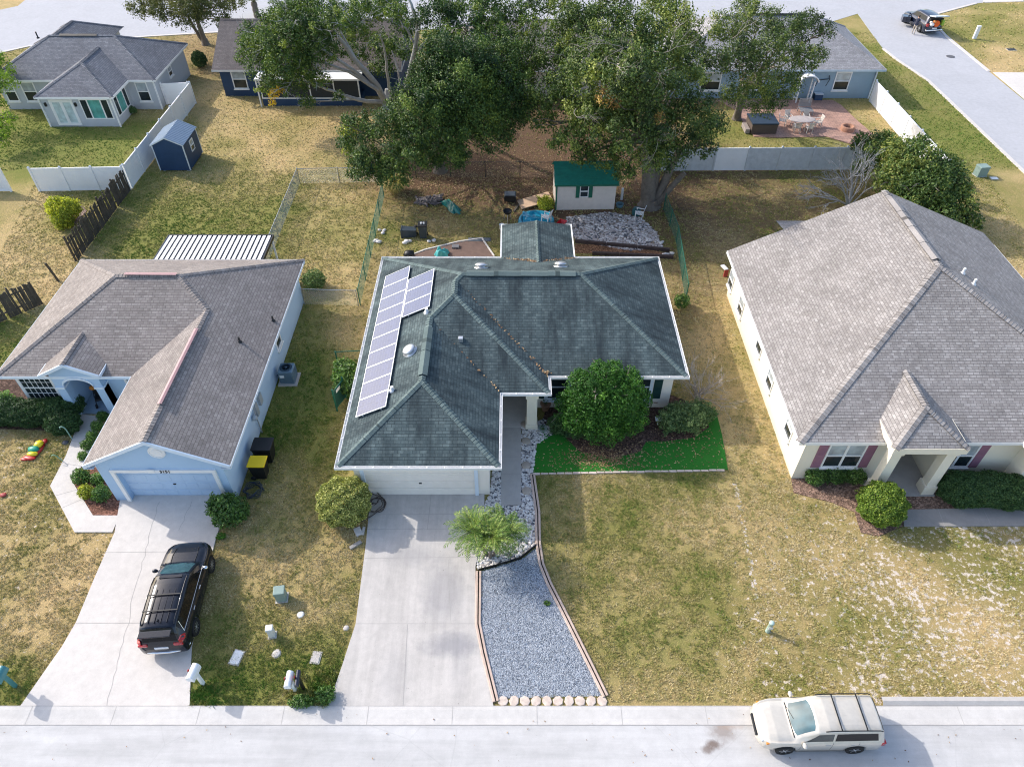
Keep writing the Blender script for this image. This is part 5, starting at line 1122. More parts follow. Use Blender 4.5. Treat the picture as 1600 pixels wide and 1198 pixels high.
# bare stems climb also through the right part of the bush
# --- date palm far behind
def frond(L, droop, el, nl=34, ll=.42, wd=.022, lift=.25, rng=random):
    V, T = [], []; pts = []
    for k in range(nl+1):
        t = k/nl; a = el-droop*t*t; pts.append((t, a))
    p = Vector((0, 0, 0)); prev = p; out = []
    for k, (t, a) in enumerate(pts):
        d = Vector((math.cos(a), 0, math.sin(a))); out.append((p.copy(), d, t)); p = p+d*L/nl
    quads = []
    for (p, d, t) in out[3:]:
        l = ll*(math.sin(PI*min(1, .12+t*.88))**.6)*rng.uniform(.85, 1.1)
        up = Vector((-d.z, 0, d.x))
        for s in (-1, 1):
            tip = p+(Vector((0, s, 0))*.85+d*.55+up*(lift-rng.uniform(0, .5)))*l; w = d*wd
            mid = p.lerp(tip, .5)+up*.03
            quads.append((p-w*.6, mid-w, tip, mid+w))
    rach = [q[0] for q in out]
    return quads, rach
def palm_crown(center, n, L, tilt=(0, 0), el=(.15, 1.35), droop=(.9, 1.7), ll=.42, wd=.022, seed=3):
    rg = random.Random(seed); V = []; T = []; rs = []
    for k in range(n):
        e = rg.uniform(*el); q, r = frond(L*rg.uniform(.8, 1.1), rg.uniform(*droop), e, 24, ll, wd, .25, rg); a = k*2.39996+rg.uniform(-.2, .2)
        M = Matrix.Translation(center) @ Matrix.Rotation(tilt[0], 4, 'X') @ Matrix.Rotation(tilt[1], 4, 'Y') @ Matrix.Rotation(a, 4, 'Z')
        base = .62-.28*(1-e/1.4)+rg.gauss(0, .1)
        for qd in q:
            V += [tuple(M @ p) for p in qd]; T.append(min(1, max(0, base+rg.gauss(0, .12))))
        rs.append([M @ p for p in r])
    return V, T, rs
def palm(name, label, base, crowns, L, n, ll, seed, trunk=.09, wd=.022):
    t = thing(name, label, 'palm', base); V = []; T = []; b = MB(); rb = MB()
    for i, (x, y, z, tx, ty) in enumerate(crowns):
        v, tt, rs = palm_crown(Vector((x, y, z)), n, L, (tx, ty), ll=ll, wd=wd, seed=seed+i); V += v; T += tt
        b.tube(bez((x*.25, y*.25, 0), (x, y, z), 0, 6, .05), [trunk*(1.1 if k % 2 else .92) for k in range(7)], 9)
        for r in rs: rb.tube(r[::5]+[r[-1]], [.014-.0016*k for k in range(len(r[::5])+1)], 4, cap=False)
    npmesh('fronds', np.array(V), np.arange(len(V)).reshape(-1, 4), LF_PALM, t, np.array(T)); rb.build('frond_ribs', m_plain('frond_rib', (.22, .24, .06), .6), t)
    b.build('trunk', BARK, t); return t
palm('palm_tree', 'low multi stemmed feathery palm in white rocks beside the driveway', P(766, 872), [(.05, -.05, 1.45, .05, .05), (-.62, .45, 1.35, -.1, -.25), (.5, .35, 1.2, -.1, .3)], 1.42, 30, .28, 3, .07, .021)
palm('palm_tree', 'date palm on the far verge above the navy roof', P(402, 28), [(0, 0, 1.6, 0, 0)], 2.6, 34, .5, 30, .32, .04)
# --- shrubs
def shrub(name, label, base, blobs, mat, leaf=.09, seed=1, dens=170, clumps=14, group=None, cat='shrub', stem=.03, **kw):
    kw.setdefault('fill', 1.3); kw.setdefault('tvar', .24); kw.setdefault('skin', (.5, 1.0)); kw.setdefault('cm', 1.4); t = thing(name, label, cat, base, 0, group); b = MB(); bz = Vector(base)
    for (x, y, z, rx, ry, rz) in blobs:
        for k in range(3): limb(b, Vector(((x-bz.x)*.4+random.gauss(0, .05), (y-bz.y)*.4+random.gauss(0, .05), -.05)), Vector((x-bz.x+random.gauss(0, .3)*rx, y-bz.y+random.gauss(0, .3)*ry, z-bz.z+rz*.25)), stem, stem*.3, .05, 4, .1, 5)
    b.build('stems', BARK, t); foliage('leaves', blobs, mat, t, leaf, seed=seed, dens=dens, clumps=clumps, **kw); return t
def ball(u, v, z, rx, ry=None, rz=None): p = P(u, v, z); return (p.x, p.y, p.z, rx, ry or rx, rz or rx)
def under(bl): return (bl[0], bl[1], 0)
q = ball(943, 632, 1.85, 1.75, 1.5, 1.5)
tree('front_tree', 'round bright green tree hiding the front windows of the green roofed house', (q[0], q[1]+.2, 0), [q, ball(915, 610, 2.7, 1.05), ball(975, 612, 2.6, 1.05), ball(945, 595, 3.1, .95), ball(905, 648, 1.6, 1.0), ball(982, 650, 1.5, 1.0), ball(945, 660, 1.3, 1.2), ball(925, 625, 2.4, 1.1), ball(962, 630, 2.4, 1.1), ball(936, 575, 3.3, .45), ball(905, 590, 3.0, .5), ball(985, 590, 2.8, .55), ball(1004, 622, 1.9, .55), ball(880, 628, 1.8, .5), ball(962, 572, 3.3, .35)], LF_FRONT, BARK, .09, .11, 81, stems=[((0, 0, 1.2), .09), ((.25, .1, 1.2), .06)], dens=70, clumps=9, cr=(.12, .24), maxcr=.4, hug=.65, fill=.8, skin=(.5, 1.0), cm=2.2, tvar=.24)
q = ball(882, 662, .5, .85, .7, .6); shrub('shrub', 'dark low shrub between potted plant and the round front tree', under(q), [q, ball(900, 668, .5, .7, .6, .55)], LF_HEDGE, .09, 82, 150, 12)
q = ball(1072, 650, .65, 1.15, .95, .72); shrub('shrub', 'pale flecked rounded shrub at the right end of the artificial turf', under(q), [q, ball(1050, 655, .6, .8, .7, .6), ball(1098, 645, .6, .7, .7, .65)], LF_PALE, .13, 83, 120, 14, aspect=.4, fill=.8, cm=2.0, tvar=.28)
q = P(1092, 622); t = thing('bare_shrub', 'leafless twiggy shrub at the right corner of the green roofed house', 'shrub', q); b = MB()
for k in range(14): twigs(b, Vector((random.gauss(0, .12), random.gauss(0, .12), 0)), Vector((random.uniform(-.7, .8), random.uniform(-.6, .7), random.uniform(.6, 1.2))), random.uniform(.75, 1.1), .034, 3, .55, 3, .2)
b.build('branches', m_plain('pale_bare_twigs', (.5, .43, .36), .9, var=.3), t)  # paler twig colour so the thin branches stay visible
q = ball(537, 783, .95, 1.16, 1.12, .98); shrub('clipped_shrub', 'yellow green clipped ball shrub beside the cream garage', under(q), [q], LF_VAR, .085, 84, 40, 14, cr=(.08, .14), hug=.92, inner=.02, fill=2.8, skin=(.84, 1.03))
q = ball(358, 797, .7, .82, .8, .75); shrub('shrub', 'leafy green shrub at the right corner of the light blue garage', under(q), [q, ball(345, 790, .6, .55), ball(372, 800, .6, .5)], LF_GLOSS, .13, 85, 130, 14, aspect=.6)
q = ball(45, 645, .6, 1.6, .8, .62); shrub('hedge', 'long dark hedge under the arched window of the light blue house', under(q), [q, ball(10, 642, .6, 1.1, .8, .65), ball(85, 640, .6, 1.0, .7, .6), ball(112, 632, .5, .6, .6, .55), ball(-30, 645, .6, 1.1, .8, .65)], LF_HEDGE, .085, 86, 60, 12, cr=(.12, .2), hug=.85, fill=2.4, skin=(.75, 1.02))
q = ball(98, 660, .55, .85, .65, .58); shrub('clipped_shrub', 'rounded dark shrub in front of the long hedge', under(q), [q], LF_HEDGE, .085, 87, 50, 14, cr=(.1, .16), hug=.9, fill=2.6, skin=(.82, 1.03))
q = ball(5, 625, .8, .5, .5, .5); shrub('shrub', 'pale green shrub at the far left of the hedge', under(q), [q], LF_GLOSS, .11, 88, 120, 14)
for i, (u, v, r, lab) in enumerate(((126, 744, .42, 'green shrub at the walk side edge of the red mulch bed'), (134, 768, .36, 'yellowish shrub in the middle of the red mulch bed'), (158, 771, .42, 'dark green shrub against the garage wall in the red mulch bed'), (160, 650, .3, 'first small shrub beside the light blue porch step'), (151, 665, .3, 'second small shrub from the porch along the light blue house walk'), (144, 681, .3, 'third small shrub from the porch along the light blue house walk'), (136, 695, .3, 'fourth small shrub from the porch along the light blue house walk'), (129, 712, .24, 'smallest shrub at the garage end of the walk edging row'), (152, 748, .32, 'narrow shrub by the garage corner in the red mulch bed'))):
    q = ball(u, v, r*.8, r); shrub('small_shrub', lab, under(q), [q], LF_GLOSS if i not in (1,) else LF_YEL, .085, 90+i, 130, 22, group='small shrubs along the left walk', stem=.012)
q = ball(1305, 742, .45, .75, .42, .5); shrub('hedge', 'low loose hedge under the mauve shuttered window', under(q), [q, ball(1275, 745, .42, .5, .42, .45), ball(1335, 742, .42, .55, .42, .48)], LF_GLOSS, .09, 101, 200, 20)
q = ball(1379, 787, .85, 1.0, 1.0, .92); shrub('clipped_shrub', 'bright yellow green ball shrub in front of the portico', under(q), [q], m_leaf('lime_leaves', (.03, .06, .008), (.09, .15, .018), (.26, .30, .05), .25), .09, 102, 40, 14, cr=(.08, .14), hug=.92, inner=.02, fill=2.8, skin=(.84, 1.03))
q = ball(1537, 764, .7, 1.55, .85, .75); shrub('hedge', 'large clipped dark hedge right of the portico', under(q), [q, ball(1500, 764, .68, .9, .85, .75), ball(1578, 768, .68, .9, .85, .75)], LF_HEDGE, .075, 103, 40, 14, cr=(.08, .14), hug=.92, inner=.02, fill=2.8, skin=(.84, 1.03))
q = ball(98, 328, .85, 1.05, 1.0, .85); shrub('shrub', 'glowing yellow green shrub beside the weathered dark fence', under(q), [q, ball(88, 322, 1.0, .7), ball(110, 325, .9, .7), ball(98, 345, .5, .7)], LF_YEL, .16, 104, 70, 10, aspect=.4)
q = ball(853, 318, .5, .62, .6, .55); shrub('shrub', 'small yellow green shrub at the corner of the beige shed', under(q), [q], LF_YEL, .11, 105, 110, 18)
q = ball(541, 590, .9, .75, .9, .85); shrub('shrub', 'leafy shrub between green fence gate and the solar roof', under(q), [q, ball(538, 575, 1.2, .6), ball(548, 605, .9, .55), ball(535, 600, .7, .5)], LF_GLOSS, .17, 106, 85, 11, aspect=.6)
q = ball(490, 438, .6, .75, .75, .65); shrub('shrub', 'rough green shrub behind the light blue house corner', under(q), [q], LF_PALE, .16, 107, 70, 11, aspect=.4)
q = ball(311, 93, .7, .7, .7, .75); shrub('clipped_shrub', 'dark round shrub at the far corner of the grey house', under(q), [q], LF_HEDGE, .1, 108, 60, 14, fill=2.4, skin=(.8, 1.02))
q = ball(508, 1085, .25, .4, .35, .25); shrub('small_shrub', 'low weedy green plant right of the twin mailboxes', under(q), [q, ball(470, 1095, .2, .5, .25, .2)], LF_GLOSS, .09, 109, 110, 18, stem=.01)
q = ball(345, 837, .12, .22, .18, .12); shrub('small_shrub', 'tiny green weed at the right edge of the left driveway', under(q), [q], LF_FRONT, .07, 110, 180, 26, stem=.008)
q = ball(855, 942, .06, .16, .13, .07); shrub('small_shrub', 'small weed growing out of the blue gravel', under(q), [q], LF_GLOSS, .06, 111, 160, 26, stem=.006)
q = ball(207, 172, .35, .4, .35, .35); shrub('small_shrub', 'small shrub at the corner of the sunroom', under(q), [q], LF_HEDGE, .1, 112, 120, 18, stem=.01)
q = ball(1065, 470, .4, .5, .5, .4); shrub('shrub', 'scruffy plant at the front end of the right green fence', under(q), [q], LF_GLOSS, .12, 113, 70, 12)
q = P(1062, 330); t = thing('brush_pile', 'pile of cut brown brush beside the oak trunk', 'brush pile', q); b = MB()
for k in range(40): twigs(b, Vector((random.gauss(0, .5), random.gauss(0, .4), random.uniform(0, .4))), Vector((random.gauss(0, 1), random.gauss(0, .6), random.uniform(-.1, .4))), random.uniform(.5, 1.0), .014, 1, .6, 3, 0)
b.build('cut_branches', m_plain('brown_twigs', (.12, .085, .065), .9), t)
q = P(618, 300); t = thing('ornamental_grass', 'straw coloured clump of arching grass under the dark tree', 'grass clump', q); V = []; T = []
for k in range(900):
    a = random.uniform(0, 2*PI); r0 = random.uniform(0, .55); l = random.uniform(.7, 1.5); bx, by = r0*math.cos(a), r0*math.sin(a); o_ = Vector((math.cos(a), math.sin(a), 0)); s_ = Vector((-o_.y, o_.x, 0))*.014
    p0 = Vector((bx, by, 0)); p1 = p0+o_*l*.25+Vector((0, 0, l*.75)); p2 = p0+o_*l*.7+Vector((0, 0, l*.6)); V += [tuple(p0-s_), tuple(p1-s_), tuple(p2), tuple(p1+s_)]; T.append(random.random())
npmesh('blades', np.array(V), np.arange(len(V)).reshape(-1, 4), m_leaf('straw_blades', (.16, .14, .05), (.30, .25, .10), (.45, .38, .18), .3), t, np.array(T))
# ================================================================ vehicles
def lerp_table(tb, x):
    xs = [t[0] for t in tb]; return [float(np.interp(x, xs, [t[i] for t in tb])) for i in range(1, len(tb[0]))]
def paint(name, c, metal=.3, rough=.25, coat=1.0):
    t = NT(name); t.color(c); t.set(rough, metal, .35); t.b.inputs['Coat Weight'].default_value = coat; t.b.inputs['Coat Roughness'].default_value = .05
    t.color(t.ramp(t.noise(4, 3, .6, t.objco()), [(.3, scl(c, .93)), (.7, scl(c, 1.05))])); return t.m
CHROME = m_plain('bright_chrome', (.75, .76, .78), .12, 1.0, var=.03); ALLOY = m_plain('alloy_wheel', (.45, .46, .48), .3, .8, var=.05)
REDL = m_plain('red_tail_lamp', (.45, .01, .015), .15, coat=1); CLEARL = m_plain('clear_lamp', (.7, .72, .75), .12, coat=1); AMBER = m_plain('amber_lamp', (.7, .25, .04), .2)
CARGLASS = m_glass('dark_car_glass', (.006, .007, .009), .08); CARGLASS.node_tree.nodes['Principled BSDF'].inputs['Specular IOR Level'].default_value = .2; WSGLASS = m_glass('windscreen_glass', (.03, .075, .085), .03)
PLATE = m_plain('licence_plate', (.75, .76, .78), .4)
class Car:
    """lofted body: side profile tables along x (front is +x); section from sill to roof centre"""
    def __init__(s, tab, wheels, wr): s.tab = tab; s.wheels = wheels; s.wr = wr
    def sec(s, x):
        zb, zs, wm, zbelt, wb, zr, wr, ztop = lerp_table(s.tab, x)
        arch = 0
        for xw in s.wheels:
            d = abs(x-xw)
            if d < s.wr+.07: arch = max(arch, s.wr+math.sqrt((s.wr+.07)**2-d*d))
        z2 = max(zs, min(arch, zbelt-.22)) if arch else zs
        zb2 = max(zb, z2-.06) if arch else zb
        mid = max(z2+.05, .62*zbelt+.12)
        return [(0, zb), (wm-.30, zb), (wm-.06, zb2), (wm-.015, z2), (wm, min(mid, zbelt-.06)), (wb, zbelt), (wb-.03, zbelt+.02), (wr+.03, zr-.06), (wr-.02, zr), (wr*.6, ztop-.012), (0, ztop)]
    def S(s, x, k):
        """point at section parameter k (0..10), right side (+y is left, so right is -y)"""
        p = s.sec(x); i = min(len(p)-2, int(k)); f = k-i; return Vector((x, p[i][0]*(1-f)+p[i+1][0]*f, p[i][1]*(1-f)+p[i+1][1]*f))
    def body(s, par, m, dx=.035):
        x0, x1 = s.tab[0][0], s.tab[-1][0]; n = int((x1-x0)/dx); rows = []
        for i in range(n+1):
            p = s.sec(x0+(x1-x0)*i/n); row = [(x0+(x1-x0)*i/n, y, z) for y, z in p]+[(x0+(x1-x0)*i/n, -y, z) for y, z in p[::-1][1:-1]]
            rows.append(row)
        b = MB(); b.grid(rows, 0, True, True); b.face(rows[0][::-1]); b.face(rows[-1]); o = b.build('body', m, par)
        return o
    def patch(s, xf, k0, k1, side, name, mat, par, nx=10, nk=4, off=.008, thick=True):
        """xf(kf) -> (xa, xb) range of x at section fraction kf; laid just proud of the body skin"""
        b = MB(); sides = (1, -1) if side == 0 else (side,)
        for sd in sides:
            rows = []
            for j in range(nk+1):
                f = j/nk; k = k0+(k1-k0)*f; xa, xb = xf(f); row = []
                for i in range(nx+1):
                    x = xa+(xb-xa)*i/nx; p = s.S(x, k); e = .02; du = s.S(x+e, k)-s.S(x-e, k); dv = s.S(x, min(k+.1, 9.99))-s.S(x, max(0, k-.1)); nrm = du.cross(dv)
                    if nrm.length > 1e-9: nrm.normalize()
                    if nrm.y < 0 and k < 8.5: nrm = -nrm
                    if k >= 8.5 and nrm.z < 0: nrm = -nrm
                    p = p+nrm*off; row.append((p.x, p.y*sd, p.z))
                rows.append(row)
            b.grid(rows, 0, True)
        return b.build(name, mat, par)
    def front(s, xa_f, name, mat, par, k0=8.0, off=.008, nx=8, nk=8):
        """patch across the whole car (windscreen / rear window) between section parameter k0 and its mirror"""
        b = MB(); rows = []
        for i in range(nx+1):
            row = []
            for j in range(-nk, nk+1):
                f = abs(j)/nk; k = 10-(10-k0)*f; xa, xb = xa_f(f); x = xa+(xb-xa)*i/nx; p = s.S(x, min(k, 9.999)); e = .02
                du = s.S(x+e, k if k < 10 else 9.99)-s.S(x-e, k if k < 10 else 9.99); nn = Vector((-du.z, 0, du.x)).normalized()
                if nn.z < 0: nn = -nn
                p = p+nn*off; row.append((p.x, p.y*(1 if j >= 0 else -1), p.z))
            rows.append(row)
        b.grid(rows, 0, True); return b.build(name, mat, par)
def wheel(par, x, y, r, wdt, side, spokes=10):
    b = MB(); M = Matrix.Translation((x, y, r)) @ Matrix.Rotation(PI/2*side, 4, 'X')
    # lathe axis points to the outer side (-y for side=+1)
    b.lathe([(r*.66, -wdt/2), (r*.93, -wdt/2), (r, -wdt*.32), (r, wdt*.32), (r*.94, wdt/2), (r*.70, wdt/2), (r*.66, wdt*.42)], 28, 0, M); o = b.build('wheel', RUBBER, par)
    c = MB(); c.lathe([(r*.69, wdt*.30), (r*.70, wdt*.47), (r*.64, wdt*.46), (r*.62, wdt*.25), (.01, wdt*.25)], 28, 1, M)
    for k in range(spokes): c.box(.02, r*.66, -r*.055, r*.055, wdt*.25, wdt*.43, 0, M @ Matrix.Rotation(2*PI*k/spokes, 4, 'Z'))
    c.lathe([(.01, wdt*.25), (r*.18, wdt*.25), (r*.16, wdt*.46), (.01, wdt*.47)], 14, 0, M); c.build('rim', [ALLOY, DARK], o); return o
def mirror(par, x, y, z, sd, m):
    b = MB(); b.sphere((x, y+sd*.12, z), .12, 10, 0, .75, 1.0, .7); b.box(x-.03, x+.05, min(y, y+sd*.1), max(y, y+sd*.1), z-.06, z-.01); return b.build('wing_mirror', m, par)
def handle(par, x, y, z, m=CHROME):
    b = MB(); b.bbox(x-.10, x+.10, y-.022, y+.022, z-.018, z+.018, .008); return b.build('door_handle', m, par)
def seam(car, xs, k0, k1, par):
    b = MB()
    for x in xs:
        car_p = [car.S(x+dx_, k0+(k1-k0)*i/8) for dx_ in (0,) for i in range(9)]
        for sd in (1, -1): b.tube([(p.x, (p.y+.001)*sd, p.z) for p in car_p], .006, 4)
    return b.build('door_seam', BLACK, par)
# ---- black seven seat SUV
K = paint('black_metallic_paint', (.006, .009, .017), .1, .25, .4)
#       x     zb   zs   wm   zbelt wb   zr    wr   ztop
T1 = [(-2.50, .42, .48, .70, .72, .66, .76, .58, .78), (-2.44, .32, .40, .86, .88, .80, .93, .72, .96), (-2.36, .28, .36, .93, 1.02, .88, 1.10, .74, 1.14), (-2.22, .26, .34, .96, 1.12, .90, 1.42, .70, 1.46), (-2.05, .26, .34, .975, 1.14, .915, 1.66, .66, 1.72),
      (-1.85, .26, .34, .98, 1.13, .92, 1.71, .67, 1.765), (-1.0, .26, .34, .98, 1.10, .93, 1.735, .69, 1.79), (-.2, .26, .34, .98, 1.08, .93, 1.73, .70, 1.785), (.25, .26, .34, .98, 1.07, .93, 1.66, .69, 1.72), (.70, .26, .34, .98, 1.06, .925, 1.40, .70, 1.45), (1.12, .26, .34, .98, 1.05, .92, 1.12, .74, 1.155),
      (1.22, .26, .34, .98, 1.03, .915, 1.06, .76, 1.09), (1.75, .28, .36, .965, .98, .89, 1.01, .76, 1.04), (2.02, .30, .38, .925, .94, .85, .97, .73, .99), (2.24, .32, .41, .83, .86, .74, .89, .62, .91), (2.38, .36, .45, .68, .76, .58, .80, .48, .82), (2.46, .42, .50, .50, .60, .42, .66, .34, .68)]
def black_suv():
    t = thing('suv', 'glossy black three row car parked on the left driveway facing the garage', 'car', (-13.28, 14.3, .062), PI/2+R(4.6)); t.scale = (.945, .95, .95)
    c = Car(T1, (-1.45, 1.45), .37); c.body(t, K)
    for x in (-1.45, 1.45):
        for sd in (1, -1): wheel(t, x, sd*.87, .37, .26, -sd)
    c.front(lambda f: (.33+.10*f*f, 1.13-.10*f*f), 'windscreen', WSGLASS, t, 8.35)
    c.front(lambda f: (-2.36, -2.10), 'rear_window', CARGLASS, t, 8.2)
    c.patch(lambda f: (-1.95+.18*f, .92-.62*f), 6.15, 6.92, 0, 'side_window', CARGLASS, t, 14, 4)
    b = MB()
    for sd in (1, -1):
        lo = [c.S(x, 6.08) for x in np.linspace(-2.0, .98, 14)]; b.tube([(p.x, (p.y+.012)*sd, p.z) for p in lo], .012, 5); up = [c.S(-2.0+.2*f, 6.08+.85*f) for f in (0, .5, 1)]; b.tube([(p.x, (p.y+.012)*sd, p.z) for p in up], .012, 5)
    b.build('chrome_trim', CHROME, t)
    for sd in (1, -1):
        b = MB(); b.tube([(x, sd*(.67-.02*abs(x+.6)), z) for x, z in ((-1.95, 1.70), (-1.85, 1.77), (-1.0, 1.815), (-.2, 1.81), (.12, 1.75))], .026, 6); b.build('roof_rail', K, t)
    for x in (-.72, -1.42): b = MB(); b.box(x-.022, x+.022, -.68, .68, 1.825, 1.85); b.build('cross_bar', BLACK, t)
    b = MB()
    for y in (-.36, -.12, .12, .36): b.box(-1.92, -.45, y-.012, y+.012, 1.765, 1.799)
    b.box(.08, .20, -.45, .45, 1.735, 1.765); b.build('roof_ribs', K, t)
    b = MB(); b.tube([(-1.78, 0, 1.76), (-1.88, 0, 1.84)], [.04, .015], 6); b.build('roof_aerial', K, t)
    for sd in (1, -1):
        mirror(t, .85, sd*.92, 1.12, sd, CHROME if sd == -1 else K)
        for x in (.02, -.92): handle(t, x, sd*.955, .98)
    for sd in (1, -1):
        b = MB(); pts = [c.S(x, k) for x, k in ((-2.30, 5.0), (-2.40, 6.5), (-2.32, 7.2), (-2.17, 6.3), (-2.05, 5.2), (-2.18, 4.7))]
        b.face([(p.x-.03, (p.y+.012)*sd, p.z+.01) for p in pts]); b.face([(p.x-.05, (p.y-.03)*sd, p.z+.03) for p in pts][::-1])
        for i in range(6):
            p, q = pts[i], pts[(i+1) % 6]; b.face([(p.x-.03, (p.y+.012)*sd, p.z+.01), (q.x-.03, (q.y+.012)*sd, q.z+.01), (q.x-.05, (q.y-.03)*sd, q.z+.03), (p.x-.05, (p.y-.03)*sd, p.z+.03)])
        b.bbox(-2.47, -2.36, min(sd*.5, sd*.86), max(sd*.5, sd*.86), .90, 1.04, .03)
        b.build('tail_lamp', REDL, t)
        b = MB(); b.bbox(2.10, 2.30, min(sd*.50, sd*.72), max(sd*.50, sd*.72), .66, .80, .04); b.build('headlamp', CLEARL, t)
    b = MB(); b.bbox(-2.50, -2.44, -.27, .27, .72, .87, .01); b.build('licence_plate', PLATE, t)
    b = MB(); b.tube([(-2.18, -.93, .5), (-2.36, -.86, .5), (-2.47, -.6, .5), (-2.51, -.25, .5), (-2.51, .25, .5), (-2.47, .6, .5), (-2.36, .86, .5), (-2.18, .93, .5)], .055, 8); b.build('rear_bumper', CHROME, t)
    b = MB(); b.bbox(-2.50, -2.22, -.62, .62, 1.70, 1.75, .02); b.build('rear_spoiler', K, t)
    seam(c, (.93, -.10, -1.05), 3.2, 5.9, t)
    b = MB()
    for sd in (1, -1): b.tube([c_ for c_ in [(1.2, sd*.5, 1.105), (1.6, sd*.52, 1.055), (2.0, sd*.46, 1.0)]], .012, 5)
    b.build('bonnet_crease', K, t)
    b = MB(); b.tube([(1.16, -.6, 1.13), (1.02, -.1, 1.22)], .012, 4); b.tube([(1.16, .1, 1.14), (1.02, .55, 1.2)], .012, 4); b.build('wiper', BLACK, t)
    return t
black_suv()
# ---- champagne SUV at the kerb
G = paint('champagne_paint', (.60, .56, .49), .3, .35, .6)
T2 = [(-2.34, .40, .46, .70, .72, .66, .76, .58, .79), (-2.30, .32, .40, .84, .90, .80, .95, .72, 1.0), (-2.24, .28, .36, .89, 1.02, .86, 1.20, .72, 1.25), (-2.12, .27, .35, .91, 1.06, .875, 1.54, .66, 1.60),
      (-2.02, .27, .35, .915, 1.06, .88, 1.64, .67, 1.705), (-1.0, .27, .35, .915, 1.04, .885, 1.665, .68, 1.725), (-.1, .27, .35, .915, 1.02, .885, 1.65, .69, 1.71), (.30, .27, .35, .915, 1.01, .885, 1.57, .68, 1.63), (.75, .27, .35, .915, 1.0, .88, 1.27, .69, 1.32), (1.08, .27, .35, .91, .99, .875, 1.04, .73, 1.075),
      (1.18, .28, .36, .91, .98, .87, 1.0, .75, 1.03), (1.7, .29, .37, .90, .95, .85, .98, .74, 1.005), (1.98, .31, .39, .87, .90, .80, .93, .69, .95), (2.17, .33, .41, .79, .84, .70, .87, .58, .89), (2.29, .36, .44, .66, .74, .57, .78, .46, .80), (2.36, .42, .50, .50, .60, .42, .65, .34, .67)]
def beige_suv():
    t = thing('suv', 'pale champagne car with black roof rails parked at the kerb', 'car', (10.60, 9.36, .03), PI+R(.6)); t.scale = (.905, .89, .88)
    c = Car(T2, (-1.32, 1.36), .35); c.body(t, G)
    for x in (-1.32, 1.36):
        for sd in (1, -1): wheel(t, x, sd*.82, .35, .24, -sd, 6)
    c.front(lambda f: (.34+.08*f*f, 1.09-.10*f*f), 'windscreen', m_glass('sky_blue_windscreen', (.04, .10, .125), .04), t, 8.35)
    c.front(lambda f: (-2.26, -2.06), 'rear_window', CARGLASS, t, 8.2)
    c.patch(lambda f: (-.28+.02*f, .78-.48*f), 6.15, 6.9, 0, 'front_side_window', m_glass('clear_side_glass', (.05, .06, .06), .04), t, 8, 4); c.patch(lambda f: (-1.98+.10*f, -.36), 6.15, 6.9, 0, 'rear_side_window', CARGLASS, t, 10, 4)
    b = MB(); b.bbox(.0, .26, -.6, -.25, .9, 1.38, .05); b.build('seat', m_plain('red_seat_cover', (.4, .06, .05), .8), t)
    for sd in (1, -1):
        b = MB(); b.tube([(x, sd*.69, z) for x, z in ((-2.02, 1.68), (-1.9, 1.745), (-1.0, 1.765), (-.2, 1.75), (.1, 1.69))], .022, 6); b.build('roof_rail', BLACK, t)
    for x in (-.48, -1.42): b = MB(); b.box(x-.02, x+.02, -.68, .68, 1.765, 1.795); b.build('cross_bar', BLACK, t)
    b = MB()
    for k_ in (8.35, 8.8, 9.3, 9.75):
        for sd in (1, -1): b.tube([((p := c.S(x, k_)).x, p.y*sd, p.z-.003) for x in np.linspace(-1.85, -.6, 8)], .007, 4)
    b.build('roof_ribs', G, t)
    for sd in (1, -1):
        mirror(t, .80, sd*.86, 1.08, sd, G)
        for x in (-.15, -1.08): handle(t, x, sd*.905, .90, G)
        b = MB(); b.bbox(-2.32, -2.16, min(sd*.70, sd*.90), max(sd*.70, sd*.90), .74, 1.02, .03); b.build('tail_lamp', REDL, t)
        b = MB(); b.bbox(2.05, 2.28, min(sd*.42, sd*.68), max(sd*.42, sd*.68), .70, .84, .04); b.build('headlamp', CLEARL, t)
        b = MB(); b.bbox(1.98, 2.12, min(sd*.70, sd*.81), max(sd*.70, sd*.81), .73, .85, .02); b.build('indicator_lamp', AMBER, t)
    b = MB(); b.bbox(2.34, 2.40, -.4, .4, .55, .72, .02); b.build('grille', BLACK, t)
    b = MB(); b.bbox(-2.36, -2.31, -.26, .26, .66, .80, .01); b.build('licence_plate', PLATE, t)
    seam(c, (.85, -.32, -1.3), 3.2, 5.9, t)
    b = MB()
    for sd in (1, -1): b.box(-.93, .93, min(sd*.80, sd*.9), max(sd*.80, sd*.9), .22, .33)
    b.build('sill', m_plain('grey_sill', (.12, .12, .12), .6), t)
    b = MB(); b.tube([(1.12, -.66, 1.05), (1.10, .66, 1.06)], .02, 5); b.tube([(1.1, -.5, 1.07), (.98, .0, 1.17)], .012, 4); b.build('wiper', BLACK, t)
    return t
beige_suv()
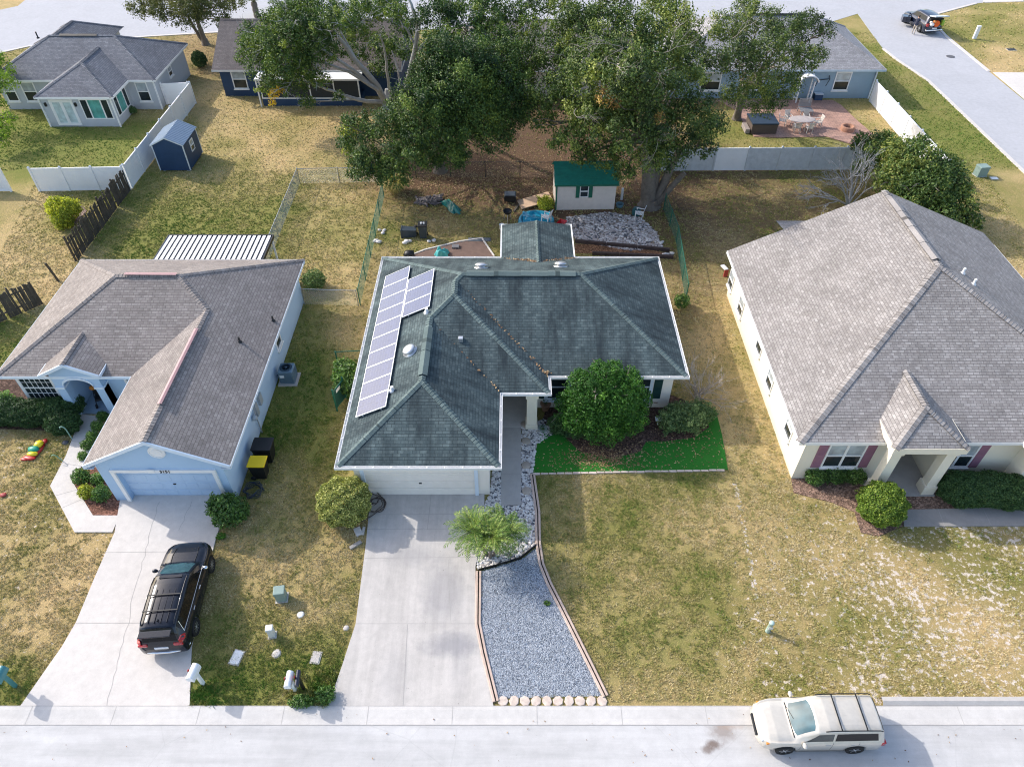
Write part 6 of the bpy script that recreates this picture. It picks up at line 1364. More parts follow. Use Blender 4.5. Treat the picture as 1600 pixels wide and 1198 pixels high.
# ---- dark SUV with open tailgate on the side street
def open_suv():
    q = P(1433, 44)
    t = thing('suv', 'dark blue car with raised tailgate and full cargo area on the side street', 'car', (43.95, 81.6, .02), R(97))
    NB = paint('navy_black_paint', (.012, .018, .04), .3, .25); c = Car(T1, (-1.45, 1.45), .37); c.body(t, NB)
    for x in (-1.45, 1.45):
        for sd in (1, -1): wheel(t, x, sd*.87, .37, .26, -sd, 6)
    c.front(lambda f: (.33, 1.13), 'windscreen', WSGLASS, t, 8.35); c.patch(lambda f: (-1.95+.18*f, .92-.62*f), 6.15, 6.92, 0, 'side_window', CARGLASS, t, 12, 3)
    b = MB(); b.box(-2.46, -2.2, -.72, .72, .98, 1.62); b.build('open_cargo_bay', DARK, t)
    b = MB(); Mx = Matrix.Translation((-2.1, 0, 1.78)) @ Matrix.Rotation(R(12), 4, 'Y'); b.bbox(-1.05, 0, -.78, .78, -.04, .05, .03, 0, Mx); b.build('tailgate', m_plain('pale_tailgate_lining', (.5, .55, .56), .4), t)
    for sd in (1, -1):
        b = MB(); b.bbox(-2.5, -2.3, min(sd*.70, sd*.95), max(sd*.70, sd*.95), .86, 1.12, .03); b.build('tail_lamp', REDL, t); mirror(t, .85, sd*.92, 1.12, sd, NB)
    b = MB(); b.bbox(-2.62, -2.40, -.9, .9, .44, .56, .03); b.build('rear_bumper', CHROME, t)
    b = MB(); b.bbox(-2.56, -2.46, -.26, .26, .62, .74, .01); b.build('licence_plate', PLATE, t)
    b = MB(); b.box(.1, .85, .95, 1.75, .45, 1.0, 0, Matrix.Translation((.85, .95, 0)) @ Matrix.Rotation(R(-20), 4, 'Z') @ Matrix.Translation((-.85, -.95, 0))); b.build('open_door', NB, t)
    M = t.matrix_world.copy() if False else (Matrix.Translation(t.location) @ Matrix.Rotation(t.rotation_euler.z, 4, 'Z'))
    def item(nm, lab, cat, bm_, mt):
        o = bm_.build(nm, mt, None, M); tag(o, lab, cat, 'things loaded in the open car boot'); return o
    b = MB(); b.lathe([(.28, 0), (.30, .05), (.30, .5), (.26, .56), (.05, .58)], 18, 0, Matrix.Translation((-2.72, .0, 1.16)) @ Matrix.Rotation(PI/2, 4, 'Y')); item('drum', 'round orange drum sticking out of the open boot', 'drum', b, m_plain('orange_plastic', (.75, .12, .02), .4))
    b = MB(); b.sphere((-2.62, .5, 1.12), .22, 10, 0, 1, 1, .8, .12); b.sphere((-2.55, .62, 1.3), .16, 10, 0, 1, 1, .8, .12); item('bag', 'crumpled white bag at the left of the open boot', 'bag', b, m_plain('white_bag', (.72, .70, .68), .6))
    b = MB(); b.bbox(-2.78, -2.45, -.72, -.48, .98, 1.5, .04); item('cooler', 'lime green upright box at the right of the open boot', 'box', b, m_plain('lime_plastic', (.28, .45, .05), .5))
    b = MB(); b.bbox(-2.75, -2.5, .22, .46, 1.3, 1.48, .03); item('parcel', 'small orange parcel on top of the white bag', 'parcel', b, m_plain('pale_orange_card', (.75, .30, .10), .7))
open_suv()
# ================================================================ fences, sheds, yard things, person
def vinyl_fence(name, label, p0, p1, h=1.83, panel=2.44, mats=None, group=None, alt=None):
    p0, p1 = Vector((p0[0], p0[1], 0)), Vector((p1[0], p1[1], 0)); d = (p1-p0); L = d.length; n = max(1, round(L/panel)); a = math.atan2(d.y, d.x)
    t = thing(name, label, 'fence', p0, a, group); m = mats or VINYL
    for k in range(n+1):
        x = L*k/n; b = MB(); b.bbox(x-.065, x+.065, -.065, .065, 0, h+.06, .008); b.lathe([(.09, h+.06), (.10, h+.075), (.07, h+.11), (.01, h+.15)], 4, 0, Matrix.Translation((x, 0, 0)) @ Matrix.Rotation(PI/4, 4, 'Z'), False); b.build('post', VINYL if alt is None else m, t)
    for k in range(n):
        x0, x1 = L*k/n+.07, L*(k+1)/n-.07; b = MB(); nb = 12; w = (x1-x0)/nb
        for i in range(nb): b.box(x0+i*w+.004, x0+(i+1)*w-.004, -.022, .022, .12, h-.1)
        b.box(x0, x1, -.015, .015, .13, h-.11); b.box(x0, x1, -.035, .035, .04, .16); b.box(x0, x1, -.035, .035, h-.14, h)
        b.build('panel', (VINYL if alt and k in alt else m), t)
    return t
def chain_fence(name, label, pts, h=1.2, mat=None, mesh_mat=None, group=None, posts=True, step=2.4, sq=.11):
    mat = mat or STEEL; base = Vector((pts[0][0], pts[0][1], 0)); t = thing(name, label, 'fence', base, 0, group); mb = MB(); rl = MB()
    for i in range(len(pts)-1):
        a, e = Vector((pts[i][0], pts[i][1], 0))-base, Vector((pts[i+1][0], pts[i+1][1], 0))-base; d = e-a; L = d.length; u = d/L; n = max(1, round(L/step))
        for k in range(n+1):
            if k == n and i < len(pts)-2: continue
            p = a+d*k/n; b = MB(); b.tube([p, p+Vector((0, 0, h+.04))], .032, 8); b.sphere((p.x, p.y, h+.05), .045, 6); b.build('post', mat, t)
        rl.tube([a+Vector((0, 0, h)), e+Vector((0, 0, h))], .024, 6)
        s = sq*1.0; k = -h
        while k < L:       # two families of diagonal wires
            for sg in (1, -1):
                x0, z0, x1, z1 = (k, 0, k+h, h) if sg == 1 else (k, h, k+h, 0)
                if x0 < 0: z0 += (z1-z0)*(0-x0)/(x1-x0); x0 = 0
                if x1 > L: z1 = z0+(z1-z0)*(L-x0)/(x1-x0); x1 = L
                if x1-x0 > .02: mb.tube([a+u*x0+Vector((0, 0, z0+.02)), a+u*x1+Vector((0, 0, z1+.02))], .0045, 3, cap=False, smooth=False)
            k += s
    rl.build('top_rail', mat, t); mb.build('wire_mesh', mesh_mat or mat, t); return t
FG = 'white vinyl fences'
vinyl_fence('vinyl_fence', 'white vinyl fence facing the street behind the yellow green shrub', (-34.5, 46.85), (-28.0, 47.1), group=FG)
vinyl_fence('vinyl_fence', 'long white vinyl fence between grey house yard and navy shed', (-27.95, 47.3), (-27.95, 62.1), group=FG)
vinyl_fence('vinyl_fence', 'short white vinyl fence closing the gap beside the grey house', (-30.4, 61.9), (-28.15, 62.1), group=FG)
vinyl_fence('vinyl_fence', 'white vinyl fence piece at the left edge of the picture', (-42.2, 46.85), (-36.6, 46.85), group=FG)
vinyl_fence('vinyl_fence', 'weathered grey vinyl fence with one clean white panel behind the oak', (10.4, 49.9), (27.5, 50.1), mats=VINYL_GREY, alt=(2,), group=FG)
vinyl_fence('vinyl_fence', 'dazzling white vinyl fence running along the side street lawn', (31.75, 62.5), (31.75, 48.0), group=FG)
def plank_fence(label, p0, p1, h=1.75, lean=.0, seed=1):
    rg = random.Random(seed); p0, p1 = Vector((p0[0], p0[1], 0)), Vector((p1[0], p1[1], 0)); d = p1-p0; L = d.length; a = math.atan2(d.y, d.x); t = thing('wooden_fence', label, 'fence', p0, a, 'weathered wooden fences')
    x = 0; b = MB()
    while x < L:
        w = rg.uniform(.12, .15); hh = h*rg.uniform(.92, 1.03); M = Matrix.Translation((x, rg.uniform(-.02, .02), 0)) @ Matrix.Rotation(rg.gauss(0, .02), 4, 'Y') @ Matrix.Rotation(lean+rg.gauss(0, .03), 4, 'X')
        if rg.random() > .05: b.box(.003, w-.003, -.012, .012, .02, hh, 0, M)
        x += w
    b.build('planks', WOOD_D, t); r = MB()
    for z in (.4, 1.3): r.box(0, L, .015, .06, z, z+.09)
    r.build('rail', WOOD_D, t)
    for k in range(int(L/2.4)+1): q = MB(); q.box(k*2.4-.05, k*2.4+.05, .062, .16, 0, h+.08); q.build('post', WOOD_D, t)
    return t
plank_fence('leaning dark weathered board fence meeting the white vinyl corner', (-27.95, 38.1), (-27.95, 47.0), seed=2)
plank_fence('short dark weathered board fence left of the light blue house', (-30.6, 31.0), (-28.1, 33.6), seed=3)
t = thing('fence_post', 'lone leaning dark wooden fence post beside the left roof corner', 'post', P(92, 440)); b = MB(); b.box(-.05, .05, -.05, .05, 0, 1.4, 0, Matrix.Rotation(-.15, 4, 'Y')); b.build('post', WOOD_D, t)
CG = 'chain link fences'
chain_fence('chain_link_fence', 'galvanised chain link fence down the left of the dog yard and across its back', [(-15.62, 36.2), (-15.75, 48.0), (-9.85, 48.2)], 1.2, group=CG)
chain_fence('chain_link_fence', 'green chain link fence down the right of the dog yard', [(-9.25, 46.0), (-9.06, 33.5)], 1.2, GREENM, group=CG)
chain_fence('chain_link_fence', 'galvanised fence and gate closing the dog yard beside the light blue house', [(-12.4, 33.6), (-9.15, 33.45)], 1.15, group=CG)
chain_fence('chain_link_fence', 'green chain link fence right of the green roofed house', [(10.7, 44.3), (10.9, 40.2), (10.45, 34.0)], 1.2, GREENM, group=CG)
chain_fence('chain_link_fence', 'dark chain link fence along the back of the leaf strewn yard', [(-7.2, 48.9), (3.2, 48.9)], 1.25, m_plain('dark_coated_wire', (.03, .035, .035), .5), group=CG)
t = thing('wire_gate', 'narrow dark green wire gate at the side of the green roofed house', 'gate', P(527, 642), R(70)); b = MB()
for x in (0, .95): b.tube([(x, 0, 0), (x, 0, 1.55)], .045, 8)
for z in (.2, 1.35): b.tube([(0, 0, z), (.95, 0, z)], .025, 6)
b.build('frame', GREENM, t); b = MB(); b.box(.06, .9, -.006, .006, .22, 1.33); b.build('green_panel', m_plain('dark_green_sheet', (.012, .075, .06), .6), t); b = MB(); b.box(.25, .62, -.03, -.008, 1.08, 1.26); b.build('notice', WHITE, t)
t = thing('wire_fence', 'short green wire fence stub at the leafy shrub by the solar roof', 'fence', P(531, 580), R(5)); b = MB()
for x in (0, 1.7): b.tube([(x, 0, 0), (x, 0, 1.45)], .045, 8)
b.tube([(0, 0, 1.4), (1.7, 0, 1.4)], .025, 6); b.build('frame', GREENM, t)
# --- sheds and carport
def shed_navy():
    t = thing('shed', 'navy blue garden shed with ribbed metal gable roof and white corner trim', 'shed', (-26.7, 49.8, .12)); w, l, h = 2.3, 2.9, 2.05; ph = 2.62
    b = MB(); b.box(0, w, 0, l, 0, h)
    for y in (0, l): b.face([(0, y, h), (w, y, h), (w/2, y, ph-.02)])
    b.build('wall', NAVY, t)
    prof = [(-.1, h-.03), (w/2, ph), (w+.1, h-.03)]; b = MB(); MR = m_plain('ribbed_metal_roof', (.30, .36, .42), .3, .5, var=.1); n = 14
    for i in range(2):
        (xa_, za), (xb_, zb) = prof[i], prof[i+1]
        b.face([(xa_, -.1, za), (xb_, -.1, zb), (xb_, l+.1, zb), (xa_, l+.1, za)])
        for k in range(n):
            y = -.1+(l+.2)*(k+.5)/n; nx_, nz = -(zb-za), (xb_-xa_); q = math.hypot(nx_, nz); nx_, nz = nx_/q*.03, nz/q*.03
            b.face([(xa_+nx_, y-.03, za+nz), (xb_+nx_, y-.03, zb+nz), (xb_+nx_, y+.03, zb+nz), (xa_+nx_, y+.03, za+nz)]); 
            for s in (-1, 1): b.face([(xa_+nx_, y+.03*s, za+nz), (xb_+nx_, y+.03*s, zb+nz), (xb_, y+.055*s, zb), (xa_, y+.055*s, za)])
    b.build('roof', MR, t); SHT = m_plain('pale_shed_trim', (.62, .66, .68), .5)
    for x in (-.02, w-.05):
        for y in (-.03, l-.04): b = MB(); b.box(x, x+.07, y, y+.07, 0, h); b.build('corner_board', SHT, t)
    b = MB()
    for i in range(2):
        (xa_, za), (xb_, zb) = prof[i], prof[i+1]
        for y in (-.12, l+.1): b.face([(xa_, y, za-.08), (xb_, y, zb-.08), (xb_, y, zb+.01), (xa_, y, za+.01)]); b.face([(xa_, y+.02, za-.08), (xb_, y+.02, zb-.08), (xb_, y+.02, zb+.01), (xa_, y+.02, za+.01)])
    b.build('gable_trim', SHT, t); window(t, w, 1.5, .95, 'E', .55, .75, WHITE, fw=.06, sill=False)
    for x in (.15, w-.35):
        for y in (.1, l-.4): b = MB(); b.box(x, x+.2, y, y+.3, -.13, 0); b.build('block', CONC, t)
shed_navy()
def shed_beige():
    t = thing('shed', 'beige garden shed with green gable roof and green shuttered window', 'shed', (3.05, 44.3, 0), R(1.5)); w, l, h = 4.15, 2.5, 2.15; ph = 3.05
    b = MB(); n = 11; b.box(0, w, .02, l, 0, h)
    for k in range(n): z = h*k/n; b.face([(-.01, -.012, z), (w+.01, -.012, z), (w+.01, .0, z+h/n), (-.01, .0, z+h/n)]); b.face([(-.01, -.012, z), (w+.01, -.012, z), (w+.01, .012, z), (-.01, .012, z)])
    for x in (0, w): b.face([(x, 0, h), (x, l, h), (x, l/2, ph-.03)])
    b.build('wall', m_plain('pale_beige_siding', (.62, .56, .50), .7, var=.1), t)
    GRF = m_plain('green_painted_roof', (.012, .16, .115), .5, var=.25, scale=2.5, bump=.3, bscale=8); b = MB()
    for (ya, za), (yb_2, zb) in (((-.25, h-.1), (l/2, ph)), ((l+.25, h-.1), (l/2, ph))):
        m_ = 7
        for k in range(m_):
            f0, f1 = k/m_, (k+1)/m_; b.face([(-.15, ya+(yb_2-ya)*f0, za+(zb-za)*f0+.02), (w+.15, ya+(yb_2-ya)*f0, za+(zb-za)*f0+.02), (w+.15, ya+(yb_2-ya)*f1, za+(zb-za)*f1), (-.15, ya+(yb_2-ya)*f1, za+(zb-za)*f1)])
            b.face([(-.15, ya+(yb_2-ya)*f0, za+(zb-za)*f0-.01), (w+.15, ya+(yb_2-ya)*f0, za+(zb-za)*f0-.01), (w+.15, ya+(yb_2-ya)*f0, za+(zb-za)*f0+.02), (-.15, ya+(yb_2-ya)*f0, za+(zb-za)*f0+.02)])
    b.build('roof', GRF, t); b = MB(); b.box(-.15, w+.15, -.28, -.25, h-.2, h-.09); b.box(-.02, .08, -.04, -.013, 0, h-.1); b.build('trim', GREENM, t); window(t, 1.95, -.012, 1.05, 'S', .5, .8, WHITE, blinds=0, fw=.05, sill=False)
    for x in (1.5, 2.4): b = MB(); b.box(x-.13, x+.13, -.045, -.012, .95, 1.95); b.build('shutter', GREENM, t)
    b = MB(); b.box(.5, .55, .2, .9, ph-.5, ph-.45); b.build('roof_patch', NAVY, t) if False else None
shed_beige()
t = thing('carport', 'metal patio roof of white ribbed panels behind the light blue house', 'patio roof', (-21.0, 34.6, 0)); b = MB(); w, l = 6.35, 2.75
for k in range(21):
    x0, x1 = w*k/21, w*(k+1)/21; zf = lambda y: 2.42+.02*y
    b.face([(x0, 0, 2.42), (x1-.11, 0, 2.42), (x1-.11, l, 2.40), (x0, l, 2.40)]); b.face([(x1-.11, 0, 2.42), (x1-.10, 0, 2.35), (x1-.10, l, 2.33), (x1-.11, l, 2.40)], 1); b.face([(x1-.10, 0, 2.35), (x1-.02, 0, 2.35), (x1-.02, l, 2.33), (x1-.10, l, 2.33)], 1); b.face([(x1-.02, 0, 2.35), (x1, 0, 2.42), (x1, l, 2.40), (x1-.02, l, 2.33)])
b.build('panels', [m_plain('white_ribbed_metal', (.74, .75, .76), .4, .1, var=.06), m_plain('dark_roof_groove', (.09, .10, .11), .8)], t); b = MB(); b.box(-.04, w+.04, l, l+.08, 2.22, 2.42); b.box(-.06, 0, 0, l, 2.24, 2.44); b.box(w, w+.06, 0, l, 2.24, 2.44); b.build('edge_beam', BLACK, t)  # grooves between the white panels coloured dark
for x in (.1, w/2, w-.1): b = MB(); b.box(x-.05, x+.05, l-.12, l-.02, 0, 2.3); b.build('post', WHITE, t)
# --- mailboxes and utility boxes
def mailbox(name, label, loc, rz, mp, mbx, post=True, h=1.05, w=.22, fat=1.0, group=None):
    t = thing(name, label, 'mailbox', loc, rz, group); b = MB()
    if post: b.bbox(-.06, .06, -.06, .06, 0, h, .01); b.box(-.055, .055, -.30, .28, h-.08, h); b.build('post', mp, t)
    else: b.bbox(-.05, .05, -.05, .05, 0, h, .01); b.build('post', mp, t)
    b = MB(); n = 10; rows = []
    for y in (-.34, .22): rows.append([(w*.5*fat*math.cos(PI*k/n), y, h+.14*fat+w*.5*fat*math.sin(PI*k/n)) for k in range(n+1)]+[(-w*.5*fat, y, h+.005), (w*.5*fat, y, h+.005)])
    b.grid(rows, 0, False, True); b.face(rows[0][::-1]); b.face(rows[1]); b.build('box', mbx, t)
    b = MB(); b.box(-w*.5*fat-.015, -w*.5*fat-.003, -.1, -.02, h+.1, h+.3); b.build('flag', m_plain('red_flag', (.4, .03, .02), .5), t); return t
TEAL = m_plain('teal_plastic', (.06, .22, .23), .4); KHAKI = m_plain('utility_green', (.22, .30, .27), .6, var=.1)
mailbox('mailbox', 'teal green mailbox on a post at the far left kerb', P(25, 1072), 0, TEAL, TEAL, True, 1.0, .24, 1.15, 'kerbside mailboxes')
mailbox('mailbox', 'white mailbox on a white post beside the left driveway', P(318, 1068), R(-8), WHITE, WHITE, True, 1.0, .24, 1.2, 'kerbside mailboxes')
mailbox('mailbox', 'white mailbox next to a slimmer black one near the middle driveway', P(462, 1078), 0, WHITE, WHITE, True, .95, .22, 1.1, 'kerbside mailboxes')
mailbox('mailbox', 'slim black mailbox standing right beside a white one', P(475, 1076), R(4), BLACK, m_plain('blue_black_enamel', (.02, .025, .045), .3), False, .98, .16, .9, 'kerbside mailboxes')
def pedestal(label, loc, w, d, h, m, top=.04, name='utility_box'):
    t = thing(name, label, 'utility box', loc, R(8)); b = MB(); b.bbox(-w/2, w/2, -d/2, d/2, 0, h, .025); b.build('cabinet', m, t); b = MB(); b.bbox(-w/2-.02, w/2+.02, -d/2-.02, d/2+.02, h-.10, h+top, .03); b.build('lid', m, t); b = MB(); b.box(-w/2-.05, w/2+.05, -d/2-.05, d/2+.05, -.02, .03); b.build('base', CONC, t); return t
pedestal('grey green utility cabinet on the lawn between the driveways', P(441, 934), .40, .36, .62, KHAKI)
pedestal('white slim utility pedestal nearer the street than the green cabinet', P(426, 992), .24, .22, .60, m_plain('off_white_plastic', (.62, .63, .62), .5))
pedestal('grey green utility box on the side street lawn', P(1530, 274), .75, .6, .75, KHAKI)
t = thing('bollard', 'pale green round marker post on the right lawn', 'post', P(1199, 986)); b = MB(); b.lathe([(.09, 0), (.085, .1), (.085, .62), (.10, .63), (.10, .72), (.08, .75), (.02, .76)], 16); b.build('post', m_plain('pale_green_plastic', (.42, .55, .50), .5), t); b = MB(); b.box(-.09, .09, -.10, -.085, .35, .5); b.build('label', WHITE, t)
t = thing('marker_post', 'white flat marker post on the lawn across the side street', 'post', P(1522, 61)); b = MB(); b.bbox(-.18, .18, -.12, .12, 0, 1.2, .04); b.build('post', VINYL, t); b = MB(); b.bbox(-.20, .20, -.14, .14, 1.15, 1.28, .03); b.build('cap', VINYL, t)
def cover(label, u, v, w, d, m, rz=0, rnd=False):
    t = thing('meter_cover', label, 'meter cover', P(u, v), rz, 'covers set in the lawn'); b = MB()
    if rnd: b.lathe([(w, -.02), (w, .035), (w*.9, .045), (.02, .05)], 18)
    else: b.bbox(-w/2, w/2, -d/2, d/2, -.02, .05, .012)
    b.build('lid', m, t); b = MB()
    if rnd: b.lathe([(w*1.2, -.02), (w*1.2, .02), (w*1.02, .022)], 18)
    else: b.box(-w/2-.04, w/2+.04, -d/2-.04, d/2+.04, -.02, .028)
    b.build('rim', CONC, t)
cover('white oblong meter cover near the black car', 370, 1027, .36, .52, WHITE, R(-12)); cover('round pale meter cover beside the white pedestal', 432, 1021, .15, 0, CONC_L, 0, True); cover('pale oblong meter cover above the twin mailboxes', 494, 1027, .30, .42, CONC, R(-5)); cover('round white cover at the edge of the shade of the green cabinet', 470, 960, .13, 0, WHITE, 0, True); cover('small grey round cover close to the middle driveway', 541, 981, .10, 0, CONC, 0, True)
cover('pale flat cover by the utility box on the side street lawn', 1553, 279, .5, .3, WHITE); cover('dark lid on the lawn across the side street', 1580, 78, .8, .5, BLACK)
t = thing('manhole_cover', 'dark round manhole cover in the side street', 'manhole', P(1485, 89)+Vector((0, 0, .018))); b = MB(); b.lathe([(.42, 0), (.42, .008), (.36, .012), (.02, .012)], 24); b.build('lid', m_plain('cast_iron', (.10, .10, .11), .7), t)
# --- bins, air conditioner, hose
def bin_(name, label, loc, rz, body, lid, w=.62, d=.72, h=1.0, group='wheeled bins'):
    t = thing(name, label, 'bin', loc, rz, group); b = MB(); bw, bd = w*.78, d*.75
    P8 = [(-bw/2, -bd/2, .06), (bw/2, -bd/2, .06), (bw/2, bd/2, .06), (-bw/2, bd/2, .06), (-w/2, -d/2, h), (w/2, -d/2, h), (w/2, d/2, h), (-w/2, d/2, h)]
    for q in ((0, 3, 2, 1), (0, 1, 5, 4), (1, 2, 6, 5), (2, 3, 7, 6), (3, 0, 4, 7)): b.face([P8[i] for i in q])
    b.build('tub', body, t); b = MB(); b.bbox(-w/2-.03, w/2+.03, -d/2-.05, d/2+.03, h, h+.07, .025); b.tube([(-w/2+.05, d/2+.06, h-.02), (w/2-.05, d/2+.06, h-.02)], .02, 6); b.build('lid', lid, t)
    for sx in (-1, 1): b = MB(); b.lathe([(.02, -.03), (.12, -.03), (.12, .03), (.02, .03)], 14, 0, Matrix.Translation((sx*w*.42, bd/2+.04, .12)) @ Matrix.Rotation(PI/2, 4, 'Y')); b.build('wheel', RUBBER, t)
    return t
YEL = m_plain('yellow_lid', (.85, .58, .012), .45, var=.06)
bin_('wheeled_bin', 'black wheeled bin with bright yellow lid against the light blue wall', (-11.72, 20.72, 0), R(90), BLACK, YEL)
bin_('wheeled_bin', 'all black wheeled bin behind the yellow lidded one', (-11.72, 21.72, 0), R(90), BLACK, BLACK, .75, .85, 1.05)
BIN_G = m_plain('blue_grey_bin', (.035, .05, .065), .5)
bin_('wheeled_bin', 'upright dark grey bin in the back yard with white cups on its lid', P(662, 371), 0, BIN_G, BLACK, .55, .6, 1.0)
o = bin_('wheeled_bin', 'dark grey bin lying on its side beside the upright one', P(656, 369)+Vector((-.15, .05, .3)), 0, BIN_G, BIN_G, .6, .6, 1.0); o.rotation_euler = (0, -PI/2, 0)
for i, (dx, lab) in enumerate(((-.08, 'left white cup on the upright grey bin lid'), (.1, 'right white cup on the upright grey bin lid'))):
    q = P(662, 371)+Vector((dx, -.05, 1.07)); b = MB(); b.lathe([(.045, 0), (.06, .12), (.055, .12), (.04, .02)], 12, 0, Matrix.Translation(q)); tag(b.build('cup', WHITE), lab, 'cup', 'cups on the bin')
ap = P(452, 601); t = thing('air_conditioner', 'square grey air conditioning unit on a pad beside the light blue wall', 'air conditioner', (ap.x-.05, ap.y+.35, 0)); AC = m_plain('blue_grey_enamel', (.16, .24, .30), .5, .2)
b = MB(); b.box(-.5, .5, -.5, .5, 0, .09); b.build('pad', CONC, t); b = MB(); b.bbox(-.38, .38, -.38, .38, .09, .92, .06)
for k in range(16): z = .16+.72*k/16; b.box(-.395, .395, -.33, .33, z, z+.02); b.box(-.33, .33, -.395, .395, z, z+.02)
b.build('case', AC, t); b = MB(); b.lathe([(.32, .925), (.32, .95), (.29, .95), (.28, .93), (.02, .925)], 26)
for r_ in (.08, .14, .20, .26): b.lathe([(r_, .945), (r_+.012, .945), (r_+.012, .957), (r_, .957)], 26)
for k in range(8): b.box(.05, .31, -.006, .006, .95, .962, 0, Matrix.Rotation(k*PI/4, 4, 'Z'))
b.lathe([(.07, .94), (.07, .965), (.02, .975)], 14); b.build('fan_guard', m_plain('dark_fan_guard', (.05, .09, .13), .5, .3), t); b = MB(); b.box(-.3, -.08, -.41, -.396, .55, .72); b.build('label_plate', WHITE, t); b = MB(); b.tube([(-.4, .1, .3), (-.75, .1, .25), (-.9, .1, .25), (-.93, .1, .8)], .03, 6); b.build('pipe', BLACK, t)
for (u, v, lab, m_, r_) in ((457, 585, 'dark tangle of hose with a white cup beside the air conditioner', BLACK, .16), (398, 770, 'dark coiled hose on the ground at the light blue garage corner', m_plain('dark_blue_hose', (.02, .035, .06), .5), .38)):
    q = P(u, v); t = thing('garden_hose', lab, 'hose', q); b = MB(); pts = []
    for k in range(90): a = k*.35; rr = r_*(1+.14*math.sin(k*1.7)); pts.append((rr*math.cos(a), rr*math.sin(a), .03+.006*k*r_*2.0))
    b.tube(pts, .02, 5); b.build('coil', m_, t)
    if r_ < .2: b = MB(); b.lathe([(.05, .12), (.07, .26)], 10); b.build('cup', WHITE, t)
t = thing('garden_hose', 'brown coiled garden hose on the driveway beside the ball shrub', 'hose', P(590, 791)+Vector((0, 0, .062))); b = MB(); pts = []
for k in range(130):
    a = k*.24; rr = .36+.04*math.sin(k*.9)+(.0 if k < 90 else -.12); cx = -.16*(k > 60)*min(1, (k-60)/20); pts.append((rr*math.cos(a)+cx, rr*math.sin(a)*1.1+(.22 if k > 80 else 0), .02+.0016*k))
pts = [(-.75, -.95, .01), (-.4, -.75, .01), (-.1, -.5, .015)]+pts; b.tube(pts, .020, 6); b.build('coil', m_plain('brown_hose', (.075, .06, .055), .6), t)
for (u, v, w, d, rz, lab, m_) in ((560, 831, .30, .42, .5, 'broken pale concrete slab below the ball shrub', CONC_L), (568, 830, .12, .4, 0, 'narrow concrete offcut between slab and driveway', CONC), (556, 852, .16, .55, -.9, 'grey brick lying in dry grass left of the driveway', CONC_D)):
    t = thing('concrete_slab', lab, 'slab', P(u, v), rz); b = MB(); b.bbox(-w/2, w/2, -d/2, d/2, 0, .10, .02); b.build('block', m_, t)
# --- edging of the gravel bed
PINK = m_plain('pink_edging', (.52, .40, .33), .85, var=.25, scale=3, bump=.4, bscale=30)
def edging(label, L):
    ps = []
    for i in range(len(L)-1):
        a, e = Vector(P2(*L[i])), Vector(P2(*L[i+1])); n = max(1, int((e-a).length/.35))
        for k in range(n): ps.append(tuple(a.lerp(e, k/n)))
    ps.append(P2(*L[-1])); t = thing('bed_edging', label, 'edging', (ps[0][0], ps[0][1], 0)); q = [(x-ps[0][0], y-ps[0][1]) for x, y in ps]
    b = MB(); b.sweep(q, [(-.12, -.03), (-.12, .075), (-.10, .09), (-.03, .09), (-.025, .06), (.025, .06), (.03, .095), (.10, .095), (.12, .08), (.12, -.03)], 0, False); b.build('kerb', PINK, t)
    b = MB(); b.sweep(q, [(-.022, .055), (-.022, .0655), (.022, .0655), (.022, .055)], 0, False); b.build('groove', DARK, t)
edging('curved pink edging strip between gravel and lawn', [(832, 742), (840, 800), (841, 850), (846, 882), (858, 912), (880, 955), (905, 1005), (925, 1045), (946, 1088)]); edging('pink edging strip between driveway and gravel', [(748, 893), (747, 975), (756, 1020), (766, 1060), (775, 1096)])
b = MB(); ps = pxp([(748, 891), (775, 884), (812, 873), (838, 852)]); q = []
for i in range(len(ps)-1):
    for k in range(4): a, e = Vector(ps[i]), Vector(ps[i+1]); q.append(tuple(a.lerp(e, k/4)))
q.append(ps[-1]); b.sweep(q, [(-.02, -.02), (-.02, .12), (.02, .12), (.02, -.02)], 0, False); tag(b.build('lawn_edging', BLACK), 'thin black edging between white rocks and blue gravel', 'edging')
STONEW = m_plain('pinkish_white_paver', (.60, .50, .43), .9, var=.3, scale=4, bump=.3, bscale=25); t0 = None
lb = ['nearest the driveway', 'second from the driveway', 'third from the driveway', 'fourth from the driveway', 'fifth from the driveway', 'fifth from the lawn end', 'fourth from the lawn end', 'third from the lawn end', 'second from the lawn end', 'nearest the lawn']
for k in range(10):
    q = P(786+17.2*k, 1095); q.y += .0
    if t0 is None:
        b = MB(); b.lathe([(.20, -.05), (.205, .035), (.185, .05), (.10, .055), (.015, .055)], 7, 0, None, False); o = t0 = b.build('edging_stone', STONEW)
    else: o = t0.copy(); COL.objects.link(o)
    o.location = (q.x, q.y, 0); o.rotation_euler = (0, 0, k*1.3); o.scale = (1.0, .9, 1); tag(o, 'scalloped pinkish white edging stone along the kerb, '+lb[k], 'edging stone', 'edging stones along the kerb')
b = MB(); a, e = P(832, 741), P(1132, 735); d = e-a
for k in range(24):
    p0, p1 = a+d*(k/24+.002), a+d*((k+1)/24-.002); b.box(p0.x, p1.x, p0.y-.045+random.gauss(0, .008), p0.y+.045, 0, .07+random.gauss(0, .008))
tag(b.build('turf_border', STONEW), 'thin white border along the front of the artificial turf', 'edging')
for k, (u, v, lab) in enumerate(((820, 664, 'round stepping stone nearest the porch column'), (822, 690, 'round stepping stone in the rocks below the first one'), (822, 728, 'stepping stone level with the turf border'), (823, 768, 'stepping stone furthest down the rock strip'))):
    t = thing('stepping_stone', lab, 'stepping stone', P(u, v), 0, 'stepping stones beside the walk'); b = MB(); b.lathe([(.22, -.02), (.22, .085), (.2, .10), (.02, .10)], 14, 0, None); b.build('slab', m_plain('tan_stone', (.40, .34, .28), .9, var=.2), t)
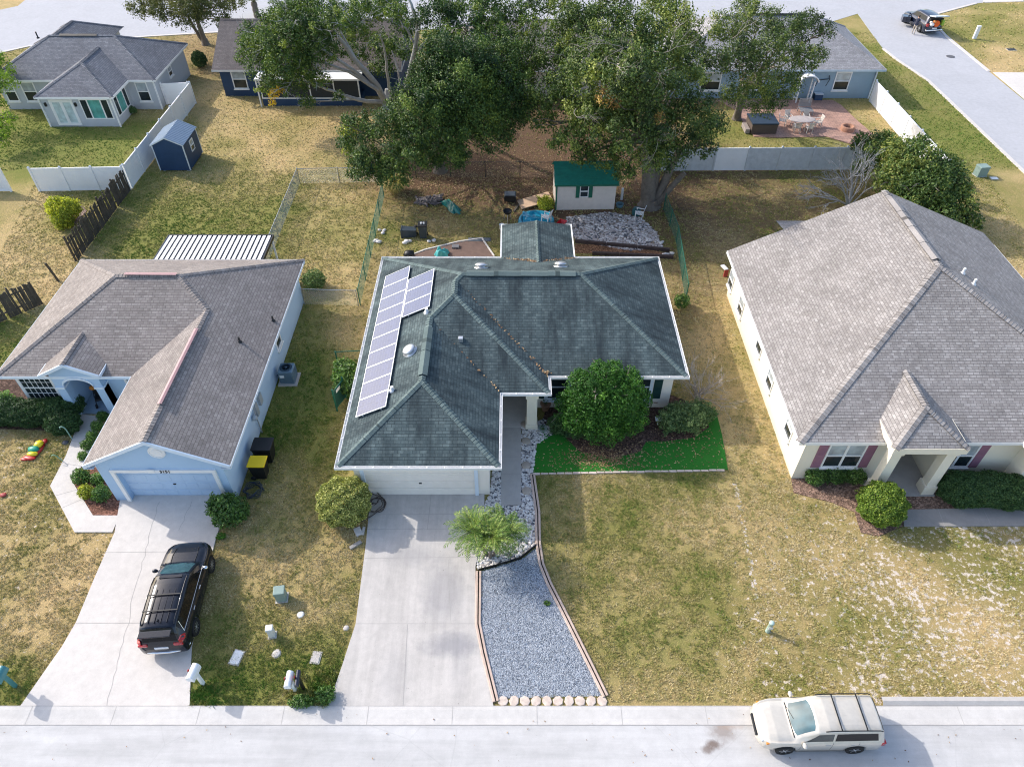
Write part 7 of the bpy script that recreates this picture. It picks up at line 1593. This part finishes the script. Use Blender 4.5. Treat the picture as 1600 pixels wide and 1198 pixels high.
# --- pots and front yard ornaments
POTM = m_plain('terracotta', (.34, .20, .13), .8, var=.2)
def pot(label, loc, r, h, m, plant=None):
    t = thing('plant_pot', label, 'pot', loc); b = MB(); b.lathe([(r*.62, 0), (r*.95, h*.86), (r*1.06, h*.87), (r*1.06, h), (r*.9, h), (r*.85, h*.88), (.01, h*.86)], 18); b.build('pot', m, t)
    q = foliage('plant', [(loc[0], loc[1], loc[2]+h+r*.3, r*.7, r*.7, r*.45)], plant or LF_HEDGE, t, .09, dens=60, clumps=40, seed=7); return t
pot('terracotta pot with dead plant beside the porch column', P(852, 640), .26, .5, POTM); pot('small green glazed bowl in the white rocks', P(848, 672), .22, .16, m_plain('pale_green_glaze', (.35, .42, .38), .3)); pot('terracotta pot behind the pale flecked shrub', P(1022, 632), .24, .42, POTM)
b = MB(); q = P(1027, 664); b.bbox(q.x-.17, q.x+.17, q.y-.14, q.y+.14, .45, .49, .01); b.box(q.x-.02, q.x+.02, q.y-.02, q.y+.02, 0, .45); tag(b.build('yard_sign', WHITE), 'small white yard sign between round tree and pale shrub', 'sign')
t = thing('garden_stake', 'pale green crook shaped garden stake at the end of the hedge', 'garden stake', P(113, 686)); b = MB(); b.tube([(0, 0, 0), (0, 0, .7), (-.03, 0, .85), (-.13, 0, .93), (-.24, 0, .88), (-.26, 0, .76)], .025, 7); b.build('crook', m_plain('mint_plastic', (.28, .45, .38), .4), t)
t = thing('garden_stake', 'second pale green garden stake leaning on the left lawn', 'garden stake', P(99, 721)); b = MB(); b.tube([(0, 0, 0), (-.12, 0, .4), (-.25, 0, .5), (-.36, 0, .44)], .022, 7); b.build('crook', m_plain('mint_green', (.20, .38, .26), .4), t)
q = P(55, 706); t = thing('inflatable_toy', 'deflated red yellow and green inflatable lying on the left lawn', 'inflatable', q, R(-8))
for nm, m_, parts in (('red_part', m_plain('red_nylon', (.42, .02, .02), .4), [((.0, -.42, .07), .22, 1.5, .7, .3), ((.18, .05, .05), .2, .7, 2.2, .25), ((.12, .62, .08), .13, 1, 1.4, .5), ((-.2, -.5, .05), .14, 1.4, .8, .3)]), ('yellow_part', m_plain('yellow_nylon', (.75, .62, .03), .4), [((.0, .38, .14), .2, 1, 1.2, .7), ((.02, -.22, .12), .19, 1.3, .7, .5), ((.14, -.18, .1), .12, 1.3, 1, .5)]), ('green_part', m_plain('green_nylon', (.02, .30, .20), .4), [((-.06, .08, .13), .2, 1.4, .9, .6), ((-.2, .03, .1), .13, 1, 1, .6)])):
    b = MB()
    for c_, r_, sx, sy, sz in parts: b.sphere(c_, r_, 10, 0, sx, sy, sz, .10)
    b.build(nm, m_, t)
b = MB(); q = P(6, 774); b.sphere((q.x, q.y, .06), .12, 10, 0, 1.3, 1, .5, .2); tag(b.build('deflated_ball', m_plain('dull_red_rubber', (.35, .05, .05), .6)), 'small dull red deflated ball on the left lawn', 'ball')
b = MB(); q = P(103, 692); b.sphere((q.x, q.y, .05), .13, 10, 0, 1.2, 1, .5, .2); tag(b.build('field_stone', ROCK_D), 'dark brown stone beside the left walk', 'stone')
# porch things of the light blue house
q = Vector((-21.05, 25.35, .1)); t = thing('pram', 'dark folded pushchair with orange basket on the arched porch', 'pushchair', q, R(20)); b = MB()
for (x, y) in ((-.25, -.3), (.25, -.3), (-.25, .3), (.25, .3)): b.lathe([(.02, -.03), (.12, -.03), (.12, .03), (.02, .03)], 14, 0, Matrix.Translation((x, y, .12)) @ Matrix.Rotation(PI/2, 4, 'Y'))
for sx in (-.22, .22): b.tube([(sx, -.32, .14), (sx, .05, .6), (sx, .45, 1.0)], .02, 6); b.tube([(sx, .3, .14), (sx, -.1, .65)], .02, 6)
b.tube([(-.22, .45, 1.0), (.22, .45, 1.0)], .025, 6); b.build('frame', BLACK, t); b = MB(); b.bbox(-.2, .2, -.3, .1, .42, .55, .04); b.bbox(-.2, .2, .08, .2, .5, .95, .04); b.build('seat', BLACK, t); b = MB(); b.sphere((-.15, .2, .98), .16, 10, 0, 1, 1, .8); b.build('basket', m_plain('orange_fabric', (.55, .2, .03), .7), t)
# --- back yard of the green roofed house
def pile(name, label, cat, loc, n, fn, m_, parent_name='sticks'):
    t = thing(name, label, cat, loc); b = MB()
    for k in range(n): fn(b, k)
    b.build(parent_name, m_, t); return t
q = P(672, 318)
def logs(b, k):
    x = random.uniform(-1.0, .9); y = random.uniform(-.3, .6); z = random.uniform(.05, .35 if x > -.2 else .12); a = random.uniform(-.5, .5)+(0 if k % 3 else PI/2); L = random.uniform(.3, .6); d = Vector((math.cos(a), math.sin(a), random.uniform(-.1, .1)))*L; c_ = Vector((x, y, z)); b.tube([c_-d*.5, c_+d*.5], random.uniform(.04, .08), 7)
pile('log_pile', 'grey stack of split logs on the ground in the back yard', 'log pile', q, 80, logs, m_plain('grey_split_wood', (.16, .14, .14), .9, var=.5, scale=5), 'logs')
TARP = m_plain('teal_tarpaulin', (.008, .14, .125), .35, var=.3, scale=3)
def tarp(label, loc, sx, sy, hz_, m_, rz=0, seed=1, name='tarpaulin'):
    t = thing(name, label, 'tarpaulin', loc, rz); rg = np.random.default_rng(seed); n = 18; rows = []
    for i in range(n+1):
        row = []
        for j in range(n+1):
            x, y = (i/n*2-1), (j/n*2-1); r_ = max(abs(x), abs(y)); h = hz_*max(0, 1-r_**2)*(.5+vnoise((x+3)*2.1, (y+3)*2.1, .8, seed+20))+.06*vnoise(x*4+9, y*4+9, .6, seed+30)
            wob = 1+.18*math.sin(5*math.atan2(y, x)+seed); row.append((x*sx*wob, y*sy*wob, float(h)+.01))
        rows.append(row)
    b = MB(); b.grid(rows, 0, True); b.build('sheet', m_, t); return t
tarp('crumpled teal tarpaulin beside the log pile', P(706, 325), .35, .95, .4, TARP, R(35), 3); tarp('small light teal cloth on the brown patio mat', P(690, 399), .42, .35, .55, m_plain('light_teal_cloth', (.06, .34, .34), .5, var=.15), 0, 5)
b = MB(); q = P(640, 402); b.sphere((q.x, q.y, .25), .3, 10, 0, 1.2, 1, .9, .12); tag(b.build('rubbish_bag', BLACK), 'black rubbish bag behind the left roof corner', 'bag')
q = P(797, 314); t = thing('fire_box', 'square black metal box on short legs in the back yard', 'box', q); b = MB(); b.bbox(-.42, .42, -.4, .4, .15, .55, .03); b.build('box', BLACK, t); b = MB(); b.bbox(-.36, .36, -.34, .34, .555, .60, .02); b.build('lid', m_plain('dark_lid', (.03, .035, .04), .35), t)
for x in (-.36, .36):
    for y in (-.34, .34): b = MB(); b.box(x-.03, x+.03, y-.03, y+.03, 0, .15); b.build('leg', BLACK, t)
q = P(793, 345); t = thing('barbecue', 'black kettle barbecue without lid near the back roof wing', 'barbecue', q); b = MB(); b.lathe([(.05, .52), (.16, .55), (.27, .66), (.31, .80), (.30, .81), (.26, .68), (.02, .60)], 22); b.build('bowl', BLACK, t)
for a in (.5, 2.6, 4.7): b = MB(); b.tube([(.18*math.cos(a), .18*math.sin(a), .58), (.3*math.cos(a), .3*math.sin(a), 0)], .018, 6); b.build('leg', ALU, t)
q = P(784, 358); b = MB(); M = Matrix.Translation(q); b.lathe([(.14, 0), (.17, .36), (.18, .36), (.155, .34), (.12, .04)], 18, 0, M); tag(b.build('bucket', WHITE), 'white plastic bucket at the left corner of the back roof wing', 'bucket')
q = P(836, 318); t = thing('ramp', 'tan plywood ramp leading up to the beige shed', 'ramp', q); b = MB(); M = Matrix.Rotation(R(15), 4, 'Z') @ Matrix.Rotation(R(-9), 4, 'Y'); b.box(-1.15, .2, -.6, .6, .22, .27, 0, M); b.box(.24, 1.2, -.6, .6, .22, .27, 0, M); b.build('boards', WOOD_T, t); b = MB(); b.box(-1.2, -1.1, -.65, .65, 0, .1, 0, M); b.box(.15, .25, -.65, .65, 0, .22, 0, M); b.build('bearers', WOOD_D, t)
q = P(810, 322); b = MB(); b.box(-.06, .06, -.85, .85, 0, .09, 0, Matrix.Translation(q) @ Matrix.Rotation(R(-22), 4, 'Z')); tag(b.build('timber', WOOD_D), 'grey timber lying left of the plywood ramp', 'timber')
q = P(838, 348); t = thing('paddling_pool', 'round blue paddling pool under a collapsed sheet behind the roof wing', 'pool', q); b = MB(); b.lathe([(1.15, 0), (1.25, .12), (1.22, .26), (1.1, .3), (1.0, .26), (.98, .1), (.02, .08)], 30); b.build('ring', m_plain('pool_vinyl', (.03, .25, .36), .3, var=.3, scale=2), t)
rows = []
for i in range(20):
    row = []
    for j in range(20):
        x, y = i/19*2-1, j/19*2-1; row.append((x*.95, y*.85, .22+.25*float(vnoise(x*2+4, y*2+4, .55, 41))))
    rows.append(row)
b = MB(); b.grid(rows, 0, True); b.build('cover_sheet', m_plain('bright_blue_sheet', (.012, .23, .36), .25, var=.25), t)
def chair(label, loc, rz, m_, group='garden chairs', h=.42, name='garden_chair'):
    t = thing(name, label, 'chair', loc, rz, group); b = MB()
    for k in range(5): b.box(-.24, .24, -.25+.1*k, -.17+.1*k, h-.015, h+.015)
    b.build('seat', m_, t); b = MB()
    for k in range(5): M = Matrix.Translation((0, .25, h)) @ Matrix.Rotation(R(-14), 4, 'X'); b.box(-.22+.092*k, -.15+.092*k, -.012, .012, .02, .5, 0, M)
    b.box(-.25, .25, -.014, .014, .46, .54, 0, M); b.build('backrest', m_, t)
    for x in (-.23, .23):
        for y in (-.23, .25): b = MB(); b.box(x-.022, x+.022, y-.022, y+.022, 0, h if y > 0 else h+.2); b.build('leg', m_, t)
        b = MB(); b.box(x-.03, x+.03, -.27, .28, h+.2, h+.23); b.build('armrest', m_, t)
    return t
chair('white garden chair standing in the covered paddling pool', P(853, 352)+Vector((0, 0, .26)), R(-120), WHITE); chair('white garden chair at the foot of the great oak', P(998, 341), R(-110), WHITE)
q = P(877, 356); t = thing('wheelbarrow', 'small red wheelbarrow by the pebble bed', 'wheelbarrow', q, R(60)); b = MB(); P8 = [(-.2, -.18, .22), (.2, -.18, .22), (.2, .18, .22), (-.2, .18, .22), (-.34, -.26, .45), (.36, -.26, .45), (.36, .26, .45), (-.34, .26, .45)]
for f in ((0, 3, 2, 1), (0, 1, 5, 4), (1, 2, 6, 5), (2, 3, 7, 6), (3, 0, 4, 7)): b.face([P8[i] for i in f])
b.build('tray', m_plain('red_enamel', (.5, .01, .015), .35), t); b = MB(); b.lathe([(.02, -.03), (.15, -.03), (.15, .03), (.02, .03)], 14, 0, Matrix.Translation((.42, 0, .15)) @ Matrix.Rotation(PI/2, 4, 'X')); b.build('wheel', RUBBER, t); b = MB()
for s in (-.16, .16): b.tube([(.42, s*.4, .15), (-.3, s, .35), (-.65, s*1.2, .5)], .018, 6); b.tube([(-.25, s, .3), (-.28, s, 0)], .018, 6)
b.build('handles', WOOD_D, t)
b = MB(); q = P(968, 323); b.lathe([(.22, 0), (.28, .25), (.24, .25), (.2, .04)], 18, 0, Matrix.Translation(q)); tag(b.build('tub', m_plain('slate_blue_plastic', (.08, .16, .19), .5)), 'round slate blue tub at the right corner of the beige shed', 'tub')
t = thing('covered_bundle', 'teal covered bundle against the oak trunk', 'bundle', P(994, 335)); b = MB(); b.lathe([(.3, 0), (.32, .3), (.24, .5), (.06, .56)], 16); b.build('cover', m_plain('dark_teal_cover', (.015, .08, .09), .6), t)
b = MB(); q = P(971, 312); b.box(q.x-.08, q.x+.08, q.y-.06, q.y+.06, 0, .9); tag(b.build('marker_post', WHITE), 'short white post between shed and oak trunk', 'post')
b = MB(); q = P(928, 327); b.tube([q, q+Vector((.05, .18, 1.2))], .022, 6); b.box(q.x-.12, q.x+.12, q.y-.02, q.y+.02, .0, .05); tag(b.build('rake', WOOD_T), 'wooden handled rake leaning on the beige shed', 'rake')
for k, (a, e, lab) in enumerate(((P(898, 379), P(1046, 393), 'long dark retaining timber behind the planting trench'), (P(925, 398), P(1052, 404), 'long dark retaining timber nearest the green roof'))):
    d = e-a; M = Matrix.Translation(a) @ Matrix.Rotation(math.atan2(d.y, d.x), 4, 'Z'); b = MB(); n = 3
    for i in range(n): b.bbox(d.length*i/n+.01, d.length*(i+1)/n-.01, -.09, .09, -.02, .24, .015, 0, M)
    tag(b.build('retaining_timber', m_plain('creosoted_timber', (.07, .05, .045), .9, var=.4)), lab, 'timber', 'retaining timbers behind the house')
for k, (u, v, r_, lab) in enumerate(((1043, 398, .26, 'pale block at the end of the retaining timbers'), (1032, 381, .2, 'white stone above the retaining timbers'), (598, 362, .2, 'pale stone right of the green dog yard fence'), (590, 378, .28, 'flat pale stone at the foot of the green dog yard fence'), (637, 379, .3, 'left cluster of pale stones below the lying bin'), (678, 377, .28, 'right cluster of pale stones below the bins'))):
    q = P(u, v); b = MB()
    for i in range(5): b.sphere((q.x+random.gauss(0, .14), q.y+random.gauss(0, .1), .06), r_*random.uniform(.4, .7), 8, 0, 1.1, .9, .6, .2)
    tag(b.build('pale_stones', ROCK_W), lab, 'stones')
b = MB(); q = P(752, 385); b.bbox(q.x-.9, q.x+.6, q.y+.55, q.y+.95, 0, .06, .01, 0); tag(b.build('rubber_mat', m_plain('grey_mat', (.10, .115, .13), .8)), 'dark grey mat beyond the brown patio carpet', 'mat')
b = MB(); q = P(712, 387); b.bbox(q.x-.24, q.x+.24, q.y-.18, q.y+.18, .04, .16, .02); tag(b.build('paving_block', m_plain('grey_block', (.16, .16, .17), .8)), 'grey block sitting on the brown patio carpet', 'block')
# --- patio of the blue grey house
q = P(1250, 203); t = thing('dining_table', 'oval stone topped patio table ringed by pale chairs', 'table', (q.x+.05, q.y+.3, .05)); b = MB(); M = Matrix.Scale(1.7, 4, (1, 0, 0)); b.lathe([(.60, .68), (.64, .70), (.64, .74), (.60, .755), (.02, .755)], 28, 0, M); b.build('top', m_plain('patio_table_stone', (.42, .37, .35), .6, var=.2), t)
for x in (-.7, .7):
    for y in (-.3, .3): b = MB(); b.tube([(x, y, .68), (x*1.05, y*1.1, 0)], .03, 6); b.build('leg', ALU, t)
PALEC = m_plain('pale_metal_chair', (.55, .52, .48), .5, .2)
for (dx, dy, rz, lab) in ((-1.35, .45, R(70), 'pale chair at the left end of the patio table'), (-.75, .95, R(10), 'pale chair behind the left of the patio table'), (.75, 1.0, R(-10), 'pale chair behind the right of the patio table'), (1.5, .2, R(-80), 'pale chair at the right end of the patio table'), (-.5, -.85, R(170), 'pale chair in front of the left of the patio table'), (.45, -.9, R(185), 'pale chair in front of the right of the patio table')):
    chair(lab, (q.x+dx, q.y+.3+dy, .05), rz, PALEC, 'patio chairs round the table', .42, 'patio_chair')
t = thing('lounge_chair', 'grey slatted lounge chair behind the patio table', 'chair', P(1257, 178)+Vector((0, 0, .05)), 0); GRYC = m_plain('grey_slats', (.24, .24, .25), .6); b = MB()
for k in range(8): b.box(-.55, .55, -.5+.12*k, -.42+.12*k, .34, .37)
b.build('seat', GRYC, t); b = MB()
for k in range(7): b.box(-.55, .55, .48, .51, .4+.1*k, .47+.1*k)
b.build('backrest', GRYC, t)
for x in (-.5, .5):
    for y in (-.45, .45): b = MB(); b.box(x-.03, x+.03, y-.03, y+.03, 0, .34); b.build('leg', GRYC, t)
q = P(1192, 208); t = thing('hot_tub', 'brown sided hot tub with dark blue cover', 'hot tub', (q.x-.05, q.y+.5, .05)); b = MB(); b.bbox(-1.05, 1.05, -.8, 1.1, 0, .78, .05); b.build('side_panel', m_plain('brown_panel', (.085, .065, .055), .7), t); b = MB(); b.bbox(-1.1, 1.1, -.85, 1.15, .78, .90, .04); b.build('cover', m_plain('dark_blue_vinyl', (.02, .035, .055), .35), t)
b = MB(); b.bbox(-1.5, -1.12, -.7, .6, 0, .35, .02); b.build('step', m_plain('grey_step', (.28, .24, .22), .8), t)
q = P(1324, 205); t = thing('fire_pit', 'round brick fire pit on the patio', 'fire pit', (q.x, q.y+.1, .05)); b = MB(); b.lathe([(.56, 0), (.56, .34), (.54, .36), (.40, .36), (.38, .34), (.38, .08), (.02, .07)], 26); b.build('ring', m_plain('fire_brick', (.40, .21, .14), .85, var=.3, scale=6, bump=.5, bscale=12), t); b = MB(); b.lathe([(.36, .075), (.36, .09), (.02, .12)], 18); b.build('ash', DARK, t)
q = P(1252, 160); t = thing('arbour', 'white arched garden arbour by the blue grey wall', 'arbour', (q.x, q.y+.1, .05)); rw = .6
for x in (-rw, rw):
    for y in (-.35, .35): b = MB(); b.bbox(x-.05, x+.05, y-.05, y+.05, 0, 1.85, .01); b.build('post', WHITE, t)
    b = MB()
    for k in range(5): b.box(x-.02, x+.02, -.3, .3, .3+.3*k, .34+.3*k)
    b.build('side_rungs', WHITE, t)
b = MB(); n = 10
for k in range(n): a0, a1 = PI*k/n, PI*(k+1)/n; b.face([((rw+.22)*math.cos(a0), -.6, 1.85+.55*math.sin(a0)), ((rw+.22)*math.cos(a1), -.6, 1.85+.55*math.sin(a1)), ((rw+.22)*math.cos(a1), .6, 1.85+.55*math.sin(a1)), ((rw+.22)*math.cos(a0), .6, 1.85+.55*math.sin(a0))])
for y in (-.6, .6): b.tube([((rw+.22)*math.cos(PI*k/n), y, 1.85+.55*math.sin(PI*k/n)) for k in range(n+1)], .06, 6)
b.build('roof', WHITE, t)
q = P(1277, 157); t = thing('storage_box', 'dark blue box with pale lid against the blue grey wall', 'box', (q.x, q.y+.1, .05)); b = MB(); b.bbox(-.35, .35, -.25, .25, 0, .5, .02); b.build('box', NAVY, t); b = MB(); b.bbox(-.37, .37, -.27, .27, .5, .56, .02); b.build('lid', m_plain('pale_lid', (.6, .64, .68), .4), t)
b = MB(); q = P(1153, 172); b.box(q.x-.06, q.x+.06, q.y-.06, q.y+.06, 0, 2.3); tag(b.build('pergola_post', WHITE), 'slim white post at the left corner of the patio', 'post')
b = MB(); q = P(1345, 228); b.bbox(q.x-.6, q.x+.7, q.y-.2, q.y+.2, 0, .4, .03); tag(b.build('low_wall', m_plain('brown_block_wall', (.22, .14, .12), .85, var=.3)), 'low brown block wall at the right edge of the patio', 'wall')
b = MB(); q = P(105, 194); b.bbox(q.x-.55, q.x+.55, q.y-.2, q.y+.45, 0, .1, .01); tag(b.build('door_step', CONC_L), 'pale step under the sunroom doors', 'step')
b = MB(); b.bbox(q.x-.1, q.x+.5, q.y-.15, q.y+.35, .1, .12, .005); tag(b.build('door_mat', BLACK), 'black mat on the sunroom step', 'mat')
q = Vector((13.0, 36.0, 0)); t = thing('step_stool', 'red and white folded step stool at the back corner of the cream house', 'stool', P(1133, 432)); b = MB(); b.box(-.12, .12, -.05, .05, 0, .5); b.build('red_legs', m_plain('faded_red', (.4, .06, .05), .6), t); b = MB(); b.box(-.15, .1, .0, .5, .5, .56, 0, Matrix.Rotation(R(20), 4, 'Z')); b.build('white_top', WHITE, t)
# --- person beside the open car
def person(loc, rz):
    t = thing('person', 'person in dark top and pale trousers leaning in at the open car door', 'person', loc, rz)
    V = {'pel': (0, 0, .95), 'che': (.10, 0, 1.22), 'sho': (.20, 0, 1.42), 'nec': (.26, 0, 1.52), 'hed': (.33, 0, 1.62), 'hdt': (.37, 0, 1.72)}
    pts = [V['pel'], V['che'], V['sho'], V['nec'], V['hed'], V['hdt']]; E = [(0, 1), (1, 2), (2, 3), (3, 4), (4, 5)]; Rr = [.15, .16, .14, .055, .10, .085]
    for sd in (1, -1):
        i = len(pts); leg = [(0.02, sd*.10, .88), (.12*sd, sd*.11, .50), (-.05+.22*(sd > 0)-.12*(sd < 0), sd*.12, .09), (.08+.22*(sd > 0)-.12*(sd < 0), sd*.13, .045)]
        pts += leg; E += [(0, i), (i, i+1), (i+1, i+2), (i+2, i+3)]; Rr += [.095, .065, .045, .04]
        i = len(pts); arm = [(.22, sd*.20, 1.40), (.34, sd*.25, 1.14), (.55, sd*.20, 1.02), (.64, sd*.19, 1.0)]
        pts += arm; E += [(2, i), (i, i+1), (i+1, i+2), (i+2, i+3)]; Rr += [.065, .048, .036, .04]
    me = bpy.data.meshes.new('body'); me.from_pydata(pts, E, []); o = bpy.data.objects.new('body', me); COL.objects.link(o)
    m = o.modifiers.new('skin', 'SKIN'); m.use_smooth_shade = True; o.modifiers.new('sub', 'SUBSURF').levels = 1; o.modifiers['sub'].render_levels = 2
    lay = me.skin_vertices[0] if me.skin_vertices else None
    if lay is None: me.skin_vertices.new() if hasattr(me.skin_vertices, 'new') else None; lay = me.skin_vertices[0]
    for i, r_ in enumerate(Rr): lay.data[i].radius = (r_, r_)
    lay.data[0].use_root = True
    dg = bpy.context.evaluated_depsgraph_get(); ev = o.evaluated_get(dg); m2 = bpy.data.meshes.new_from_object(ev); m2.name = 'body'
    bpy.data.objects.remove(o); o = bpy.data.objects.new('body', m2); COL.objects.link(o); o.parent = t
    SK = m_plain('skin', (.42, .24, .16), .6); DT = m_plain('dark_shirt', (.03, .035, .06), .8); TR = m_plain('pale_trousers', (.42, .36, .30), .8); SHO = m_plain('dark_shoes', (.03, .03, .03), .6)
    m2.materials.clear()
    for mm in (SK, DT, TR, SHO): m2.materials.append(mm)
    for p in m2.polygons:
        c_ = p.center; z = c_.z; p.use_smooth = True
        p.material_index = 3 if z < .10 else 2 if z < .96 and c_.x < .3 else 1 if z < 1.50 and not (c_.x > .50) else 0
    b = MB(); b.sphere((.32, 0, 1.72), .115, 10, 0, 1, .95, .75); b.build('hair', m_plain('dark_hair', (.03, .02, .015), .7), t)
    for sd in (1, -1):
        b = MB()
        for k in range(4): b.tube([(.66, sd*.19+(k-1.5)*.02, 1.0), (.72, sd*.19+(k-1.5)*.022, .985), (.75-.006*abs(k-1), sd*.19+(k-1.5)*.022, .955)], .009, 5)
        b.tube([(.63, sd*.19-sd*.035, 1.0), (.67, sd*.19-sd*.055, .985)], .01, 5); b.build('fingers', SK, t)
    return t
person((42.35, 79.35, .016), R(60))
# ---------------------------------------------------------------- light, sky and camera
sun_dir = Vector((-1.36, 0.72, 1.0)).normalized()
w = bpy.data.worlds.new('World'); SC.world = w; w.use_nodes = True
sky = w.node_tree.nodes.new('ShaderNodeTexSky'); sky.sky_type = 'NISHITA'; sky.sun_disc = False
sky.sun_elevation = math.asin(sun_dir.z); sky.sun_rotation = math.atan2(sun_dir.x, sun_dir.y)
sky.air_density = 0.9; sky.dust_density = 2.0; sky.ozone_density = 0.1; sky.altitude = 0
bg = w.node_tree.nodes['Background']; bg.inputs['Strength'].default_value = 0.15
w.node_tree.links.new(sky.outputs[0], bg.inputs[0])
sl = bpy.data.lights.new('sun', 'SUN'); sl.energy = 2.05; sl.angle = R(0.55); sl.color = (1.0, 0.95, 0.88)
so = bpy.data.objects.new('sun', sl); COL.objects.link(so)
so.rotation_euler = sun_dir.to_track_quat('Z', 'Y').to_euler(); so.location = (-40, 20, 50)
cd = bpy.data.cameras.new('camera'); cam = bpy.data.objects.new('camera', cd); COL.objects.link(cam)
cam.location = (0, 0, CAMH); cam.rotation_euler = (PI/2-PITCH, 0, 0)
cd.sensor_width = 36.0; cd.sensor_fit = 'HORIZONTAL'; cd.lens = FPX/1600*36.0
cd.clip_end = 6000; cd.clip_start = 0.1
SC.camera = cam
SC.view_settings.view_transform = 'Standard'; SC.view_settings.look = 'None'
SC.view_settings.exposure = 1.15; SC.view_settings.gamma = 1.0
SC.cycles.max_bounces = 6; SC.cycles.transparent_max_bounces = 8
SC.cycles.use_denoising = True; SC.cycles.filter_width = 1.1; SC.cycles.denoising_prefilter = 'NONE'; SC.cycles.denoising_input_passes = 'RGB_ALBEDO_NORMAL'
